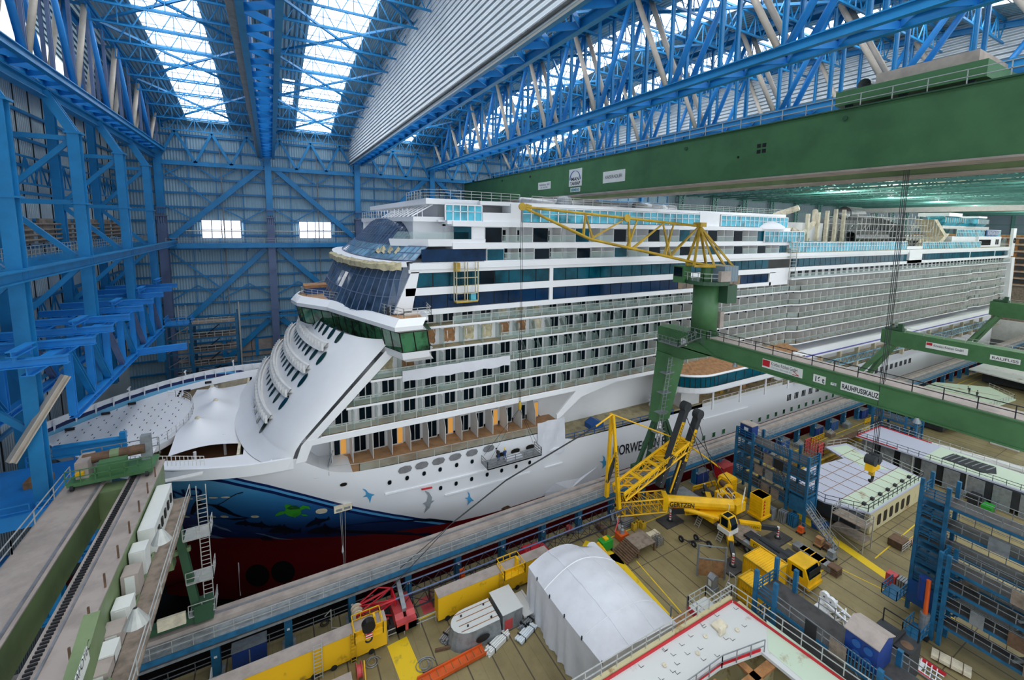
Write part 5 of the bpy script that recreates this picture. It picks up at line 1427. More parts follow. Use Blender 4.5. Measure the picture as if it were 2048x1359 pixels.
rplate(1524, 1606, 740, 1.05, 'Kranbau Köthen GmbH', .62, 3.1, 'ink', 'VE Kranbau Eberswalde AG', 25.9)
rplate(1627, 1652, 755, .85, '16 t', .85, 1.05, 'ink', None, 25.85)
rplate(1662, 1674, 764, .28, '621', .3, .5, 'bird_grey', None, 25.75)
rplate(1681, 1759, 780, .85, 'RAUHFUSSKAUZ', .72, 3.3, 'ink', None, 25.85)
for y in (35, 16.2): 
    MB().lathe((51.1, y, 24.5), [(.1, .5), (.2, .35), (.35, 0), (.01, .05)], 12).build('flood_lamp', 'galv', RG)

# ================================================================== farther half portal cranes
def portal(name, label, x, zt, zb, yend, yhead):
    T = thing(name, label, 'crane', (x, 40, 5.7))
    gir = MB().prism([(x, yhead, zt), (x, yend, zt), (x, yend, zb), (x, yhead - 3, zb), (x, yhead, zb + .3)], (3.0, 0, 0)).build('main_girder', 'green', T)
    for dx, s in ((0, -1), (3.0, 1)):
        MB().beam((x + dx + .5*s*-1, yhead - 1.5, zb), (x + dx + s*2.4, 46.9, 9.5), 1.5, .9, w2=.7, h2=.7).build('leg', 'green', T)
        MB().beam((x + dx + s*2.4, 46.9, 9.6), (x + dx + s*2.6, 46.9, 6.0), .6, .6).build('leg_foot', 'green_dark', T)
    MB().box(x - 4, x + 7, 46.4, 47.4, 5.7, 6.3).build('bogie_beam', 'green_dark', T)
    w = MB().box(x + .4, x + 2.4, yhead - 3.4, yhead - .4, zt + .1, zt + .5).lathe((x + .5, yhead - 1.8, zt + .9), [(.5, 0), (.5, 1.8)], 10, 'x').box(x + .4, x + 1.2, yhead - 3.4, yhead - 2.6, zt + .5, zt + 1.6); w.build('winch', 'green_dark', T)
    railing(MB(), [(x + .1, yhead - 4, zt), (x + .1, yend, zt)], 1.0, 3, .04, 2).build('railing', 'rail', T)
    return gir
g = portal('portal_crane', 'green half-portal crane standing behind the jib crane, nearer of two', 112.0, 21.5, 18.4, -10, 43.2)
P = MB().box(111.93, 112, 29.4, 35.6, 19.3, 20.5).build('sign_plate', 'sign', g); MB().box(111.88, 111.93, 34.6, 35.5, 19.9, 20.4).build('red_emblem', 'red', P); text('Kranbau Köthen GmbH', .7, (111.9, 34.4, 19.8), (0, -1, 0), (0, 0, 1), 'ink', P, 'lettering', 0, 4.4)
P = MB().box(111.93, 112, 22.6, 26.4, 19.4, 20.3).build('sign_plate', 'sign', g); text('RAUFUSS', .7, (111.9, 26.2, 19.6), (0, -1, 0), (0, 0, 1), 'ink', P, 'lettering', 0, 3.4)
portal('portal_crane', 'green half-portal crane farthest to the right beside the ship stern', 178.0, 22.8, 18.6, -10, 43.5)

# ================================================================== near gantry crane, lower left
FA = thing('gantry_crane', 'pale green twin-girder gantry crane in the near left corner', 'crane', (-11, 40, 5.7))
GA = MB().box(-15.6, -13.2, 6, 50.2, 17.4, 20.0).build('main_girder', 'green_pale', FA); GB = MB().box(-11.4, -9.6, 6, 50.4, 17.4, 20.0).build('main_girder', 'green_pale', FA)
MB().box(-15.8, -13.05, 6, 50.2, 20.0, 20.1).build('girder_top', 'walk', FA); MB().box(-11.55, -9.45, 6, 50.4, 20.0, 20.1).build('girder_top', 'walk', FA)
MB().box(-13.4, -13.25, 6, 50, 20.1, 20.22).build('crane_rail', 'steelplate', FA)
rk = MB()
for i in range(150): rk.box(-11.35, -11.0, 10 + .27*i, 10.1 + .27*i, 20.1, 20.2)
rk.build('toothed_rack', 'dark', FA, kind='stuff'); MB().box(-10.8, -10.7, 6, 50, 20.1, 20.22).build('crane_rail', 'steelplate', FA)
railing(MB(), [(-15.7, 6, 20.1), (-15.7, 36, 20.1), (-15.7, 40, 20.1), (-15.7, 50, 20.1)], 1.1, 3, .035, 2).build('girder_railing', 'rail', FA)
po = MB()
for i in range(14): po.beam((-9.6, 12 + 2.7*i, 20.1), (-9.6, 12 + 2.7*i, 21.0), .09, .09)
po.build('cable_posts', 'wood_dark', FA)
MB().box(-13.2, -11.4, 46.6, 48.2, 17.6, 19.9).build('cross_beam', 'green_pale', FA); MB().box(-15, -10, 48.6, 50.2, 15.8, 17.4).build('end_beam', 'green_pale', FA)
MB().box(-8.6, -7.4, 26, 47.6, 17.3, 17.42).build('side_walkway', 'plank_grey', FA); MB().box(-9.6, -8.6, 27, 47, 17.1, 17.25).box(-8.7, -8.6, 26, 47.6, 17.0, 17.5).build('walkway_bracket', 'green_pale', FA)
railing(MB(), [(-7.4, 47.6, 17.4), (-7.4, 26, 17.4)], 1.1, 3.2, .03, 2).build('walkway_railing', 'rail', FA)
MB().box(-9.5, -8.5, 40.2, 46.8, 17.3, 19.4).build('electrical_cabinet', 'sign', FA)
for i in range(5): MB().box(-8.48, -8.4, 41 + 1.15*i, 41.4 + 1.15*i, 18.2, 18.9).build('cabinet_fan', 'black', FA)
for i, y in enumerate((38.4, 36.4, 34.2, 32.3, 30.9, 29.8)):
    hgt = (2.0, 1.7, 1.1, 1.0, .9, .8)[i]
    C_ = MB().box(-9.5, -8.6, y - .6, y + .6, 17.3, 17.3 + hgt).build('control_cabinet', 'walk' if i % 2 else 'sign', FA)
    MB().box(-9.3, -8.8, y - .62, y - .6, 17.5, 17.2 + hgt).build('cabinet_door', 'sign', FA)
MB().box(-9.4, -8.4, 27.4, 29.0, 17.3, 17.9).build('cable_box', 'green_pale', FA)
for px, py in ((272, 1232), (322, 1070)):
    p = atx(px, py, -7.2); MB().lathe((p.x, p.y, p.z - .4), [(.1, .9), (.2, .7), (.55, 0), (.01, .08)], 14).build('flood_lamp', 'rail', FA)
# leg frame on the runway
for xa, xb in ((-9.6, -11.2), (-8.6, -7.4)): MB().beam((xa, 47.0, 17.0), (xb, 46.9, 6.3), .6, .6).build('leg', 'green_dark', FA)
MB().beam((-10.6, 47, 12.4), (-7.6, 47, 12.8), .35, .4).beam((-9.5, 47, 16.8), (-9.0, 47, 11.5), 1.2, .5).build('leg_tie', 'green_pale', FA)
bo = MB().box(-15.5, -6.4, 46.5, 47.4, 5.75, 6.35).box(-7.6, -6.2, 46.3, 47.6, 5.75, 7.4); bo.build('bogie_beam', 'green_dark', FA)
MB().box(-10.2, -8.2, 46.2, 46.45, 6.2, 7.3).build('junction_box', 'cream', FA)
ldr = MB()
for k in range(26):
    z = 17.4 - .42*k; ldr.beam((-6.9, 47.2, z), (-6.2, 47.2, z), .05, .05)
for x in (-6.9, -6.2): ldr.beam((x, 47.2, 6.2), (x, 47.2, 18.4), .07, .07)
for z in (16.8, 12.6, 9.4):
    ldr.box(-8.0, -6.0, 46.4, 48.2, z - 3.0, z - 2.9); railing(ldr, [(-8.0, 46.4, z - 2.9), (-6.0, 46.4, z - 2.9), (-6.0, 48.2, z - 2.9)], 1.1, .8, .03, 2)
ldr.build('caged_ladder', 'rail', FA)
# lower bracket with name plate
nb = MB(); pa, pb_ = atx(190, 1245, -8.2), atx(150, 1380, -8.2)
nb.beam(pa, pb_, 1.5, .6, up=(1, 0, 0)); NBK = nb.build('hanging_bracket', 'green_pale', FA)
pa2, pb2 = atx(176, 1304, -7.75), atx(143, 1400, -7.75); dd = (pa2 - pb2).normalized(); nn = dd.cross(V((1, 0, 0))).normalized()
if nn.y > 0: nn = nn
q0 = pb2; pl_ = MB(); pl_.beam(pa2, pb2, .75, .05, up=(1, 0, 0)); PN = pl_.build('name_plate', 'sign', NBK)
text('FAFOTEC', .62, tuple(pb2 + V((.05, 0, 0)) + dd*.2 - dd.cross(V((-1, 0, 0))).normalized()*-.22), dd, V((1, 0, 0)).cross(dd), 'ink', PN, 'lettering', .03, (pa2 - pb2).length*.95)
# winch trolley on top
TW = thing('winch_trolley', 'green winch trolley with rope drum on top of the near gantry crane', 'trolley', (-12.4, 48.6, 20.2))
MB().box(-15.2, -9.8, 47.4, 50.2, 20.5, 20.8).build('frame', 'green', TW); MB().tube((-14.6, 49.2, 21.9), (-10.6, 49.4, 21.9), .42, 16).build('rope_drum', 'wood_dark', TW); MB().tube((-12.9, 49.3, 21.9), (-12.3, 49.35, 21.9), .47, 16).build('drum_band', 'green_pale', TW)
MB().box(-13.4, -11.6, 47.8, 48.6, 20.8, 21.9).build('gearbox', 'green', TW); MB().box(-14.8, -14.0, 48.0, 50.0, 20.8, 22.2).build('motor_cover', 'walk', TW)
MB().box(-10.9, -10.2, 49.4, 50.0, 20.8, 23.0).build('control_box', 'galv', TW); MB().box(-14.7, -14.2, 47.6, 47.9, 21.2, 21.5).build('beacon', 'yellow', TW)
for x in (-14.9, -10.2):
    for y in (47.5, 50.0): MB().lathe((x - .1, y, 20.4), [(.01, 0), (.25, 0), (.25, .2), (.01, .2)], 12, 'x').build('wheel', 'dark', TW)
railing(MB(), [(-15.2, 47.3, 20.8), (-9.8, 47.3, 20.8)], 1.1, .9, .035, 2).build('railing', 'green', TW); railing(MB(), [(-15, 50.4, 20.8), (-9.8, 50.4, 20.8)], 1.5, 1.4, .035, 2).build('railing', 'galv', TW)
gwp = MB(); railing(gwp, [(-12.2, 51.8, 19.4), (-7.0, 53.6, 17.2)], 1.0, .35, .03, 2)
one('boarding_gangway', gwp.box(-12.2, -7.0, 52.0, 52.6, 17.0, 17.1), 'white_matte', 'white railed gangway from the near gantry crane to the bow deck', 'gangway')

# ================================================================== blue gate steelwork above the bow
def gtruss(x, y0, y1, label, zt=30.0, zb=23.4, step=5.6):
    T = thing('gate_truss', label, 'truss', (x, (y0 + y1)/2, zb), 'lattice girders above the bow')
    MB().ibeam((x, y0, zt), (x, y1, zt), .8, .75, .09).build('top_chord', 'blue_bright', T); MB().ibeam((x, y0 + 8, zb), (x, y1, zb), .7, .7, .09).build('bottom_chord', 'blue_bright', T)
    y = y0 + 8; k = 0
    while y <= y1 + .1:
        MB().ibeam((x, y, zb), (x, y, zt), .55, .5, .07, (0, 1, 0)).build('post', 'blue_bright', T)
        if y + step <= y1 + .1: MB().ibeam((x, y, zt), (x, y + step, zb), .5, .45, .07).build('diagonal', 'slate' if k in (2, 4, 6) else 'blue', T)
        y += step; k += 1
gtruss(-17.2, 49, 98, 'nearer bright blue lattice girder hanging above the bow deck')
gtruss(-22.6, 46, 104, 'farther blue lattice girder above the bow deck along the left wall')
for i, y in enumerate((48.5, 55, 60.5, 66.8, 73.0, 79.0, 85.5, 92, 97)):
    z = 30.85; o = MB().ibeam((-24, y, z - .0), (-14.6, y, z), .6, .7, .08)
    one('cross_beam', o, 'blue_bright', 'blue beam laid across the gate girders above the bow, %s from camera side' % ORD[i], 'beam', 'beams across the gate girders')
    if i % 2 == 0:
        s = MB().ibeam((-17.2, y - 1.5, 31.9), (-17.2, y + 1.8, 31.9), .6, .45, .07).box(-17.3, -17.1, y - 1.2, y - 1.0, 31.2, 31.7).box(-17.3, -17.1, y + 1.2, y + 1.4, 31.2, 31.7)
        one('bearing_beam', s, 'blue_bright', 'short blue bearing beam on the gate girder, %s from the camera side' % ORD[i//2], 'beam', 'short bearing beams')
one('cantilever_beam', MB().ibeam(aty(262, 706, 80), aty(374, 691, 80), .6, .9, .1), 'blue_bright', 'blue beam sticking out over the bow beside the hanging girder', 'beam')
ca = aty(105, 905, 58); cb = aty(254, 882, 58)
one('cantilever_beam', MB().ibeam(ca, cb, .7, 1.1, .12).box(cb.x - .5, cb.x, cb.y - .25, cb.y + .25, cb.z + .5, cb.z + 1.1), 'navy' if False else 'blue', 'dark blue beam sticking out over the white bow deck', 'beam')
GP = thing('gate_platform', 'bright blue work platform with railing left of the bow', 'platform', (-20, 54, 17.3))
MB().box(-27, -16.8, 50.2, 60.5, 17.2, 17.5).build('deck', 'blue_bright', GP); MB().box(-27, -16.6, 49.9, 50.3, 16.7, 17.9).box(-16.9, -16.6, 50, 60.5, 16.9, 17.9).build('kick_plate', 'blue_bright', GP)
railing(MB(), [(-27, 50.2, 17.5), (-18.4, 50.2, 17.5)], 1.1, 2.4, .05, 2).build('railing', 'blue_bright', GP); railing(MB(), [(-16.8, 52, 17.5), (-16.8, 60.4, 17.5), (-22, 60.4, 17.5)], 1.1, 2, .05, 2).build('railing', 'blue_bright', GP)
sw = MB()
for k in range(8): sw.box(-16.6 + .42*k, -16.1 + .42*k, 50.4, 51.9, 17.2 - .32*k, 17.3 - .32*k)
sw.beam((-16.6, 50.4, 17.2), (-13.0, 50.4, 14.6), .3, .1).beam((-16.6, 51.9, 17.2), (-13.0, 51.9, 14.6), .3, .1).prism([(-16.6, 50.4, 17.0), (-13, 50.4, 14.4), (-13, 50.4, 14.2), (-16.6, 50.4, 16.8)], (0, 1.5, 0)).build('stair_flight', 'blue', GP)
railing(MB(), [(-18, 50.3, 17.5), (-16.6, 50.3, 17.5), (-13, 50.3, 14.8)], 1.0, .9, .045, 2).build('stair_railing', 'blue_bright', GP)
one('diagonal_girder', MB().ibeam(aty(160, 858, 60.5), aty(322, 662, 92), .6, .6, .09), 'blue_bright', 'long blue flanged girder sloping in the picture above the bow bulwark', 'girder') if False else None
one('tan_strut', MB().ibeam(aty(22, 925, 50), aty(132, 750, 52.5), .6, .5, .1), 'tan_tube', 'tan steel strut leaning over the blue gate platform', 'strut')
one('parts_tray', MB().box(-20.6, -18.9, 55.5, 56.8, 17.5, 18.1).box(-20.3, -19.2, 55.7, 56.6, 18.1, 18.3), 'wood', 'wooden tray of parts on the blue gate platform', 'tray')
# lower dark blue steel under the platform
lws = thing('gate_substructure', 'dark blue steel frame below the gate platform beside the bow', 'frame', (-20, 53, 0))
for (x, y) in ((-18, 51.8), (-23, 51.8), (-14.6, 52.0)): MB().ibeam((x, y, -10.9), (x, y, 17), .9, .9, .12, (0, 1, 0)).build('column', 'blue', lws)
for z in (12.8, 7.0): MB().ibeam((-27, 51.4, z), (-14, 51.4, z), .6, .7, .1).build('beam', 'blue', lws)
for a, b in (((-26, 51.2, 5), (-16, 51.2, 12.5)), ((-26, 51.2, 14), (-20, 51.2, 7)), ((-27, 50.8, 9.5), (-16.4, 50.8, 15.6))): MB().ibeam(a, b, .5, .6, .1).build('diagonal', 'blue_bright', lws)
MB().box(-24, -16.2, 52, 56, 11.2, 11.4).build('lower_platform', 'blue_bright', lws)
railing(MB(), [(-24, 52, 11.4), (-16.2, 52, 11.4)], 1.0, 2, .05, 2).build('railing', 'blue_bright', lws)
# blue access scaffold behind the bow
AS = thing('access_tower', 'blue and grey stair tower with railed floors behind the bow bulwark', 'scaffold tower', (-14, 108, 0))
xa, xm, xb, y0, y1 = -18.2, -14.2, -6.8, 104.6, 109
for x in (xa, xm, xb):
    for y in (y0, y1): MB().box(x - .22, x + .22, y - .22, y + .22, 0, 22.6 if x != xb else 24).build('post', 'blue_scaffold', AS)
for k in range(6):
    z = 22.3 - 2.75*k
    MB().box(xm, xb, y0, y1, z - .25, z).build('floor', 'plank_grey', AS); MB().box(xm, xb, y0 - .08, y0, z - .32, z).build('edge_beam', 'blue_scaffold', AS)
    railing(MB(), [(xm, y0, z), (xb, y0, z)], 1.05, 1.25, .04, 2).build('railing', 'rail', AS)
    if k: MB().beam((xm + 2, y0 + 1.5, z), (xm + 5, y0 + 1.5, z + 2.7), .8, .14).build('stair', 'dark', AS)
    MB().box(xa, xm, y0 - .08, y0 + .1, z - .25, z).build('edge_beam', 'blue_scaffold', AS); MB().beam((xa, y0, z - 2.6), (xm, y0, z - .2), .12, .12).build('tower_brace', 'galv', AS)
MB().box(xa, xm, y0, y1, 22.3, 22.5).build('top_platform', 'blue_bright', AS); railing(MB(), [(xa, y1, 22.5), (xa, y0, 22.5), (xm, y0, 22.5), (xm, y1, 22.5)], 1.2, 1, .06, 2).build('top_railing', 'blue_bright', AS)
MB().tube((xb + .5, y0, 8), (xb + .5, y0, 26.2), .16, 8).build('hoist_mast', 'rail', AS)
lm = MB()
for k in range(30): lm.beam((-16.6, y1, 10 + .5*k), (-15.4, y1, 10 + .5*k), .1, .1)
for x in (-16.6, -15.4): lm.beam((x, y1, 8), (x, y1, 25.5), .14, .14)
lm.build('lattice_mast', 'rail', AS)
# ================================================================== people
def person(label, p, face, pose='stand', shirt='cloth_blue', legs='cloth_dark', helmet='helmet_y'):
    """one continuous skinned body, with clothing, hair/helmet as children"""
    T = thing('person', label, 'person', tuple(p), 'workers in the hall')
    v = [(0, 0, .92), (0, 0, 1.12), (0, .0, 1.38), (0, .01, 1.5), (0, .03, 1.60), (0, .02, 1.72),
         (.1, 0, .88), (.12, .02, .5), (.12, -.02, .09), (.12, .15, .05), (-.1, 0, .88), (-.12, .06 if pose == 'walk' else .02, .5), (-.13, -.12 if pose == 'walk' else -.02, .1), (-.13, .06, .05),
         (.19, 0, 1.4), (.27, .02, 1.14), (.24, .22, 1.0), (.22, .3, .99), (-.19, 0, 1.4), (-.27, .02, 1.14), (-.24, .2, 1.02), (-.22, .28, 1.0)]
    if pose == 'bend': v = [(x, y + max(0, z - .92)*.55, z - max(0, z - .92)*.16) for x, y, z in v]
    e = [(0, 1), (1, 2), (2, 3), (3, 4), (4, 5), (0, 6), (6, 7), (7, 8), (8, 9), (0, 10), (10, 11), (11, 12), (12, 13), (2, 14), (14, 15), (15, 16), (16, 17), (2, 18), (18, 19), (19, 20), (20, 21)]
    rad = [.15, .14, .16, .06, .095, .09, .1, .07, .05, .045, .1, .07, .05, .045, .065, .05, .035, .03, .065, .05, .035, .03]
    me = bpy.data.meshes.new('body'); c, s = math.cos(face), math.sin(face)
    me.from_pydata([(x*c - y*s, x*s + y*c, z) for x, y, z in v], e, [])
    o = bpy.data.objects.new('body', me); COL.objects.link(o)
    md = o.modifiers.new('skin', 'SKIN'); sd = o.modifiers.new('sub', 'SUBSURF'); sd.levels = sd.render_levels = 1
    for i, r in enumerate(rad): me.skin_vertices[0].data[i].radius = (r, r)
    me.skin_vertices[0].data[0].use_root = True
    dg = bpy.context.evaluated_depsgraph_get(); m2 = bpy.data.meshes.new_from_object(o.evaluated_get(dg)); bpy.data.objects.remove(o)
    for k in ('skin', legs, shirt): m2.materials.append(MATS[k])
    for p_ in m2.polygons:
        z = p_.center.z; x = p_.center.x; p_.material_index = 0 if z > 1.47 else 2 if z > .9 and (p_.center - V((0, 0, z))).length < .45 else 1 if z <= .9 else 0
        p_.use_smooth = True
    b = bpy.data.objects.new('body', m2); COL.objects.link(b); b.parent = T; ORG[b.name] = ORG[T.name]
    hd = V(v[5]); h = V((hd.x*c - hd.y*s, hd.x*s + hd.y*c, hd.z)) + V(p)
    hm = MB().lathe((h.x, h.y, h.z), [(.15, 0), (.125, .02), (.115, .09), (.07, .14), (.005, .155)], 12); hm.build('helmet', helmet, T, True)
    vt = MB().lathe((p[0], p[1], p[2]), [(.175, 1.05), (.19, 1.08), (.2, 1.36), (.12, 1.44)], 12); vt.build('work_vest', shirt, T, True)
    return T

# ================================================================== dark lattice jib with red head lying along the dock edge
JB_ = thing('lattice_jib', 'long dark lattice crane jib lying along the dock edge with red head', 'crane jib', (26, 44.6, .9))
x0, x1, ya, yb, za, zb = 9.6, 42.6, 43.7, 45.4, .9, 2.75
for y, z in ((ya, za), (yb, za), (ya, zb), (yb, zb)): MB().tube((x0, y, z), (x1, y, z), .085, 6).build('chord', 'slate' if z == zb else 'ink', JB_)
n = 18
for i in range(n):
    a = lerp(x0, x1, i/n); b = lerp(x0, x1, (i + 1)/n); l = MB()
    for (p, q_) in (((a, ya, za), (b, ya, zb)), ((a, yb, zb), (b, yb, za)), ((a, ya, zb), (b, yb, zb)), ((a, yb, za), (b, ya, za)), ((a, ya, za), (a, yb, za)), ((a, ya, zb), (a, ya, za)), ((a, yb, zb), (a, yb, za))): l.tube(p, q_, .045, 4, cap=False)
    l.build('lacing_panel', 'ink', JB_)
hd = MB(); A = [(9.6, ya, za), (9.6, yb, za), (9.6, ya, zb), (9.6, yb, zb)]; B = [(6.0, ya + .2, .7), (6.0, yb - .2, .7), (5.8, ya + .3, 2.4), (5.8, yb - .3, 2.4)]
for a, b in zip(A, B): hd.tube(a, b, .13, 6)
for a, b in ((0, 1), (0, 2), (1, 3), (2, 3)): hd.tube(A[a], A[b], .11, 6).tube(B[a], B[b], .11, 6)
for a, b in ((0, 2), (2, 0), (1, 3), (2, 3), (3, 2)): hd.tube(A[a], B[b], .08, 5)
hd.tube(B[0], (4.6, ya - .2, .6), .14, 6).tube(B[3], (8.2, yb, 3.4), .08, 6).tube((8.2, yb, 3.4), (9.6, yb, zb), .08, 6); HD = hd.build('red_head', 'red', JB_)
for y in (44.0, 44.5, 45.0): MB().lathe((5.9, y, 2.3), [(.2, -.05), (.55, -.05), (.55, .05), (.2, .05)], 16, 'y').build('head_sheave', 'cream', HD)
MB().lathe((4.5, 43.5, .55), [(.1, -.05), (.25, -.05), (.25, .05), (.1, .05)], 12, 'y').build('head_sheave', 'cream', HD)
for x in (14, 26, 38): one('support_trestle', MB().box(x - .3, x + .3, 43.6, 45.5, 0, .82), 'wood_dark', 'wooden trestle under the dark lattice jib, %s from the red head' % {14: 'first', 26: 'second', 38: 'third'}[x], 'trestle', 'trestles under the lattice jib')

# ================================================================== yellow mobile crane
YC = thing('mobile_crane', 'big yellow mobile crane with raised black masts beside the ship', 'crane', (53.3, 36, 0))
cr = MB().box(51.9, 54.9, 27.6, 45, 1.0, 1.5); CA = cr.build('carrier_frame', 'galv', YC)
MB().box(51.7, 55.1, 32.6, 41.4, 1.5, 1.62).build('carrier_deck', 'plank_grey', YC); MB().box(52.6, 54.2, 27.6, 33, 1.5, 1.9).build('deck_hump', 'dark', YC)
tk = MB().tube((52.4, 27.4, 1.95), (52.6, 31.6, 1.95), .42, 12).tube((53.6, 27.2, 1.95), (53.6, 31.2, 1.95), .5, 12).box(52.1, 54.8, 27.2, 28.4, 1.5, 2.2); tk.build('exhaust_tanks', 'block_dark', YC)
for y in (28.6, 30.3, 32.0, 33.7, 40.6, 42.2, 43.8):
    for x in (52.1, 54.3):
        w_ = MB().lathe((x - .15, y, .62), [(.25, 0), (.45, .02), (.62, .1), (.62, .5), (.45, .58), (.25, .6)], 18, 'x').build('wheel', 'rubber', YC)
        MB().lathe((x - .1, y, .62), [(.01, 0), (.24, 0), (.24, .5), (.01, .5)], 12, 'x').build('wheel_hub', 'galv', w_)
cb = MB(); cb.prism([(52.0, 24.4, .7), (52.0, 26.9, .7), (52.0, 26.9, 2.9), (52.0, 24.9, 2.95), (52.0, 24.4, 1.8)], (2.8, 0, 0)); CB = cb.build('driver_cab', 'yellow', YC)
MB().box(52.2, 54.6, 24.42, 24.5, 1.9, 2.75).prism([(51.97, 25.0, 1.8), (51.97, 26.3, 1.8), (51.97, 26.3, 2.6), (51.97, 25.1, 2.6)], (.04, 0, 0)).prism([(52.2, 24.35, 1.85), (54.6, 24.35, 1.85), (54.6, 24.82, 2.85), (52.2, 24.82, 2.85)], (0, .03, 0)).build('cab_window', 'glass_dark', CB)
MB().box(52.0, 54.8, 24.2, 24.5, .6, 1.0).build('bumper', 'yellow', CB); MB().box(51.9, 52.0, 27.0, 31.6, 1.5, 2.4).build('side_board', 'yellow', YC)
text('GERTZEN', .75, (51.88, 31.2, 1.65), (0, -1, 0), (0, 0, 1), 'ink', bpy.data.objects['side_board'], 'lettering', 0, 3.8)
# outriggers and pads
pads = [(48.1, 41.4), (58.0, 43.5), (58.3, 31.7), (48.3, 31.4)]
names = ('left rear by the red cone', 'rear on the dock side', 'right front', 'left front by the wooden screen')
for i, (px_, py_) in enumerate(pads):
    o = one('outrigger_mat', MB().box(px_ - 1.7, px_ + 1.7, py_ - 1.1, py_ + 1.1, 0, .22), 'dark_plate', 'dark timber mat under the yellow crane outrigger, %s' % names[i], 'mat', 'outrigger mats')
    cx, cy = (52.2 if px_ < 53 else 54.6), (39.6 if py_ > 38 else 35.0); d = V((px_ - cx, py_ - cy, 0)); e = d.normalized()
    a = V((cx, cy, 1.5)); m1 = a + d*.55; end = V((px_, py_, 1.5))
    ob_ = MB().beam(a, m1, .75, .8).build('outrigger_beam', 'yellow', YC)
    MB().beam(m1, end - e*.1, .5, .55).build('outrigger_extension', 'block_dark', YC)
    MB().tube((px_, py_, .34), (px_, py_, 1.8), .16, 10).build('outrigger_jack', 'sign', YC)
    for k in range(3): MB().tube((px_, py_, .62 + .35*k), (px_, py_, .78 + .35*k), .17, 10).build('jack_stripe', 'red', YC)
    MB().tube((px_, py_, .2), (px_, py_, .36), .42, 12).build('outrigger_foot', 'dark', YC)
    sidev = V((e.y, -e.x, 0)) if False else V((-e.y, e.x, 0))
    f = -1 if (sidev.x > 0) else 1
    xd = e if (e.cross(V((0, 0, 1)))).dot(V((-1, -1, 0))) > 0 else -e
    n_ = xd.cross(V((0, 0, 1))).normalized(); st_ = a + d*(.1 if xd == e else .52) + n_*.4
    text('GERTZEN', .42, tuple(st_ + V((0, 0, -.15))), xd, (0, 0, 1), 'ink', ob_, 'lettering', 0, d.length*.4)
# slewing superstructure
MB().tube((53.3, 37, 1.6), (53.3, 37, 2.1), 1.5, 24).build('slewing_ring', 'dark', YC)
bt0, bt1 = V((54.6, 36.2, 3.5)), V((46.9, 41.4, 3.6)); bd_ = (bt1 - bt0).normalized(); bn = V((-bd_.y, bd_.x, 0))
MB().beam(V((50.6, 37.4, 2.3)), V((59.0, 38, 2.5)), 2.2, .7).build('turntable', 'yellow', YC)
bm = MB(); K = 12; rows = []
for P_ in (bt0, bt1): rows.append([P_ + bn*.75*math.cos(t) + V((0, 0, .85*math.sin(t))) for t in [2*math.pi*i/K for i in range(K)]])
bm.grid(rows, True).poly(rows[1]); BM = bm.build('main_boom', 'yellow', YC)
text('GERTZEN', .95, tuple(bt1 - bn*(-.0) + bn*.0 + V((0, 0, -.3)) + (bt0 - bt1).normalized()*.4 + (-bn if bn.dot(V((-1, -1, 0))) < 0 else bn)*.8), (bt0 - bt1).normalized(), (0, 0, 1), 'ink', BM, 'lettering', .02, 3.4, None, .02)
MB().beam(bt1 + bd_*-.2, bt1 + bd_*.5, 1.8, 1.9).build('boom_head', 'yellow', YC); MB().tube((51.5, 36.0, 2.6), bt1 + V((2.0, -1.7, -.9)), .3, 10).build('luffing_cylinder', 'yellow', YC)
sc_ = MB().box(50.4, 52.3, 33.6, 35.4, 1.9, 2.5); sc_.build('cab_platform', 'sign', YC)
cbn = MB().prism([(50.6, 33.7, 2.3), (50.6, 35.2, 2.3), (50.6, 35.2, 4.1), (50.6, 34.0, 4.1), (50.6, 33.6, 3.2)], (1.5, 0, 0)); OC = cbn.build('operator_cab', 'yellow', YC)
MB().box(50.55, 50.6, 34.0, 35.0, 2.8, 3.9).box(50.8, 51.9, 33.5, 33.62, 2.7, 3.3).prism([(50.8, 33.58, 3.2), (51.9, 33.58, 3.2), (51.9, 33.95, 4.05), (50.8, 33.95, 4.05)], (0, -.03, 0)).box(50.8, 51.9, 34.2, 35.0, 4.1, 4.13).build('cab_window', 'glass_dark', OC)
for k, (x, y) in enumerate(((55.4, 37.2), (57.2, 38.2), (58.2, 40.0))):
    D = MB().tube((x - .5, y - .9, 3.5), (x + .1, y + .7, 3.5), .5, 14).build('winch_drum', 'wood_dark', YC)
    for s in (0, 1): MB().tube((x - .5 + .6*s, y - .9 + 1.6*s, 3.5), (x - .45 + .6*s, y - .8 + 1.6*s, 3.5), .72, 14).build('drum_flange', 'yellow', D)
hr = MB()
for k in range(3): railing(hr, [(53.5 + 1.2*k, 36.0 + .4*k, 2.9), (54.5 + 1.3*k, 38.6 + .3*k, 2.9)], 1.1, .7, .035, 2)
railing(hr, [(55.5, 35.4, 2.9), (59.5, 37.6, 2.9)], 1.1, .8, .035, 2); hr.build('deck_rails', 'sign', YC)
MB().box(54.4, 56.4, 35.4, 36.6, 2.6, 3.9).box(55.2, 57.6, 38.6, 39.6, 2.6, 3.6).build('engine_box', 'yellow', YC)
for (x, y, hh) in ((59.6, 35.3, 4.2), (59.2, 40.4, 4.4)):
    cw = MB()
    for k in range(7): cw.box(x - 1.0, x + 1.0, y - .95, y + .95, 1.3 + .42*k, 1.68 + .42*k)
    cw.box(x - .9, x + .9, y - .85, y + .85, 1.3, hh); CW = cw.build('counterweight_stack', 'yellow', YC); MB().box(x - 1.2, x + 1.2, y - 1.1, y + 1.1, 1.0, 1.3).build('counterweight_tray', 'yellow', CW)
    for k in range(5): MB().prism([(x - .7, y - .97, 1.5 + .5*k), (x - .2, y - .97, 1.5 + .5*k), (x - .45, y - .97, 1.9 + .5*k)], (0, .02, 0)).build('warning_triangle', 'red', CW)
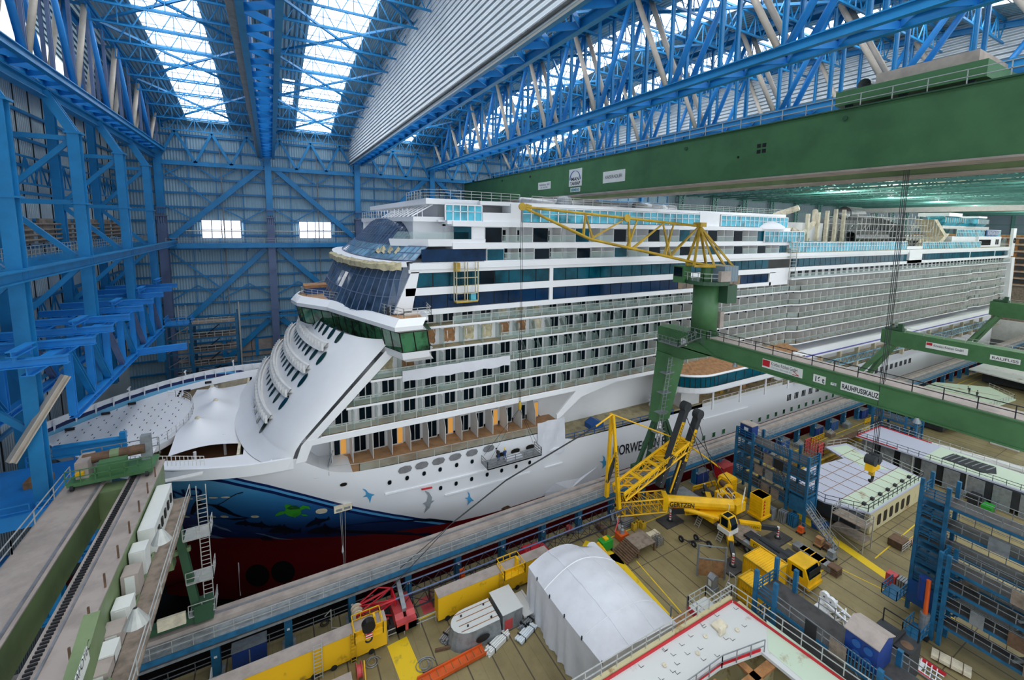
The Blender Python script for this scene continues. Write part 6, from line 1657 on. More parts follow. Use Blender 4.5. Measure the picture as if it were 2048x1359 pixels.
# lattice adapter, tall lattice section, A-frame
def lattice(a, b, w, h, n, nm, mname, par, r=.09, taper=1.):
    a, b = V(a), V(b); d = (b - a).normalized(); s = d.cross(V((0, 0, 1))).normalized(); u = s.cross(d).normalized(); m_ = MB()
    P = lambda t, i, j: a.lerp(b, t) + s*(w/2*i*lerp(1, taper, t)) + u*(h/2*j*lerp(1, taper, t))
    for i in (-1, 1):
        for j in (-1, 1): m_.tube(P(0, i, j), P(1, i, j), r, 6)
    for k in range(n):
        t0, t1 = k/n, (k + 1)/n
        for i in (-1, 1): m_.tube(P(t0, i, -1), P(t1, i, 1), r*.55, 5, cap=False).tube(P(t0, i, 1), P(t0, i, -1), r*.55, 5, cap=False)
        for j in (-1, 1): m_.tube(P(t0, -1, j), P(t1, 1, j), r*.55, 5, cap=False).tube(P(t1, -1, j), P(t1, 1, j), r*.55, 5, cap=False)
    return m_.build(nm, mname, par)
lattice((47.0, 41.6, 3.4), (41.0, 45.2, 2.5), 2.0, 2.0, 6, 'lattice_adapter', 'yellow', YC, .11)
qa, qb = aty(1238, 985, 43.2), aty(1368, 884, 43.2)
LT = lattice(qa, qb, 2.3, 1.2, 7, 'lattice_section', 'yellow', YC, .15)
dd = (qb - qa).normalized(); ss = dd.cross(V((0, 0, 1))).normalized(); ss = ss if ss.y < 0 else -ss; uu = ss.cross(dd); uu = uu if uu.z > 0 else -uu
pl2 = MB()
for t in (.25, .5, .75, 1.0): pl2.beam(qa.lerp(qb, t) - ss*1.15 + uu*.62, qa.lerp(qb, t) + ss*1.15 + uu*.62, .5, .08, up=uu)
pl2.beam(qa + ss*1.2 + uu*.5, qb + ss*1.2 + uu*.5, .12, .6, up=uu).beam(qa - ss*1.2 + uu*.5, qb - ss*1.2 + uu*.5, .12, .6, up=uu); pl2.beam(qa.lerp(qb, .6) + uu*.3, qb + uu*.3, 2.2, .06, up=uu).build('section_plates', 'yellow', LT)
text('GERTZEN', .6, tuple(qa.lerp(qb, .5) + ss*1.28 + uu*.28), dd, uu, 'ink', LT, 'lettering', .0, 3.2)
for (tx, ty, bx1, by1, bx2, by2) in ((1225, 828, 1213, 992, 1238, 1016),):
    top = aty(tx, ty, 43.6); b1 = aty(bx1, by1, 44.4); b2 = aty(bx2, by2, 43.0)
    for b in (b1, b2): L_ = MB().beam(b, top + (b - top)*.0 + V((.0, (b.y - top.y)*.3, 0)), .5, .5, w2=.3, h2=.3).build('a_frame_leg', 'yellow', YC)
    MB().beam(b1.lerp(top, .8), b2.lerp(top, .8), .3, .3).beam(b1.lerp(top, .35), b2.lerp(top, .6), .35, .2).build('a_frame_tie', 'yellow', YC); MB().beam(b1.lerp(top, .18), b2.lerp(top, .55), .5, .35).build('a_frame_strut', 'block_dark', YC)
    text('GERTZEN', .5, tuple(b2.lerp(top, .62) + V((-.3, -.32, 0))), (b2 - top).normalized(), (1, 0, .0), 'ink', L_, 'lettering', .02, 3.6)
    gy = MB().tube(top, aty(1372, 884, 43.2), .1, 6).tube(top, aty(1192, 852, 44), .12, 6); gy.build('guy_bar', 'yellow', YC)
    far = aty(838, 1092, 45.6); g2 = MB().tube(aty(1192, 852, 44), aty(1012, 960, 44.8), .09, 6).tube(aty(1012, 960, 44.8), aty(905, 1045, 45.2), .08, 6).tube(aty(905, 1045, 45.2), (8.2, 45.4, 3.4), .04, 5).tube(aty(895, 1055, 45.2), (8.2, 44.2, 3.0), .04, 5); g2.build('guy_cable', 'block_dark', YC)
for (bx, by, tx, ty) in ((1344, 985, 1396, 830), (1318, 972, 1371, 815)):
    b, t = aty(bx, by, 42.4), aty(tx, ty, 42.4); m_ = MB().beam(b, t, .95, .8); MS = m_.build('guying_mast', 'block_dark', YC)
    d_ = (t - b).normalized(); n_ = V((0, -1, 0)); s_ = d_.cross(n_).normalized()
    MB().beam(b.lerp(t, .42) + V((0, -.46, 0)), b.lerp(t, .83) + V((0, -.46, 0)), .62, .06, up=(0, 1, 0)).build('yellow_panel', 'yellow', MS)
    text('GERTZEN', .62, tuple(b.lerp(t, .45) + V((0, -.5, 0)) + s_*.22), d_, -s_, 'ink', MS, 'lettering', .02, (t - b).length*.34)
    for k in range(5): MB().beam(b.lerp(t, .08 + .08*k) + V((-.48, -.44, 0)), b.lerp(t, .08 + .08*k) + V((.48, -.44, .1)), .05, .1).build('white_mark', 'sign', MS)
    MB().lathe(t + V((0, 0, .2)), [(.01, -.5), (.75, -.5), (.75, .5), (.01, .5)], 14, 'y').build('mast_head', 'block_dark', MS)
ca_ = MB()
for (a, b) in (((1396, 840), (1440, 985)), ((1372, 830), (1425, 970)), ((1390, 870), (1462, 965))): ca_.tube(aty(*a, 42.3), aty(b[0], b[1], 38.5), .06, 5)
ca_.build('mast_cables', 'dark', YC); cy2 = MB().tube(aty(1385, 895, 42.3), aty(1440, 935, 42.3), .12, 6).box(59.8, 63.4, 42.2, 42.8, .6, 1.6).tube(aty(1340, 985, 42), aty(1362, 920, 42), .13, 6); cy2.build('yellow_link_bars', 'yellow', YC)
for y in (38.4, 34.9):
    l_ = MB()
    for k in range(6): l_.beam((50.6 + .16*k, y, .3 + .26*k), (50.6 + .16*k, y + .7, .3 + .26*k), .12, .06)
    l_.beam((50.5, y, .1), (51.5, y, 1.7), .06, .1).beam((50.5, y + .7, .1), (51.5, y + .7, 1.7), .06, .1).build('side_steps', 'rail', YC)

# ================================================================== yellow beams on rollers
def ybeam(label, xa, xb, gx, cz):
    T = thing('yellow_box_beam', label, 'beam', ((xa + xb)/2, 41.9, 0), 'yellow box beams on rollers')
    MB().box(xa, xb, 41.35, 42.6, .35, 3.0).build('box_girder', 'yellow_worn', T); MB().box(xa, xb, 41.3, 42.65, 3.0, 3.06).build('top_plate', 'walk', T)
    k = int((xb - xa)/1.7)
    for i in range(k): MB().lathe((xa + 1 + 1.7*i, 41.3, .28), [(.01, 0), (.28, 0), (.28, .5), (.01, .5)], 12, 'y').build('roller', 'dark', T)
    c = MB().box(gx - 1.3, gx + 1.3, 40.5, 42.6, cz, cz + .1); c.build('cage_floor', 'yellow', T)
    railing(MB(), [(gx - 1.3, 42.6, cz), (gx - 1.3, 40.5, cz), (gx + 1.3, 40.5, cz), (gx + 1.3, 42.6, cz), (gx - 1.3, 42.6, cz)], 1.2, .9, .04, 2).build('cage_railing', 'yellow', T)
    MB().prism([(gx + .3, 41.0, cz), (gx + .9, 41.0, cz), (gx + .7, 41.0, cz + 1.6), (gx + .5, 41.0, cz + 1.6)], (0, .5, 0)).build('lifting_lug', 'yellow', T)
    l = MB()
    for i in range(8): l.beam((gx - 1.6, 41.2, .3 + .36*i), (gx - 1.1, 41.2, .3 + .36*i), .05, .05)
    l.beam((gx - 1.6, 41.2, .1), (gx - 1.6, 41.2, 3.2), .06, .06).beam((gx - 1.1, 41.2, .1), (gx - 1.1, 41.2, 3.2), .06, .06); l.build('ladder', 'yellow_old', T)
    return T
ybeam('worn yellow box beam on rollers at the bottom left with hook block cage', -13, 8.2, 6.4, 2.6)
ybeam('worn yellow box beam on rollers left of the white tarpaulin tent', 13.5, 27.4, 22.2, 2.6)
HK = thing('hook_block', 'black crane hook block with red and white stripes hung at the yellow cage', 'hook block', (6.3, 40.4, 2.9))
MB().lathe((6.3, 40.2, 4.3), [(.01, -.3), (.6, -.3), (.6, .3), (.01, .3)], 16, 'y').build('sheave_housing', 'black', HK); MB().box(6.0, 6.6, 39.95, 40.45, 3.2, 3.8).build('striped_weight', 'sign', HK)
for k in range(2): MB().box(5.98, 6.62, 39.93, 40.47, 3.3 + .26*k, 3.42 + .26*k).build('red_stripe', 'red', HK)
hp = [V((6.3 + .3*math.cos(t), 40.2, 2.85 + .3*math.sin(t))) for t in [math.pi*.5 - .4*i for i in range(12)]]; MB().path(hp, .08, 6).build('hook', 'dark', HK)
la = MB()
for k in range(10): la.beam((1.6 + .0*k, 41.1, .3 + .36*k), (2.3, 41.1, .3 + .36*k), .05, .05)
for x in (1.6, 2.3): la.beam((x, 41.0, .05), (x, 41.2, 3.9), .07, .07)
one('leaning_ladder', la, 'rail', 'pale ladder leaning on the bottom left yellow box beam', 'ladder')

# ================================================================== boom lift and red machine
BL = thing('boom_lift', 'faded red boom lift with grey telescopic arm beside the yellow beams', 'boom lift', (10.2, 43.6, 0))
MB().box(8.9, 11.3, 42.2, 45.2, .5, 1.0).build('chassis', 'dark', BL)
hb_ = MB().prism([(9.2, 41.4, .9), (9.2, 45.4, .9), (9.2, 45.4, 1.7), (9.2, 42.4, 2.2), (9.2, 41.4, 1.6)], (.85, 0, 0)).prism([(10.35, 41.4, .9), (10.35, 45.4, .9), (10.35, 45.4, 1.7), (10.35, 42.4, 2.2), (10.35, 41.4, 1.6)], (.85, 0, 0)).box(9.2, 11.2, 41.4, 42.0, .9, 1.9); hb_.build('hood', 'red_faded', BL)
MB().beam((10.2, 42.4, 2.3), (10.4, 47.0, 3.4), .42, .5).build('telescopic_arm', 'galv', BL); MB().box(10.1, 10.8, 46.6, 47.2, 2.2, 3.2).build('arm_head', 'red', BL)
for x in (8.55, 11.2):
    for y in (42.6, 44.9):
        W = MB().lathe((x, y, .5), [(.2, 0), (.42, 0), (.52, .08), (.52, .34), (.42, .42), (.2, .42)], 16, 'x').build('wheel', 'rubber', BL); MB().lathe((x + .02, y, .5), [(.01, 0), (.2, 0), (.2, .38), (.01, .38)], 10, 'x').build('wheel_hub', 'cream', W)
RM = thing('red_machine_hood', 'red angular machine hood behind the second yellow beam', 'machine', (26.6, 44, 0))
MB().prism([(25.0, 43.0, .3), (28.6, 43.0, .3), (28.6, 43.0, 1.6), (27.6, 43.0, 2.1), (25.4, 43.0, 2.3), (25.0, 43.0, 1.6)], (0, 1.7, 0)).build('hood', 'red', RM); MB().box(25.2, 28.4, 43.1, 44.6, 0, .3).build('skid', 'dark', RM); MB().box(26.6, 27.4, 42.98, 43.0, .9, 1.2).build('white_mark', 'sign', RM)
one('orange_post', MB().box(17.2, 17.8, 44.6, 44.9, 0, 2.3).box(17.3, 17.7, 44.55, 44.6, 1.0, 1.6), 'orange', 'orange upright plate standing under the dark lattice jib', 'post')

# ================================================================== white tarpaulin tent
TT = thing('tarpaulin_tent', 'large white tarpaulin tent over a block in the foreground', 'tent', (27.5, 33, 0))
tz = lambda u, v: 4.6 + 2.2*math.sin(math.pi*clamp(u*.96 + .02))**.8*math.sin(math.pi*clamp(v*.8 + .12))**.7 - .5*u
x0, x1, y0, y1 = 23.0, 32.2, 26.2, 38.9
rows = []
for i in range(25):
    v = i/24; row = []
    for j in range(21):
        u = j/20; x = lerp(x0, x1, u) - .3*math.sin(math.pi*v)*(1 - u); y = lerp(y0, y1, v) + .5*math.sin(math.pi*u)*(v - .5)*2 - (1.1*math.exp(-((u - .78)/.1)**2) if v > .93 else 0)
        z = tz(u, v); z -= .25*abs(math.sin(3*math.pi*u)*0) + .12*math.sin(6*math.pi*v)**2*math.sin(math.pi*u) - .05*math.sin(9*u + 5*v)
        row.append((x, y, z))
    rows.append(row)
tt = MB().grid(rows); tt.build('roof_sheet', 'tarp', TT, True)
def skirt(pts, name):
    n = 8; out = []
    for k in range(n + 1):
        t = k/n; r = []
        for i, p in enumerate(pts):
            w_ = (.05 + .12*t)*(math.sin(i*.83 + 1.7*math.sin(i*.31) + 2.2*t) + .4*math.sin(i*2.3 - 3*t)) * (1 if 0 < i < len(pts) - 1 else .2)
            nx, ny = nrm
            r.append((p[0] + nx*(w_*min(1, t*2.5) + .25*t), p[1] + ny*(w_*min(1, t*2.5) + .25*t), p[2]*(1 - t) + .03 + (.1*math.sin(i*1.3) if k == n else 0)*0))
        out.append(r)
    MB().grid(out).build(name, 'tarp', TT, True)
def dens(pts, k=2):
    o = []
    for a, b in zip(pts, pts[1:]):
        for i in range(k): o.append(tuple(V(a).lerp(V(b), i/k)))
    return o + [pts[-1]]
nrm = (-1, 0); skirt(dens([r[0] for r in rows]), 'left_side_sheet')
nrm = (0, -1); skirt(dens(rows[0]), 'front_side_sheet')
nrm = (1, 0); skirt([r[-1] for r in rows], 'right_side_sheet'); nrm = (0, 1); skirt(rows[-1], 'rear_side_sheet')
sm = MB()
for j in (6, 13): sm.path([V(r[j]) + V((0, 0, .03)) for r in rows], .035, 4)
sm.path([V(p) + V((0, 0, .03)) for p in rows[17]], .05, 4); sm.path([V(p) + V((0, 0, .03)) for p in rows[5]], .04, 4); sm.build('seam_cords', 'white', TT)
for i in range(0, 25, 5): MB().box(rows[i][0][0] - .05, rows[i][0][0] + .05, rows[i][0][1] - .05, rows[i][0][1] + .05, rows[i][0][2] - .1, rows[i][0][2] + .3).build('pole_tip', 'dark', TT)

# ================================================================== deck sections (ship blocks)
def block(name, label, poly, z, th, deckm, extra=None):
    c = V((sum(p[0] for p in poly)/len(poly), sum(p[1] for p in poly)/len(poly), 0)); T = thing(name, label, 'ship section', tuple(c), 'steel deck sections')
    MB().prism([(x, y, z - th) for x, y in poly], (0, 0, th)).build('deck_plate', deckm, T); return T
def edge_rail(T, pts, z, nm='railing', m_='rail', h=1.1): railing(MB(), [(x, y, z) for x, y in pts], h, 1.5, .035, 2).build(nm, m_, T)
b1p = [(70.2, 26.0), (88.0, 26.0), (90.2, 38.2), (85.2, 39.4), (82.4, 36.6), (75.2, 37.6), (73.0, 33.4), (66.4, 34.0), (64.6, 31)]
b1p = [(70.2, 26.0), (88.0, 26.0), (90.2, 38.2), (85.2, 39.4), (83.6, 35.6), (74, 37.0), (67.2, 37.0), (67.4, 30.5)]
B1 = block('deck_section', 'rusty grey and mint deck section lying beside the middle blue scaffold', b1p, 3.3, .22, 'grey_plate')
MB().prism([(70.5, 26.2, 3.31), (87.6, 26.2, 3.31), (88.2, 29.6, 3.31), (69.2, 29.6, 3.31)], (0, 0, .01)).prism([(86, 30, 3.31), (89.4, 37.8, 3.31), (85.6, 38.6, 3.31), (83.4, 33, 3.31)], (0, 0, .01)).build('mint_plating', 'mint', B1)
sd_ = MB().box(70.4, 88, 26.0, 26.12, .1, 3.1); sd_.build('side_wall', 'block_side', B1); MB().box(70.3, 70.5, 26.1, 28, .1, 3.1).build('end_wall', 'block_side', B1)
for i in range(6): MB().prism([(72.6 + 1.85*i + dx, 25.96, z) for dx, z in ((0, .9), (.15, .7), (.85, .7), (1.0, .9), (1.0, 2.1), (.85, 2.3), (.15, 2.3), (0, 2.1))], (0, .05, 0)).build('window_cutout', 'black', B1)
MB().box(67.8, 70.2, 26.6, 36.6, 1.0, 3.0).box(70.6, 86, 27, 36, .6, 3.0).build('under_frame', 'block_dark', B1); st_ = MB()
for k in range(5): st_.beam((69.6 + .1*k, 27.5 + 2.2*k, 3.33), (88 + .3*k, 27.5 + 2.2*k, 3.33), .05, .04)
for k in range(7): st_.beam((72 + 2.4*k, 26.2, 3.33), (72 + 2.4*k, 35.8, 3.33), .05, .04)
st_.build('weld_seams', 'rust', B1)
edge_rail(B1, [(70.3, 26.3), (87.8, 26.3)], 3.3, 'railing', 'dark'); edge_rail(B1, [(88, 26.4), (90, 38), (85.3, 39.2)], 3.3); edge_rail(B1, [(70.2, 26.3), (67.4, 30.5), (67.4, 36.8)], 3.3, 'railing', 'dark')
for i in range(7): MB().box(71.4 + 2.4*i, 71.9 + 2.4*i, 27.2, 27.6, 3.3, 3.7).build('lifting_eye', 'block_dark', B1)
b2p = [(93.4, 38.2), (102.4, 38.0), (102.6, 4), (96.6, 4)]
B2 = block('deck_section', 'long grey and mint deck section with red edge under the green jib crane', b2p, 4.0, .25, 'grey_plate')
MB().prism([(94.6, 28.6, 4.01), (102.2, 28.6, 4.01), (102.3, 16.8, 4.01), (95.8, 16.8, 4.01)], (0, 0, .012)).build('mint_plating', 'mint', B2)
for a, b in (((93.5, 38.1), (102.3, 37.9)), ((93.5, 38.1), (94.1, 32)), ((102.3, 37.9), (102.4, 30)), ((96, 15), (96.4, 4))): MB().beam((a[0], a[1], 4.08), (b[0], b[1], 4.08), .14, .16).build('red_edge', 'red', B2)
MB().prism([(97, 27, 4.03), (101, 26.6, 4.03), (101.4, 21.4, 4.03), (98.4, 20.6, 4.03), (96.8, 22, 4.03)], (0, 0, .01)).build('deck_opening', 'block_dark', B2); rb_ = MB()
for k in range(7): rb_.beam((97.2 + .2*k, 26.6 - .8*k, 4.1), (101 , 26.2 - .8*k, 4.1), .12, .1)
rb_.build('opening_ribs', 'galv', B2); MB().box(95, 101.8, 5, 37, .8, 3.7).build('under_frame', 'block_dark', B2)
for i in range(11): MB().box(94.2 + .1*i, 94.35 + .1*i, 35.4 - 2.9*i, 37.4 - 2.9*i, .1, 3.6).build('panel_door', 'galv', B2)
for i in range(5): MB().tube((93.8 + .5*i, 36.6 - 6.8*i, 0), (93.8 + .5*i, 36.6 - 6.8*i, 3.8), .12, 8).build('prop', 'rail', B2)
edge_rail(B2, [(93.6, 38), (102.3, 37.8), (102.5, 4)], 4.0); edge_rail(B2, [(93.6, 38), (96.6, 4)], 4.0, 'railing', 'dark', .9)
# near block with red coaming, bottom centre
b3p = [(14, 22.8), (35.4, 22.8), (36.9, 8), (33.6, 8), (33.0, 18.4), (29, 19.2), (14, 19.2)]
B3 = block('deck_section', 'near pale deck section with red coaming and railings at the bottom', b3p, 8.0, .25, 'primer')
MB().prism([(33.6, 18.2, 8.01), (36.2, 20, 8.01), (36.9, 8, 8.01), (33.7, 8, 8.01)], (0, 0, .012)).build('mint_plating', 'mint', B3)
for a, b in (((14, 22.7), (35.2, 22.7)), ((35.3, 22.6), (36.8, 8)), ((14, 19.3), (29, 19.3)), ((29, 19.3), (33, 18.5))): MB().beam((a[0], a[1], 8.1), (b[0], b[1], 8.1), .1, .24).build('red_coaming', 'red', B3)
MB().box(14, 35.4, 22.8, 23.1, 7.4, 8.35).build('edge_wall', 'block_side', B3); MB().box(14, 35.3, 22.6, 22.75, .2, 7.8).box(35.2, 36.2, 9, 22.6, .2, 7.8).build('outer_shell', 'block_side', B3)
edge_rail(B3, [(14, 22.95), (35.4, 22.95), (37.0, 8)], 8.35, 'railing', 'rail', 1.15); edge_rail(B3, [(14, 19.1), (29, 19.1), (33.2, 18.3)], 8.0, 'railing', 'galv', 1.1)
gd_ = MB()
for y in (17.6, 14.2, 11.0): gd_.box(14, 33.4, y - .35, y + .35, 7.5, 7.7)
for x in (17, 20.6, 24.2, 27.8, 31): gd_.box(x - .3, x + .3, 8, 19, 7.5, 7.7)
gd_.build('girder_grid', 'rust', B3); gw_ = MB()
for y in (17.6, 14.2, 11.0): gw_.box(14, 33.4, y - .08, y + .08, 5.4, 7.5)
for x in (17, 20.6, 24.2, 27.8, 31): gw_.box(x - .08, x + .08, 8, 19, 5.4, 7.5)
gw_.build('girder_webs', 'block_side', B3); MB().box(14, 33.4, 8, 19.2, 5.1, 5.3).build('lower_plating', 'green_dark', B3)
for k in range(14): MB().box(14, 33.4, 8.4 + .78*k, 8.6 + .78*k, 5.3, 5.6).build('stiffener', 'slate' if k % 3 == 0 else 'green_pale', B3)
mk = MB()
for k in range(40): 
    x = 15 + 20*random.random(); y = 19.8 + 2.6*random.random(); mk.box(x, x + .35, y, y + .03, 8.01, 8.02).box(x, x + .03, y, y + .3, 8.01, 8.02)
mk.build('chalk_marks', 'dark', B3, kind='stuff')
for x, y in ((22, 21), (25.2, 21.4), (28.3, 20.8), (30.1, 21.5), (33, 20.6)): MB().lathe((x, y, 8.02), [(.16, 0), (.18, .1), (.1, .12), (.01, .06)], 10).build('deck_stub', 'cream', B3)
one('wooden_pallet', MB().box(31.4, 32.6, 21.2, 22.0, 8.05, 8.2).box(31.2, 31.9, 20.9, 21.1, 8.05, 8.7), 'cream', 'small pale crate with white sheet on the near deck section', 'crate')
# far sections along the hall
b4p = [(128, 43), (141, 47.6), (164, 47), (158, 30), (136, 28)]
B4 = block('deck_section', 'buff rusty deck section with two workers behind the green jib crane', [(118, 44.6), (150, 44.8), (158, 36.5), (152, 30.5), (120, 33)], 3.0, .3, 'mint')
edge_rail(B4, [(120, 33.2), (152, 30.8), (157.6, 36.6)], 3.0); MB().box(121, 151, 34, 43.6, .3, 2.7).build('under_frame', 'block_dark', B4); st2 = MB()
for k in range(7): st2.beam((121 + 5*k, 33, 3.02), (120 + 4.6*k, 44.4, 3.02), .12, .04)
st2.build('weld_seams', 'rust', B4)
for k in range(9): MB().box(118 + 3.2*k, 120 + 3.2*k, 44.8, 46.2, 2.6, 2.8).build('bracket', 'block_dark', B4)
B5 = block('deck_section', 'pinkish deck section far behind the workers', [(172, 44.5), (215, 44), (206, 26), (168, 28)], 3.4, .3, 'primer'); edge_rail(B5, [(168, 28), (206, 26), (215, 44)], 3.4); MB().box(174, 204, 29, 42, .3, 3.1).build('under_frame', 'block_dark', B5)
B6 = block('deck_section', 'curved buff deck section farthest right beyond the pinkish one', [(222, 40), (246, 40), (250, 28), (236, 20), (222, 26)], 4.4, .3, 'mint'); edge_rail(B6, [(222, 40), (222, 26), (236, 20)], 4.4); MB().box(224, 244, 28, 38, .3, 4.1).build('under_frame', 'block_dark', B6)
cv_ = MB(); rows = [[(158 + 8*i, 36 - 1.6*i + .6*j, 2.6 + .5*math.sin(i*.5 + .3) + .1*j) for i in range(8)] for j in range(4)]; cv_.grid(rows)
one('curved_plate', MB().prism([(154, 28, 2.6), (176, 27.6, 3.4), (200, 24, 3.0), (196, 21, 2.4), (166, 23, 2.4)], (0, 0, .3)), 'steelplate', 'long grey curved plate lying beyond the workers deck section', 'plate')
one('white_shed_roof', MB().prism([(125, 24, 3.2), (133, 24, 3.2), (133, 24, 4.2), (129, 24, 5.0), (125, 24, 4.2)], (0, 3, 0)).box(124, 134, 23.5, 27.5, 0, 3.2), 'white_matte', 'small white gabled shed beyond the jib crane girder', 'shed')
one('red_skip', MB().box(197, 202, 34, 37, 3.7, 5.0), 'red', 'small red box on the pinkish far deck section', 'box')
# unfinished superstructure of the next ship
NS = thing('ship_under_construction', 'brown unfinished ship superstructure at the far right end of the hall', 'ship', (262, 60, 0))
MB().box(252, 300, 44, 90, 22, 41.5).build('unfinished_decks', 'rust', NS)
for k in range(8): MB().box(251.5, 300, 43.6, 44, 22 + 2.6*k, 22.5 + 2.6*k).box(251.4, 252, 44, 90, 22 + 2.6*k, 22.5 + 2.6*k).build('deck_edge', 'walk', NS)
for k in range(7):
    for j in range(6): MB().box(251.8, 252, 45 + 7*j, 49 + 7*j, 22.9 + 2.6*k, 24.3 + 2.6*k).box(253 + 4*j, 256 + 4*j, 43.8, 44, 22.9 + 2.6*k, 24.3 + 2.6*k).build('cabin_void', 'block_dark', NS)
MB().box(250, 262, 43, 80, 0, 8).build('lower_hull', 'white_matte', NS); MB().box(252, 300, 46, 90, 8, 22).build('lower_decks', 'plank_grey', NS)
# ================================================================== blue access scaffolds
def rack(label, x0, x1, y0, y1, ztop, floors, ends=(2.6, 2.4), zlow=0., panels=(), towertop=0., stair=True, box=None):
    """end towers joined by railed gangways; y1 is the end nearer the ship"""
    T = thing('blue_scaffold', label, 'scaffold', ((x0 + x1)/2, (y0 + y1)/2, 0), 'blue access scaffolds')
    ea, eb = ends
    posts = [(y1, x0), (y1, x1), (y1 - ea, x0), (y1 - ea, x1), (y0 + eb, x0), (y0 + eb, x1), (y0, x0), (y0, x1)]
    for k, (y, x) in enumerate(posts):
        zt = ztop + (towertop if k < 4 else 0) + 1.3
        MB().box(x - .17, x + .17, y - .17, y + .17, 0, zt).build('post', 'blue_scaffold', T)
    n = len(floors)
    for fi, z in enumerate(floors):
        MB().box(x0, x1, y0, y1, z - .1, z).build('floor', 'dark_plate', T)
        e = MB()
        for x in (x0, x1): e.beam((x, y0, z - .18), (x, y1, z - .18), .12, .3)
        for y in (y0, y1, y1 - ea, y0 + eb): e.beam((x0, y, z - .18), (x1, y, z - .18), .12, .3)
        e.build('edge_beam', 'blue_scaffold', T)
        railing(MB(), [(x0, y1 - ea, z), (x0, y0 + eb, z)], 1.1, 1.3, .032, 2).build('gangway_railing', 'galv', T); railing(MB(), [(x1, y1, z), (x1, y0, z)], 1.1, 1.3, .032, 2).build('gangway_railing', 'galv', T)
        for a, b in ((y1, y1 - ea), (y0 + eb, y0)): railing(MB(), [(x0, b, z), (x0, a, z)], 1.1, 1.2, .05, 3).build('tower_railing', 'blue_scaffold', T)
        for y in (y1, y0): railing(MB(), [(x0, y, z), (x1, y, z)], 1.1, 1.2, .05, 3).build('end_railing', 'blue_scaffold', T)
        # upright bar screens and plywood panels
        bs_ = MB(); ys = y0 + eb + .4
        for k in range(9): bs_.beam((x0 - .06, ys + .24*k, z - .2), (x0 - .06, ys + .24*k, z + 1.2), .07, .07)
        bs_.build('bar_screen', 'blue_scaffold', T)
        if stair and fi + 1 < n:
            za, zb_ = z, floors[fi + 1]; st = MB(); ya, yb = (y0 + eb + 1.0, y0 + eb + 3.2) if fi % 2 else (y0 + eb + 3.6, y0 + eb + 1.4)
            xm = (x0 + x1)/2
            for s in (-.35, .35): st.beam((xm + s, ya, za), (xm + s, yb, zb_), .08, .2)
            for k in range(9): st.box(xm - .35, xm + .35, lerp(ya, yb, (k + .5)/9) - .12, lerp(ya, yb, (k + .5)/9) + .12, lerp(za, zb_, (k + .5)/9) - .02, lerp(za, zb_, (k + .5)/9) + .02)
            st.build('stair_flight', 'galv', T)
            lt_ = MB()
            for k in range(8): lt_.box(x0 + .2, x0 + .9, y1 - .3 - .28*k, y1 - .1 - .28*k, z + (zb_ - z)*(k + .5)/8, z + (zb_ - z)*(k + .5)/8 + .05)
            lt_.build('tower_stair', 'blue_scaffold', T)
    for (f, y, w_, mm) in panels:
        z = floors[f]; MB().box(x0 - .16, x0 - .1, y, y + w_, z - .3, z + 1.1).build('panel', mm, T)
    brc = MB()
    for fi in range(n - 1): brc.beam((x1, y1, floors[fi]), (x1, y1 - ea, floors[fi + 1]), .08, .08).beam((x1, y0 + eb, floors[fi]), (x1, y0, floors[fi + 1]), .08, .08)
    brc.build('brace', 'blue_scaffold', T)
    return T
SA = rack('tall blue scaffold with stair flight standing beside the yellow crane counterweights', 63.6, 66.2, 31.2, 42.3, 9.4, [2.6, 4.9, 7.2, 9.4], (2.8, 2.6), panels=((0, 36.4, 1.3, 'plank_grey'), (1, 37.6, 1.3, 'plank_grey'), (1, 36, 1.2, 'galv'), (2, 36.2, 1.4, 'plank_grey'), (2, 34.6, 1.4, 'dark'), (0, 34.9, 1.2, 'plank_grey')))
MB().box(63.8, 65.4, 40.0, 42.0, 9.5, 11.4).build('cabin', 'navy', SA); MB().box(63.7, 65.5, 39.9, 42.1, 11.4, 11.5).build('cabin_roof', 'walk', SA); MB().box(63.76, 63.8, 40.6, 41.3, 10.4, 11.0).build('cabin_window', 'sign', SA)
MB().box(63.5, 66.0, 31.1, 33.4, 2.0, 4.2).build('sheet_housing', 'blue_scaffold', SA)
rb3 = MB(); railing(rb3, [(66.4, 31.6, 9.6), (66.4, 33.4, 9.6), (68, 33.4, 9.6), (68, 31.6, 9.6), (66.4, 31.6, 9.6)], 2.0, .35, .04, 4)
one('red_cage', MB().box(66.3, 67.9, 31.5, 33.3, 9.4, 9.6).box(66.2, 66.4, 31.5, 33.3, 9.3, 9.5) if False else rb3, 'red_faded', 'rusty red mesh cage at the top corner of the scaffold by the yellow crane', 'cage')
stf = MB()
for s in (0, 1.0): stf.beam((62.4, 31.6 + s*.3 - .5, 2.6), (62.6, 27.6 + s*.3 - .5 , .1), .08, .25); 
stf = MB(); a, b = V((64.2, 31.2, 3.0)), V((63.0, 26.6, .1))
for s in (-.5, .5): stf.beam(a + V((s, 0, 0)), b + V((s, 0, 0)), .1, .25); railing(stf, [a + V((s, 0, 0)), b + V((s, 0, 0))], 1.0, 1.2, .03, 2)
for k in range(14): p = a.lerp(b, (k + .5)/14); stf.box(p.x - .5, p.x + .5, p.y - .14, p.y + .14, p.z - .02, p.z + .03)
stf.build('long_stair', 'galv', SA)
SB = rack('tall blue scaffold at right with enclosed stair tower and bar screens', 60.4, 63.0, 4.0, 18.0, 13.6, [3.4, 6.2, 8.8, 11.2, 13.6], (2.2, 2.4), panels=((1, 12.6, 1.6, 'plank_grey'), (3, 11, 1.5, 'galv')), towertop=.6)
twr = MB()
for k in range(16): twr.box(60.3, 62.2, 15.9, 18.1, 1.4 + .8*k, 1.5 + .8*k)
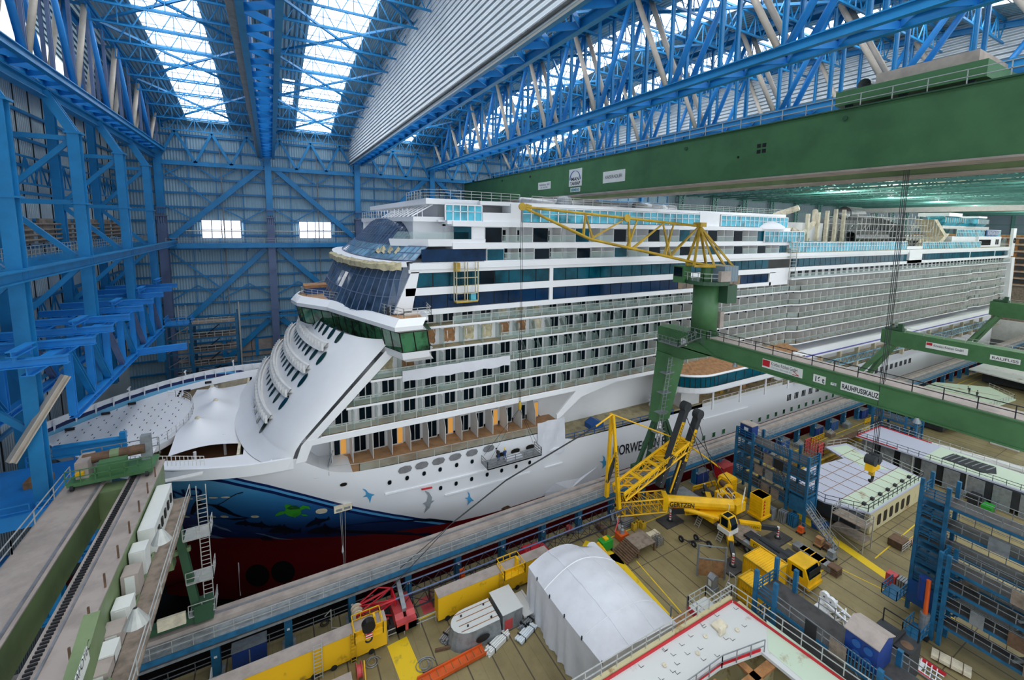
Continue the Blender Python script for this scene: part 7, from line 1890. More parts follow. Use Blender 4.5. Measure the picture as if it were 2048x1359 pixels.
twr.build('stair_tower_treads', 'blue_scaffold', SB); MB().box(60.2, 62.6, 15.8, 18.1, 1.0, 3.6).build('sheet_housing', 'sign_blue', SB)
SCc = rack('front right blue scaffold with plywood panels standing over pumps', 57.6, 59.4, 5.2, 15.0, 8.6, [2.4, 4.5, 6.5, 8.6], (.6, .6), panels=((0, 7.4, 1.2, 'plank_grey'), (1, 8.6, 1.2, 'wood_dark'), (2, 7.0, 1.2, 'plank_grey'), (3, 8.8, 1.2, 'plank_grey'), (1, 11.4, 1.0, 'galv')), stair=True)
SD = rack('blue scaffold bridge at bottom centre leading past the near deck section', 37.6, 40.8, 9.0, 22.0, 8.6, [2.6, 5.6, 8.6], (1.8, 3.2), panels=((2, 16.6, .9, 'dark'), (2, 14.4, 1.2, 'plank_grey')), towertop=.9)
nb = one('blue_motor_box', MB().prism([(38.0, 12.6, 8.75), (40.4, 12.6, 8.75), (40.4, 12.6, 10.9), (39.2, 12.6, 11.4), (38.0, 12.6, 10.9)], (0, 2.2, 0)), 'navy', 'dark blue motor housing with beige roof on the bottom blue scaffold bridge', 'housing')
MB().prism([(37.9, 12.5, 10.92), (39.2, 12.5, 11.45), (40.5, 12.5, 10.92), (40.5, 12.5, 11.0), (39.2, 12.5, 11.55), (37.9, 12.5, 11.0)], (0, 2.4, 0)).build('housing_roof', 'walk', nb)
for y, z in ((13.2, 9.4), (14.0, 9.4), (13.2, 10.3), (14.0, 10.3)): MB().lathe((37.96, y, z), [(.01, -.06), (.3, -.06), (.3, .05)], 14, 'x').build('fan_cover', 'sign_blue', nb)
nb2 = one('blue_motor_box', MB().box(61.0, 64.0, 5.2, 7.6, 13.75, 16.2), 'navy', 'dark blue motor housing on top of the tall scaffold at the right edge', 'housing')
MB().box(60.8, 64.2, 5.0, 7.8, 16.2, 16.35).build('housing_roof', 'walk', nb2)
# small blue scaffold and others far back
SE = rack('bright blue small scaffold behind the green jib crane girder', 104, 107, 33, 40, 5.6, [1.6, 3.6, 5.6], (1.6, 1.6), stair=False)

# ================================================================== suspended platforms on the ship side
SP = thing('suspended_platform', 'grey suspended work platform with two workers hanging by the ship side', 'work platform', (29.2, 52.4, 9.7))
p0, p1 = aty(976, 922, 51.0), aty(1084, 893, 51.0)
px0, px1, zf = p0.x, p1.x, 9.6
MB().box(px0, px1, 51.0, 53.2, zf, zf + .16).build('floor', 'galv', SP)
railing(MB(), [(px0, 53.1, zf), (px0, 51.1, zf), (px1, 51.1, zf), (px1, 53.1, zf)], 1.15, 1.4, .04, 3).build('railing', 'steelplate', SP); MB().box(px0, px1, 51.0, 51.05, zf, zf + .3).build('toe_board', 'galv', SP)
sg_ = MB()
for x in (px0 + .3, px1 - .3):
    for y in (51.2, 53): sg_.tube((x, y, zf + 1.1), (28.7, 51.7, 17), .025, 4)
sg_.build('slings', 'dark', SP)
jb2 = MB().box(px0 + 3, px0 + 5.6, 51.5, 52.5, zf + .16, zf + .5); jb2.build('plastic_bundle', 'tarp', SP)
person('worker in yellow helmet and dark blue overalls standing on the suspended platform', (px0 + 3.0, 52.0, zf + .16), 0, 'stand', 'cloth_blue', 'cloth_blue')
person('worker in dark jacket bending at the ship side on the suspended platform', (px0 + 2.2, 52.3, zf + .16), .3, 'bend', 'cloth_dark', 'cloth_blue', 'cloth_dark')
BK = thing('suspended_basket', 'pale tube work basket hanging before the upper ship windows', 'work platform', (21.5, 53, 31.8))
bs2 = MB(); xa, xb = aty(912, 540, 52.8).x, aty(955, 540, 52.8).x
for x in (xa, (xa + xb)/2, xb):
    for y in (52.6, 53.5): bs2.beam((x, y, 32.4), (x, y, 37.4), .1, .1)
for z in (32.4, 33.4, 34.4, 35.4, 36.4): bs2.beam((xa, 52.6, z), (xb, 52.6, z), .08, .08).beam((xa, 52.6, z), (xa, 53.5, z), .08, .08).beam((xb, 52.6, z), (xb, 53.5, z), .08, .08)
bs2.build('cage_frame', 'canvas', BK); MB().box(xa, xb, 52.6, 53.6, 32.2, 32.4).build('cage_floor', 'yellow_old', BK); MB().box(xb - .9, xb - .2, 52.8, 53.4, 32.4, 33.3).build('blue_sack', 'glass_turq', BK); MB().box(xa - .1, xa + .5, 52.6, 53.4, 36.2, 37.3).build('hoist_motor', 'yellow_old', BK)
# white slotted bracket with hanging lines
br = thing('hanging_bracket_box', 'pale slotted bracket with long white lines hanging by the painted bow', 'bracket', tuple(onhull(685, 1012)))
c = onhull(685, 1012); MB().box(c.x - 1.0, c.x + 1.0, c.y - .6, c.y - .05, c.z - .3, c.z + .35).build('box', 'cream', br); MB().box(c.x - .8, c.x - .1, c.y - .63, c.y - .6, c.z - .12, c.z + .16).box(c.x + .1, c.x + .8, c.y - .63, c.y - .6, c.z - .12, c.z + .16).build('slot', 'galv', br)
ln = MB()
for d in (-.35, -.15, .25): ln.tube((c.x + d, c.y - .35, c.z - .3), (c.x + .0 + d*.1, c.y - .35, c.z - 10.5), .03, 4)
ln.build('lines', 'rail', br); MB().lathe((c.x - .2, c.y - .35, c.z - 6), [(.01, 0), (.14, .3), (.02, 1.2)], 6).build('tied_bag', 'white', br)

# hook block hanging from the bridge crane trolley
HG = thing('hanging_hook_block', 'yellow hook block hanging in mid air over the rusty deck section', 'hook block', (52, 19.5, 16.8))
MB().prism([(51.2, 19.2, 18.0), (52.8, 19.2, 18.0), (52.6, 19.2, 19.4), (51.4, 19.2, 19.4)], (0, .7, 0)).build('housing', 'yellow', HG)
for x in (51.6, 52.4): MB().lathe((x, 19.1, 19.1), [(.01, 0), (.5, 0), (.5, .9), (.01, .9)], 16, 'y').build('sheave', 'block_dark', HG)
MB().box(51.8, 52.2, 19.35, 19.75, 17.4, 18.0).build('shank', 'yellow_old', HG); hp = [V((52 + .34*math.cos(t), 19.55, 17.05 + .34*math.sin(t))) for t in [math.pi*.5 - .4*i for i in range(12)]]; MB().path(hp, .13, 8).build('hook', 'black', HG)
rp2 = MB()
for x in (51.5, 51.9, 52.3, 52.6): rp2.tube((x, 19.5, 19.3), (x, 19.5, 53.8), .03, 4)
rp2.build('hoist_ropes', 'dark', HG)

# workers
person('worker in dark clothes leaning forward on the buff far deck section', atz(1938, 787, 3.0), -.6, 'bend', 'cloth_dark', 'cloth_dark', 'cloth_dark')
person('worker in dark overalls with blue helmet on the buff far deck section', atz(1953, 795, 3.0), 2.6, 'stand', 'cloth_dark', 'cloth_dark', 'cloth_blue')
person('worker in yellow jacket walking below the long deck section edge', atz(1906, 982, 0), 2.2, 'walk', 'yellow', 'cloth_dark', 'helmet_y')
person('worker in navy overalls with white helmet below the long deck section edge', atz(1929, 980, 0), 2.0, 'stand', 'cloth_dark', 'cloth_dark', 'helmet_w')

# ================================================================== things on the hall floor
def G(px, py): return atz(px, py, 0)
# yellow containers
def container(label, x0, x1, y0, y1, z0, txt=None):
    T = thing('shipping_container', label, 'container', ((x0 + x1)/2, (y0 + y1)/2, z0), 'yellow containers')
    h = 2.55; MB().box(x0 + .05, x1 - .05, y0 + .05, y1 - .05, z0 + .1, z0 + h - .08).build('body', 'yellow', T)
    c = MB(); n = int((y1 - y0)/.28)
    for i in range(n):
        y = y0 + .14 + .28*i; c.box(x0, x0 + .06, y, y + .14, z0 + .15, z0 + h - .1).box(x1 - .06, x1, y, y + .14, z0 + .15, z0 + h - .1).box(x0 + .1, x1 - .1, y, y + .14, z0 + h - .1, z0 + h - .03)
    c.build('corrugation', 'yellow', T); f = MB()
    for x in (x0, x1):
        for y in (y0, y1): f.box(x - .06, x + .06, y - .06, y + .06, z0, z0 + h)
    for z in (z0 + .06, z0 + h): 
        for x in (x0, x1): f.beam((x, y0, z), (x, y1, z), .12, .12)
        for y in (y0, y1): f.beam((x0, y, z), (x1, y, z), .12, .12)
    F = f.build('corner_frame', 'yellow_old', T); d = MB().box(x0 + .1, (x0 + x1)/2 - .03, y1, y1 + .03, z0 + .1, z0 + h - .1).box((x0 + x1)/2 + .03, x1 - .1, y1, y1 + .03, z0 + .1, z0 + h - .1)
    d.build('door', 'yellow', T); r_ = MB()
    for k in range(4): r_.tube((x0 + .3 + (x1 - x0 - .6)*k/3, y1 + .06, z0 + .15), (x0 + .3 + (x1 - x0 - .6)*k/3, y1 + .06, z0 + h - .15), .03, 5)
    r_.build('lock_rods', 'yellow_old', T); 
    if txt: text(txt, .34, (x0 - .02, y1 - .5, z0 + 1.5), (0, -1, 0), (0, 0, 1), 'ink', T, 'lettering', .02)
container('larger yellow shipping container touching the crane carrier, doors facing the ship', 48.2, 51.6, 26.6, 30.0, 0)
container('smaller yellow shipping container with a ladder leaning against it', 44.6, 47.0, 24.6, 28.2, 0, 'TRACTION')
la = MB()
for k in range(9): la.beam((44.1 + .05*k, 25.6, .3 + .32*k), (44.1 + .05*k, 26.1, .3 + .32*k), .04, .04)
la.beam((44.05, 25.6, .02), (44.55, 25.6, 3.1), .05, .05).beam((44.05, 26.1, .02), (44.55, 26.1, 3.1), .05, .05); one('leaning_ladder', la, 'yellow_old', 'yellow ladder leaning against the smaller yellow container', 'ladder')
# deckhouse pieces by the yellow beam
DH = thing('deckhouse_piece', 'white round-ended steel deckhouse piece with oval opening on the floor', 'steel part', (16.5, 38.3, 0))
o0 = [(18.6, 40.0), (18.6, 37.0)] + [(15.8 + 1.9*math.cos(t), 38.5 + 1.5*math.sin(t)) for t in [-math.pi/2 - math.pi*i/10 for i in range(11)]]
lo_ = [(x + (x - 17)*.12, y + (y - 38.5)*.12, 0) for x, y in o0]; hi_ = [(x, y, 1.9) for x, y in o0]
MB().grid([lo_ + [lo_[0]], hi_ + [hi_[0]]]).build('side_shell', 'galv', DH); MB().poly(hi_).build('top_plate', 'primer', DH); MB().prism([(16.6 + .75*math.cos(t), 36.78, .95 + .38*math.sin(t)) for t in [2*math.pi*i/14 for i in range(14)]], (0, -.06, 0)).build('oval_opening', 'black', DH)
rs = MB()
for k in range(4): rs.beam((14.6, 37.5 + .7*k, 1.92), (18.6, 37.5 + .7*k, 1.92), .05, .05)
rs.build('top_ribs', 'rust', DH)
for x, y in ((15.2, 39.2), (17.8, 39.4), (15.4, 37.8), (17.9, 37.6)): MB().box(x - .08, x + .08, y - .05, y + .05, 1.9, 2.1).build('lug', 'dark', DH)
BX = thing('steel_cabin_piece', 'boxy steel cabin piece with red hatch beside the round-ended piece', 'steel part', (20.1, 38.6, 0)); MB().box(19.0, 21.3, 37.1, 40.4, 0, 2.0).build('shell', 'galv', BX); MB().box(18.95, 21.35, 37.05, 40.45, 2.0, 2.06).build('top_plate', 'primer', BX); MB().box(19.2, 20.1, 37.05, 37.1, .2, 1.3).build('red_hatch', 'red_faded', BX); MB().box(20.4, 21.1, 37.05, 37.1, .5, 1.7).build('grey_hatch', 'steelplate', BX)
one('plate_table', MB().box(21.6, 23.0, 37.2, 40.4, .5, .6).box(22.9, 23.1, 37.2, 40.4, .6, .7).box(21.7, 22.9, 37.4, 40.2, 0, .5), 'primer', 'low rusty white plate table between the cabin piece and the tent', 'table')
def bundle(label, c, L, n, ang, mname, h=.5, w_=1.0, grp='bundles of profiles', r=.07):
    T = thing('profile_bundle', label, 'bundle', (c[0], c[1], 0), grp); d = V((math.cos(ang), math.sin(ang), 0)); s = V((-d.y, d.x, 0)); cc = V((c[0], c[1], 0))
    for i in range(n):
        p = cc + s*((i % 5) - 2)*w_/5 + V((0, 0, .1 + (i//5)*.16)) + d*random.uniform(-.25, .25)
        MB().beam(p - d*L/2, p + d*L/2, .15, .13).build('profile', mname, T)
    for t in (-.3, .3): MB().beam(cc + d*L*t - s*w_*.55 + V((0, 0, h*.5)), cc + d*L*t + s*w_*.55 + V((0, 0, h*.5)), .06, h).build('strap', 'dark', T)
b_ = G(905, 1262); bundle('loose grey metal profiles near the white price-tag plates by the yellow beam', (b_.x, b_.y), 2.9, 11, .55, 'steelplate')
b_ = G(995, 1287); bundle('strapped bundle of silver tubes in front of the round-ended steel piece', (b_.x, b_.y), 2.8, 13, .35, 'sign')
b_ = G(1052, 1268); bundle('strapped bundle of pinkish profiles left of the tent corner', (b_.x, b_.y), 2.4, 13, .38, 'curtain')
b_ = G(1052, 1246); bundle('small stack of silver profiles behind the pinkish bundle near the tent', (b_.x, b_.y), 1.8, 8, .38, 'galv')
b_ = G(1428, 1222); bundle('small bundle of grey profiles beside the near deck section railing', (b_.x, b_.y), 1.5, 8, .6, 'galv')
a, b = G(870, 1303), G(1010, 1271); one('timber_beam', MB().beam(a + V((0, 0, .15)), b + V((0, 0, .15)), .22, .28), 'wood_dark', 'long brown timber beam lying before the round-ended steel piece', 'beam')
a, b = G(838, 1372), G(968, 1302); d = (b - a).normalized(); s = V((-d.y, d.x, 0)); OT = thing('rusty_ramp', 'long orange rusty steel ramp lying at the bottom left of the tent', 'ramp', tuple((a + b)/2))
MB().beam(a + V((0, 0, .2)), b + V((0, 0, .2)), 1.1, .12).build('bed', 'orange', OT)
for k in (-1, 1): MB().beam(a + s*.5*k + V((0, 0, .3)), b + s*.5*k + V((0, 0, .3)), .14, .3).build('side_rail', 'orange', OT)
for k in range(9): p = a.lerp(b, (k + .5)/9) + V((0, 0, .29)); MB().beam(p - s*.5, p + s*.5, .06, .06).build('cross_bar', 'rust', OT)
# left foreground bits
one('sheet_stack', MB().box(2.8, 4.4, 37.2, 39.0, 0, 1.4).box(2.7, 4.5, 37.1, 39.1, 1.4, 1.46), 'walk', 'stack of grey sheets on the floor below the left yellow beam', 'stack')
gr = thing('hose_reels', 'green and blue hose reel rack at the bottom edge by the yellow beam', 'reel', (1.6, 38.2, 0))
for k in range(4): MB().lathe((1.0, 38.2 + .35*k, .7), [(.25, 0), (.6, .02), (.6, .08), (.3, .1), (.3, .2), (.6, .22), (.6, .28), (.25, .3)], 16, 'y').build('reel', 'green_machine', gr)
MB().box(1.7, 2.5, 38, 39.6, .1, .2).box(1.7, 1.8, 38, 39.6, .2, 1.2).box(2.4, 2.5, 38, 39.6, .2, 1.2).build('rack_frame', 'sign_blue', gr)
yr = thing('cable_reel_stand', 'yellow stand with purple cable reel below the left yellow beam', 'reel', (5.3, 39.4, 0)); MB().lathe((5.0, 39.4, .8), [(.1, 0), (.7, 0), (.7, .06), (.5, .1), (.5, .4), (.7, .44), (.7, .5), (.1, .5)], 18, 'x').build('reel', 'red_faded', yr); MB().beam((5.7, 38.8, .02), (5.7, 39.4, 1.6), .1, .1).beam((5.7, 40, .02), (5.7, 39.4, 1.6), .1, .1).box(5.0, 5.9, 38.7, 38.8, 0, .1).build('stand', 'yellow', yr)
yp = MB().box(-1.8, .2, 38.4, 40, 0, .3); one('yellow_tray', yp, 'yellow', 'flat yellow tray at the bottom edge left of the hose reels', 'tray')
for (px, py, r, lab) in ((650, 1247, .55, 'dark coiled hose on the quay beside the bent lamp post'), (745, 1325, .8, 'loose pale cable coil on the floor below the yellow cage'), (850, 1330, 1.0, 'grey hose loop on the floor right of the yellow painted strip')):
    p = G(px, py); cm = MB(); cm.path([V((p.x + r*math.cos(t)*(1 - .02*i), p.y + r*.8*math.sin(t)*(1 - .015*i), .06 + .004*i)) for i, t in enumerate([.4*i for i in range(34)])], .045, 5); one('hose_coil', cm, 'dark' if px < 700 else 'galv', lab, 'hose')
one('grey_ground_sheet', MB().box(1.3, 3.6, 44.2, 45.8, .01, .05), 'curtain', 'pale blue-grey plate lying on the quay left of the lattice jib head', 'plate')
one('bent_post', MB().tube((3.6, 46.2, 0), (3.6, 46.2, 2.2), .06, 6).tube((3.6, 46.2, 2.2), (3.0, 46.2, 1.7), .05, 6).tube((3.6, 46.2, .1), (5, 45.4, .1), .06, 6), 'rail', 'bent pale pipe post on the quay left of the red jib head', 'post')
qr = MB(); railing(qr, [(-12, 47.3, 0), (8, 47.3, 0)], 1.1, 2, .035, 2); one('quay_railing', qr, 'galv', 'grey railing along the dock edge under the runway at bottom left', 'railing')
fr_ = MB(); railing(fr_, [(8.4, 42.0, 0), (13.4, 41.9, 0)], 1.1, 1.6, .035, 2); one('floor_railing', fr_, 'rail', 'grey railing between the two yellow box beams', 'railing')
yr_ = MB(); railing(yr_, [(-9.4, 44.6, 0), (-6.6, 44.7, 0), (-6.6, 46, 0)], 1.1, 1, .05, 2); one('yellow_railing', yr_, 'white_matte', 'white railing at the bottom edge beside the first runway column', 'railing')
# wooden stair platform and neighbours
WP = thing('wooden_stair_platform', 'wooden platform with wide steps right of the tent', 'platform', (39.2, 39.4, 0))
MB().box(38.9, 41.9, 38.2, 40.8, 1.15, 1.25).build('deck', 'plank_grey', WP); 
for k in range(8): MB().box(36.8 + .27*k, 37.1 + .27*k, 38.0 - .1*0, 40.8, .1 + .135*k, .16 + .135*k).build('tread', 'wood_dark', WP)
for x, y in ((39, 38.3), (41.8, 38.3), (39, 40.7), (41.8, 40.7)): MB().box(x - .1, x + .1, y - .1, y + .1, 0, 1.15).build('leg', 'wood_dark', WP)
GN = thing('green_generator', 'green machine with yellow ribbed hose behind the tent', 'machine', (36.2, 41.6, 0)); MB().box(35.3, 37.0, 40.9, 42.0, .3, 1.5).build('body', 'green_machine', GN); MB().box(35.9, 36.5, 41.2, 41.8, 1.5, 1.7).build('top_reel', 'yellow', GN)
MB().path([V((35.0, 41.6 - .5*i, 1.2 - .05*i*i*.5 + .02)) for i in range(6)], .26, 10).build('ribbed_hose', 'yellow', GN)
for x in (35.6, 36.8): MB().lathe((x - .06, 40.95, .22), [(.01, 0), (.22, 0), (.22, .12), (.01, .12)], 10, 'x').build('wheel', 'rubber', GN)
RWn = thing('orange_winch', 'orange box with winch post beside the wooden stair platform', 'winch', (39.4, 42.0, 0)); MB().box(38.8, 40.2, 41.4, 42.6, .1, .9).build('box', 'orange', RWn); MB().lathe((39.5, 42, .9), [(.35, 0), (.3, .5), (.15, .7), (.2, 1.0), (.01, 1.1)], 10).build('pump', 'galv', RWn); MB().beam((38.6, 42.4, 1.0), (40.2, 43.4, 1.9), .15, .15).build('arm', 'red_faded', RWn)
WB = thing('wire_bin', 'grey wire bin full of scrap right of the wooden platform', 'bin', (43.0, 38.9, 0)); railing(MB(), [(42.4, 38.4, 0), (43.6, 38.4, 0), (43.6, 39.4, 0), (42.4, 39.4, 0), (42.4, 38.4, 0)], 1.1, .25, .02, 4).build('mesh', 'galv', WB)
for k in range(8): MB().beam((42.6 + random.random()*.7, 38.6 + random.random()*.6, .1), (42.6 + random.random()*.7, 38.6 + random.random()*.6, 1.2), .12, .12).build('scrap', 'steelplate', WB)
for k, (px, py) in enumerate(((1268, 1058), (1277, 1052), (1286, 1056))):
    p = G(px, py); o = one('yellow_canister', MB().box(p.x - .35, p.x + .35, p.y - .25, p.y + .25, 0, .95), 'yellow_old', 'yellow canister on the floor by the galvanised racks, %s' % ('leftmost', 'middle', 'rightmost')[k], 'canister', 'yellow canisters'); MB().box(p.x - .1, p.x + .1, p.y - .08, p.y + .08, .95, 1.05).build('cap', 'dark', o)
p = G(1305, 1068); one('wooden_pallet', MB().box(p.x - 1, p.x + 1, p.y - .5, p.y + .5, .05, .16).box(p.x - .9, p.x - .6, p.y - .45, p.y + .45, .16, .3).box(p.x + .5, p.x + .8, p.y - .45, p.y + .45, .16, .3), 'cream', 'pale wooden frame on the floor left of the outrigger mat', 'pallet')
for k, (px, py) in enumerate(((1238, 1040), (1250, 1052), (1258, 1030))):
    p = G(px, py); T = thing('rack_stack', 'stack of galvanised racks under the yellow lattice jib, %s' % ('left', 'front', 'right')[k], 'rack', tuple(p), 'galvanised rack stacks')
    for j in range(5): MB().box(p.x - 1.0, p.x + 1.0, p.y - .6, p.y + .6, .1 + .3*j, .2 + .3*j).build('rack_tray', 'steelplate', T)
    for j in range(6): MB().beam((p.x - 1.6 + .15*j, p.y - .7, .1), (p.x - 1.2 + .15*j, p.y + .6, 1.6), .06, .06).build('tube', 'rail', T)
AX = thing('wheel_dolly', 'black four-wheeled dolly on the open floor before the yellow crane', 'dolly', (47.6, 36.4, 0))
MB().beam((46.5, 37.0, .45), (48.4, 36.0, .45), .12, .12).beam((46.9, 36.2, .45), (46.3, 37.7, .45), .1, .1).beam((48.6, 35.2, .45), (48.2, 36.9, .45), .1, .1).beam((48.4, 36, .45), (49.2, 35.4, .3), .06, .06).build('frame', 'block_dark', AX)
for x, y in ((46.9, 36.2), (46.2, 37.7), (48.7, 35.2), (48.2, 36.9)): 
    W = MB().lathe((x - .1, y, .42), [(.18, 0), (.42, .02), (.42, .18), (.18, .2)], 16, 'x').build('wheel', 'rubber', AX); MB().lathe((x - .08, y, .42), [(.01, 0), (.18, 0), (.18, .16), (.01, .16)], 10, 'x').build('hub', 'galv', W)
WS = thing('wooden_screen_frame', 'scaffold frame with wooden screen panels near the outrigger mat', 'screen', (44.2, 31.6, 0))
for x, y in ((43.2, 32.6), (45.6, 30.6)): MB().box(x - .1, x + .1, y - .1, y + .1, 0, 4.2).build('post', 'galv', WS)
for z in (2.4, 4.1): MB().beam((43.2, 32.6, z), (45.6, 30.6, z), .12, .12).build('bar', 'galv', WS)
for t in (0, .5): a, b = V((43.2, 32.6, 0)).lerp(V((45.6, 30.6, 0)), t), V((43.2, 32.6, 0)).lerp(V((45.6, 30.6, 0)), t + .48); MB().beam(a + V((0, 0, 1.25)), b + V((0, 0, 1.25)), .06, 2.1).build('wooden_panel', 'wood', WS)
p = G(1424, 1178); GM = thing('grey_pump_unit', 'grey pump unit on a pallet in front of the wooden screen', 'machine', tuple(p)); MB().box(p.x - .6, p.x + .6, p.y - .5, p.y + .5, 0, .4).build('base', 'galv', GM); MB().prism([(p.x - .5, p.y - .4, .4), (p.x + .5, p.y - .4, .4), (p.x + .5, p.y - .4, 1.7), (p.x, p.y - .4, 2.0), (p.x - .5, p.y - .4, 1.6)], (0, .8, 0)).build('housing', 'steelplate', GM); MB().box(p.x - .52, p.x - .5, p.y - .2, p.y + .2, .7, 1.4).build('panel', 'sign', GM)
p = G(1450, 1205); SL = thing('step_ladder', 'mobile aluminium step ladder with platform by the wooden screen', 'ladder', tuple(p))
for k in range(7): MB().box(p.x - .4 + .18*k, p.x - .2 + .18*k, p.y - .4, p.y + .4, .25 + .28*k, .29 + .28*k).build('tread', 'rail', SL)
MB().beam((p.x - .5, p.y - .4, .1), (p.x + 1, p.y - .4, 2.2), .06, .1).beam((p.x - .5, p.y + .4, .1), (p.x + 1, p.y + .4, 2.2), .06, .1).beam((p.x + 1.3, p.y - .4, 0), (p.x + 1.0, p.y - .4, 3.1), .06, .06).beam((p.x + 1.3, p.y + .4, 0), (p.x + 1.0, p.y + .4, 3.1), .06, .06).beam((p.x + 1.0, p.y - .4, 3.1), (p.x + 1.0, p.y + .4, 3.1), .06, .06).build('frame', 'rail', SL)
ts = thing('low_scaffold', 'small scaffold with wooden boards right of the tent by the yellow strip', 'scaffold', (34.4, 26.6, 0))
for x in (33.2, 35.6):
    for y in (25.4, 27.8): MB().box(x - .06, x + .06, y - .06, y + .06, 0, 4.4).build('post', 'galv', ts)
MB().box(33.2, 35.6, 25.4, 27.8, 2.8, 2.9).build('boards', 'wood', ts); railing(MB(), [(33.2, 25.4, 2.9), (35.6, 25.4, 2.9), (35.6, 27.8, 2.9)], 1.3, 1.2, .03, 2).build('railing', 'galv', ts)
tg = thing('landing_platform', 'small red-edged landing with railing beside the near deck section', 'platform', (33.6, 24.2, 7)); MB().box(32.4, 34.8, 23.3, 25.2, 6.6, 6.8).build('floor', 'primer', tg); railing(MB(), [(32.4, 23.3, 6.8), (32.4, 25.2, 6.8), (34.8, 25.2, 6.8), (34.8, 23.3, 6.8)], 1.1, .9, .035, 2).build('railing', 'rail', tg); MB().box(32.35, 32.45, 23.3, 25.2, 6.3, 6.85).build('red_edge', 'red', tg)
# plank stacks, pallets, carts right of the carrier
for k, (px, py, L) in enumerate(((1612, 1108, 3.0), (1625, 1118, 3.0), (1643, 1130, 2.6))):
    p = G(px, py); T = thing('plank_stack', 'stack of galvanised planks right of the crane carrier, %s' % ('rear one', 'middle one', 'front one')[k], 'stack', tuple(p), 'galvanised plank stacks')
    for j in range(4): MB().box(p.x - .65, p.x + .65, p.y - L/2, p.y + L/2, .12 + .16*j, .25 + .16*j).build('plank_layer', 'steelplate', T)
    MB().box(p.x - .6, p.x + .6, p.y - L/2 + .3, p.y - L/2 + .4, 0, .12).box(p.x - .6, p.x + .6, p.y + L/2 - .4, p.y + L/2 - .3, 0, .12).build('bearer', 'wood_dark', T); MB().box(p.x - .66, p.x + .66, p.y - .05, p.y + .05, .1, .77).build('yellow_strap', 'yellow', T)
p = G(1668, 1146); T = thing('pallet_stack', 'brown pallet stack in front of the crane driver cab', 'pallet', tuple(p))
for j in range(4): MB().box(p.x - .6, p.x + .6, p.y - .6, p.y + .6, .1 + .26*j, .18 + .26*j).box(p.x - .6, p.x - .5, p.y - .6, p.y + .6, .26*j, .1 + .26*j).box(p.x + .5, p.x + .6, p.y - .6, p.y + .6, .26*j, .1 + .26*j).build('pallet', 'wood_dark', T)
def cart(label, px, py, body, s=1.):
    p = G(px, py); T = thing('tool_cart', label, 'cart', tuple(p), 'carts on the floor')
    MB().box(p.x - .5*s, p.x + .5*s, p.y - .35*s, p.y + .35*s, .3, .45).box(p.x - .3*s, p.x + .3*s, p.y - .3*s, p.y + .3*s, .45, 1.0*s).build('body', body, T); MB().beam((p.x + .5*s, p.y - .3, .45), (p.x + .7*s, p.y - .3, 1.2), .05, .05).beam((p.x + .5*s, p.y + .3, .45), (p.x + .7*s, p.y + .3, 1.2), .05, .05).beam((p.x + .7*s, p.y - .3, 1.2), (p.x + .7*s, p.y + .3, 1.2), .05, .05).build('handle', 'galv', T)
    for dx in (-.4*s, .4*s):
        for dy in (-.38*s, .3*s): MB().lathe((p.x + dx, p.y + dy, .16), [(.01, 0), (.16, 0), (.16, .08), (.01, .08)], 10, 'y').build('wheel', 'rubber', T)
    return T
cart('orange two-wheel machine cart beside the long scaffold stair', 1601, 1066, 'orange'); cart('wooden topped tool cart at the foot of the long scaffold stair', 1638, 1092, 'wood', 1.3); cart('second lower wooden cart right of the stair foot cart', 1655, 1100, 'wood_dark'); cart('red and white welding cart on the yellow strip at right', 1782, 1170, 'red_faded', 1.6); cart('small dark trolley between the planks and the mobile scaffold', 1662, 1118, 'galv', 1.2)
cart('red winch trolley on the quay behind the scaffold', 1578, 868, 'red_faded', 1.1); cart('grey equipment cart under the dark lattice jib near its middle', 1138, 1066, 'red_faded', 1.1)
p = G(1806, 1184); T = thing('rack_cage', 'upright galvanised rack pack beside the welding cart', 'rack', tuple(p))
for j in range(5): MB().box(p.x - .6, p.x + .6, p.y - .6 + .24*j, p.y - .42 + .24*j, .05, 1.6).build('upright_tray', 'steelplate', T)
for k, (px, py) in enumerate(((1541, 1036), (1565, 1042), (1585, 1050))):
    p = G(px, py); T = thing('rack_cage', 'upright galvanised rack pack below the scaffold by the counterweight, %s' % ('left', 'middle', 'right')[k], 'rack', tuple(p), 'upright rack packs')
    for j in range(4): MB().box(p.x - .55, p.x + .55, p.y - .5 + .26*j, p.y - .32 + .26*j, .05, 1.7).build('upright_tray', 'galv' if k < 2 else 'blue_scaffold', T)
p = G(1832, 1178); GG = thing('green_generator', 'bright green generator under the right scaffold stair tower', 'machine', tuple(p)); MB().box(p.x - .8, p.x + .8, p.y - 1.2, p.y + .4, .2, 1.3).build('body', 'green_machine', GG); MB().box(p.x - .7, p.x + .7, p.y - 1.0, p.y + .2, 0, .2).build('skid', 'dark', GG)
MS_ = thing('mobile_scaffold', 'grey mobile scaffold with wooden decks beside the rusty deck section', 'scaffold', (66.6, 26.4, 0))
for x in (65.4, 67.6):
    for y in (24.6, 28.6): MB().box(x - .05, x + .05, y - .05, y + .05, 0, 4.6).build('post', 'rail', MS_)
for z in (1.4, 3.4): MB().box(65.4, 67.6, 24.6, 28.6, z, z + .1).build('deck', 'plank_grey', MS_)
railing(MB(), [(65.4, 24.6, 3.5), (67.6, 24.6, 3.5), (67.6, 28.6, 3.5), (65.4, 28.6, 3.5), (65.4, 24.6, 3.5)], 1.1, 1, .03, 2).build('railing', 'rail', MS_); bx_ = MB()
for a, b in (((65.4, 24.6, .1), (65.4, 28.6, 1.4)), ((65.4, 28.6, 1.5), (65.4, 24.6, 3.3))): bx_.beam(a, b, .05, .05)
bx_.build('brace', 'rail', MS_)
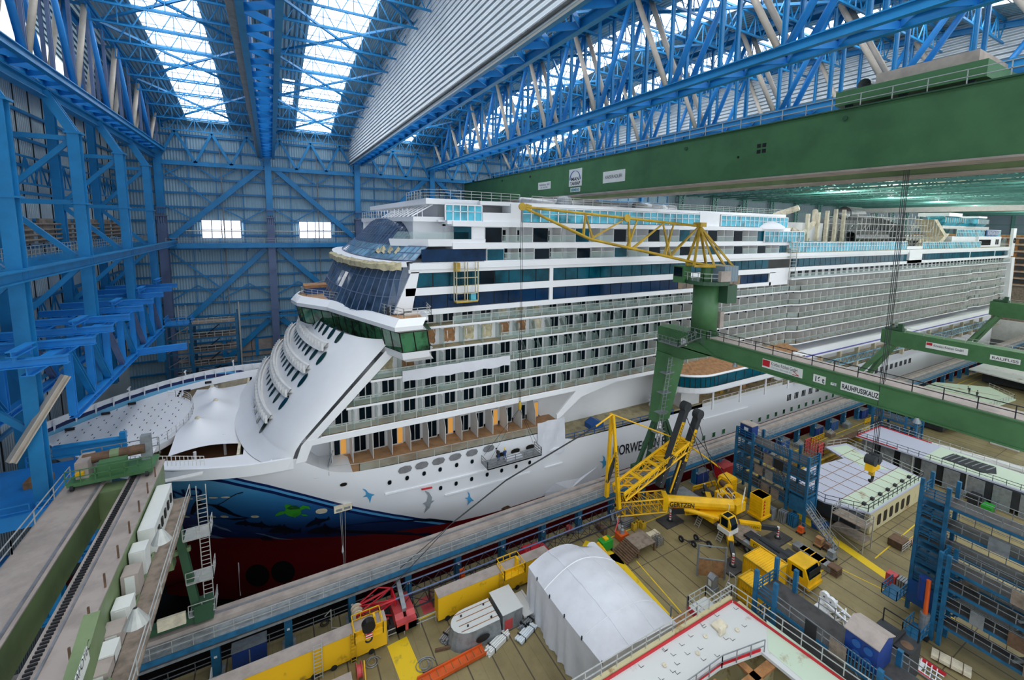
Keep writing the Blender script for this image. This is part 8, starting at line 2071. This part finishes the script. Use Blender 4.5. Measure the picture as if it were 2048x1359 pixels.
p = G(1640, 1054); BB = thing('blue_bin', 'blue bin of scrap cable under the rusty deck section', 'bin', tuple(p)); MB().box(p.x - 1.2, p.x + 1.2, p.y - .6, p.y + .6, .1, .7).build('tub', 'sign_blue', BB)
for k in range(7): q_ = V((p.x - .9 + .3*k, p.y, .75)); MB().path([q_ + V((.3*math.cos(t), .35*math.sin(t), .12*math.sin(2*t) + .1)) for t in [.6*i for i in range(11)]], .05, 4).build('scrap_cable', 'galv', BB)
p = G(1454, 958); RS = thing('red_container_box', 'red metal box on the quay beside the runway columns', 'box', tuple(p)); MB().box(p.x - 1.4, p.x + 1.4, p.y - .2, p.y + 1.6, .1, 2.3).build('body', 'red', RS); MB().box(p.x - 1.45, p.x + 1.45, p.y - .25, p.y + 1.65, 2.3, 2.4).build('lid', 'red_faded', RS)
p = G(1478, 942); one('scrap_box', MB().box(p.x - .9, p.x + .9, p.y - .3, p.y + .9, 0, 1.1), 'galv', 'grey mesh box of scrap right of the red metal box', 'box')
one('red_cone_cover', MB().prism([(50.2, 42.6, 0), (52.0, 42.2, 0), (51.2, 43.8, 0)], (0, 0, .1)).add([(50.2, 42.6, .1), (52, 42.2, .1), (51.2, 43.8, .1), (51.1, 42.9, 1.0)], [(0, 1, 3), (1, 2, 3), (2, 0, 3)]), 'red', 'dark red pyramid cover behind the left rear outrigger mat', 'cover')
YB = thing('yellow_guard_beam', 'long yellow steel beam lying on the quay behind the scaffold', 'beam', (85, 41.5, 0)); MB().box(74, 104, 41.0, 41.5, .2, 1.3).build('web', 'yellow_old', YB); MB().box(74, 104, 40.6, 41.9, 1.3, 1.4).build('flange', 'wood_dark', YB); MB().box(74, 92, 39.2, 39.6, .2, 1.0).build('low_rail', 'yellow_old', YB)
yf = MB(); railing(yf, [(91, 44.8, 0), (96, 44.8, 0)], 1.1, .8, .06, 3); one('yellow_fence', yf, 'yellow', 'yellow guard fence before the runway columns far along the quay', 'fence')
yf = MB(); railing(yf, [(111, 44, 0), (117, 44, 0)], 1.1, 1.2, .06, 3); one('yellow_fence', yf, 'yellow', 'yellow fence segment farthest along the quay near the crane leg', 'fence')
yf = MB(); railing(yf, [(57.0, 44.8, 0), (61.5, 44.2, 0)], .9, 1.2, .1, 2); one('yellow_fence', yf, 'yellow', 'thick yellow guard bars on the quay behind the mobile crane', 'fence')
for k, (x, y) in enumerate(((82.5, 45.4), (87.5, 45), (98, 44.6), (106, 45.2), (79, 44.8))):
    T = thing('crate', 'grey crate with scrap on the quay far along, %s from the scaffold' % ORD[k], 'crate', (x, y, 0), 'crates along the quay'); MB().box(x - .9, x + .9, y - .6, y + .6, 0, .9).build('box', 'galv' if k % 2 else 'plank_grey', T)
    for j in range(4): MB().beam((x - .8, y - .4 + .2*j, .95), (x + .9, y - .2 + .2*j, 1.0 + .1*j), .1, .1).build('scrap', 'rail', T)
# right foreground
a, b = G(1862, 1310), G(1942, 1352); TS = thing('timber_stack', 'strapped stack of pale timber boards at the lower right', 'stack', tuple((a + b)/2)); d = (b - a).normalized(); s = V((-d.y, d.x, 0))
for j in range(3):
    for k in range(5): MB().beam(a + s*(.24*k - .5) + V((0, 0, .25 + .12*j)), b + s*(.24*k - .5) + V((0, 0, .25 + .12*j)), .21, .1).build('board', 'cream', TS)
for t in (.2, .5, .8): MB().beam(a.lerp(b, t) - s*.7 + V((0, 0, .3)), a.lerp(b, t) + s*.7 + V((0, 0, .3)), .06, .5).build('strap', 'wood_dark', TS)
LF = thing('ladder_frames', 'pile of white ladder frames with red ends at the lower right', 'ladder', tuple(G(1850, 1345)))
p = G(1850, 1340)
for k in range(5): MB().beam((p.x - .8, p.y - 1 + .4*k, .15), (p.x + 1.0, p.y - .6 + .4*k, .2), .08, .08).build('rung', 'white', LF)
for sx in (-.5, .1, .7): MB().beam((p.x + sx, p.y - 1.2, .1), (p.x + sx - .2, p.y + 1.2, .15), .1, .08).build('rail', 'white', LF)
MB().beam((p.x - 1.0, p.y - .8, .25), (p.x - .9, p.y + 1.4, .25), .16, .12).box(p.x + .8, p.x + 1.2, p.y - 1.2, p.y + .6, .05, .2).build('red_end', 'red', LF)
a, b = G(1806, 1304), G(1836, 1318); one('yellow_timber', MB().beam(a + V((0, 0, .3)), b + V((0, 0, .3)), .4, .4), 'orange', 'orange-yellow beam end behind the bottom scaffold bridge', 'beam')
a = G(1826, 1322); one('grey_sheet', MB().box(a.x - .9, a.x + .9, a.y - .8, a.y + .6, .05, .1), 'sign', 'pale sheet lying beside the white ladder frames', 'sheet')
# white machine and black tank behind the bottom scaffold
WM = thing('white_hoist_frame', 'white painted hoist frame lying between scaffold bridge and crane cab', 'machine', (51.5, 20.8, 0))
a, b = V((51.6, 22.6, 1.1)), V((50.4, 17.6, .9)); 
lattice(a, b, 1.0, .9, 5, 'frame', 'white', WM, .12)
for t in (.05, .2): MB().lathe(a.lerp(b, t) + V((0, 0, .7)), [(.1, -.2), (.5, -.2), (.5, .2), (.1, .2)], 12, 'x').build('sheave', 'white', WM)
MB().box(50.6, 52.4, 21.6, 22.9, .2, .7).build('base', 'white', WM)
for k in range(4): MB().beam(a.lerp(b, .3 + .2*k), a.lerp(b, .3 + .2*k) + V((.9, .3, .7)), .16, .16).build('bracket', 'white_matte', WM)
BT = thing('black_tank', 'large black steel tank with lifting lugs beside the white hoist frame', 'tank', (49.4, 16, 0)); MB().box(46.8, 51.6, 14.0, 17.2, .1, 3.4).build('body', 'block_dark', BT); MB().box(46.8, 51.6, 15.2, 15.5, 3.4, 3.7).box(48.9, 49.2, 14, 17.2, 3.4, 3.6).build('top_ribs', 'dark', BT)
railing(MB(), [(51.4, 14.2, 3.4), (51.4, 17, 3.4)], 1.4, 2.8, .05, 1).build('hand_rail', 'dark', BT); MB().lathe((50.2, 14.6, 3.4), [(.5, 0), (.5, .04), (.01, .05)], 14).build('manhole', 'wood_dark', BT); MB().prism([(47, 17.2, 3.2), (48.4, 17.2, 3.2), (48, 18.6, 3.6)], (0, 0, .1)).build('lug', 'dark', BT)
one('copper_box', MB().box(43.8, 45.8, 15.6, 17.2, 6.0, 7.6), 'wood', 'brown box beside the dark blue motor housing', 'box') if False else None
# pipes in front of the right scaffold
PV = thing('vertical_pump_pipe', 'orange and grey vertical pump pipe in front of the right scaffold', 'pipe', (57.2, 15.4, 0)); MB().tube((57.4, 15.6, .3), (57.4, 15.6, 2.6), .42, 12).build('pump', 'galv', PV); MB().tube((57.4, 15.6, 2.6), (57.6, 15.7, 6.2), .2, 10).build('riser', 'orange', PV); MB().tube((58, 16.1, 3.6), (58, 16.1, 6.0), .5, 14).build('filter', 'navy', PV); MB().box(56.8, 58.4, 15, 16.4, 0, .3).build('base', 'dark', PV)
for k, (y0, z, lab) in enumerate(((15.4, 1.9, 'upper'), (14.0, .9, 'lower'))):
    g_ = MB(); x = 60.2 if k == 0 else 57.5; yy = 18.1 if k == 0 else 15.1
    g_.box(x - 2.6, x, yy, yy + 1.4, z - .1, z); railing(g_, [(x, yy, z), (x - 2.6, yy, z), (x - 2.6, yy + 1.4, z), (x, yy + 1.4, z)], 1.1, .8, .04, 2); one('boarding_step', g_, 'blue_scaffold', 'blue railed landing projecting from the right scaffolds, %s one' % lab, 'landing')
ck = thing('boarded_crate', 'wooden board crate with tube guard on the floor behind the right scaffold', 'crate', tuple(G(1795, 1090))); p = G(1795, 1090)
MB().box(p.x - 1, p.x + 1, p.y - .8, p.y + .8, .1, 1.0).build('box', 'wood_dark', ck); railing(MB(), [(p.x - 1.5, p.y - 1, 0), (p.x + 1.2, p.y - 1, 0), (p.x + 1.2, p.y + 1, 0)], 1.1, .9, .03, 3).build('guard', 'rail', ck); MB().box(p.x + 1.6, p.x + 5.4, p.y - 1.6, p.y - .4, .05, .25).build('boards', 'wood', ck)
# equipment beyond the right scaffold
for k, (px, py, mm, lab) in enumerate(((1925, 990, 'galv', 'mesh trolley near the two workers below the long deck section'), (1948, 1006, 'dark', 'dark louvred panel standing near the two workers'), (1965, 1000, 'steelplate', 'box of scrap metal right of the louvred panel'), (1975, 1020, 'green_machine', 'crate with green sheets right of the louvred panel'))):
    p = G(px, py); one('floor_box', MB().box(p.x - .9, p.x + .9, p.y - .6, p.y + .6, .05, 1.5 if mm == 'dark' else .9), mm, lab, 'box')
rp = MB(); railing(rp, [(93, 41, 0), (106, 30, 0), (108, 5, 0)], 1.2, 1.5, .05, 3); one('white_fence', rp, 'rail', 'long pale tube fence behind the long grey deck section', 'fence')
for k in range(3): one('white_cover_roll', MB().tube((108 + 2*k, 38 - 8*k, .9), (110 + 2*k, 30 - 8*k, .9), .7, 10), 'white_matte', 'white plastic covered roll beyond the long deck section, %s from the ship' % ORD[k], 'roll', 'white covered rolls')
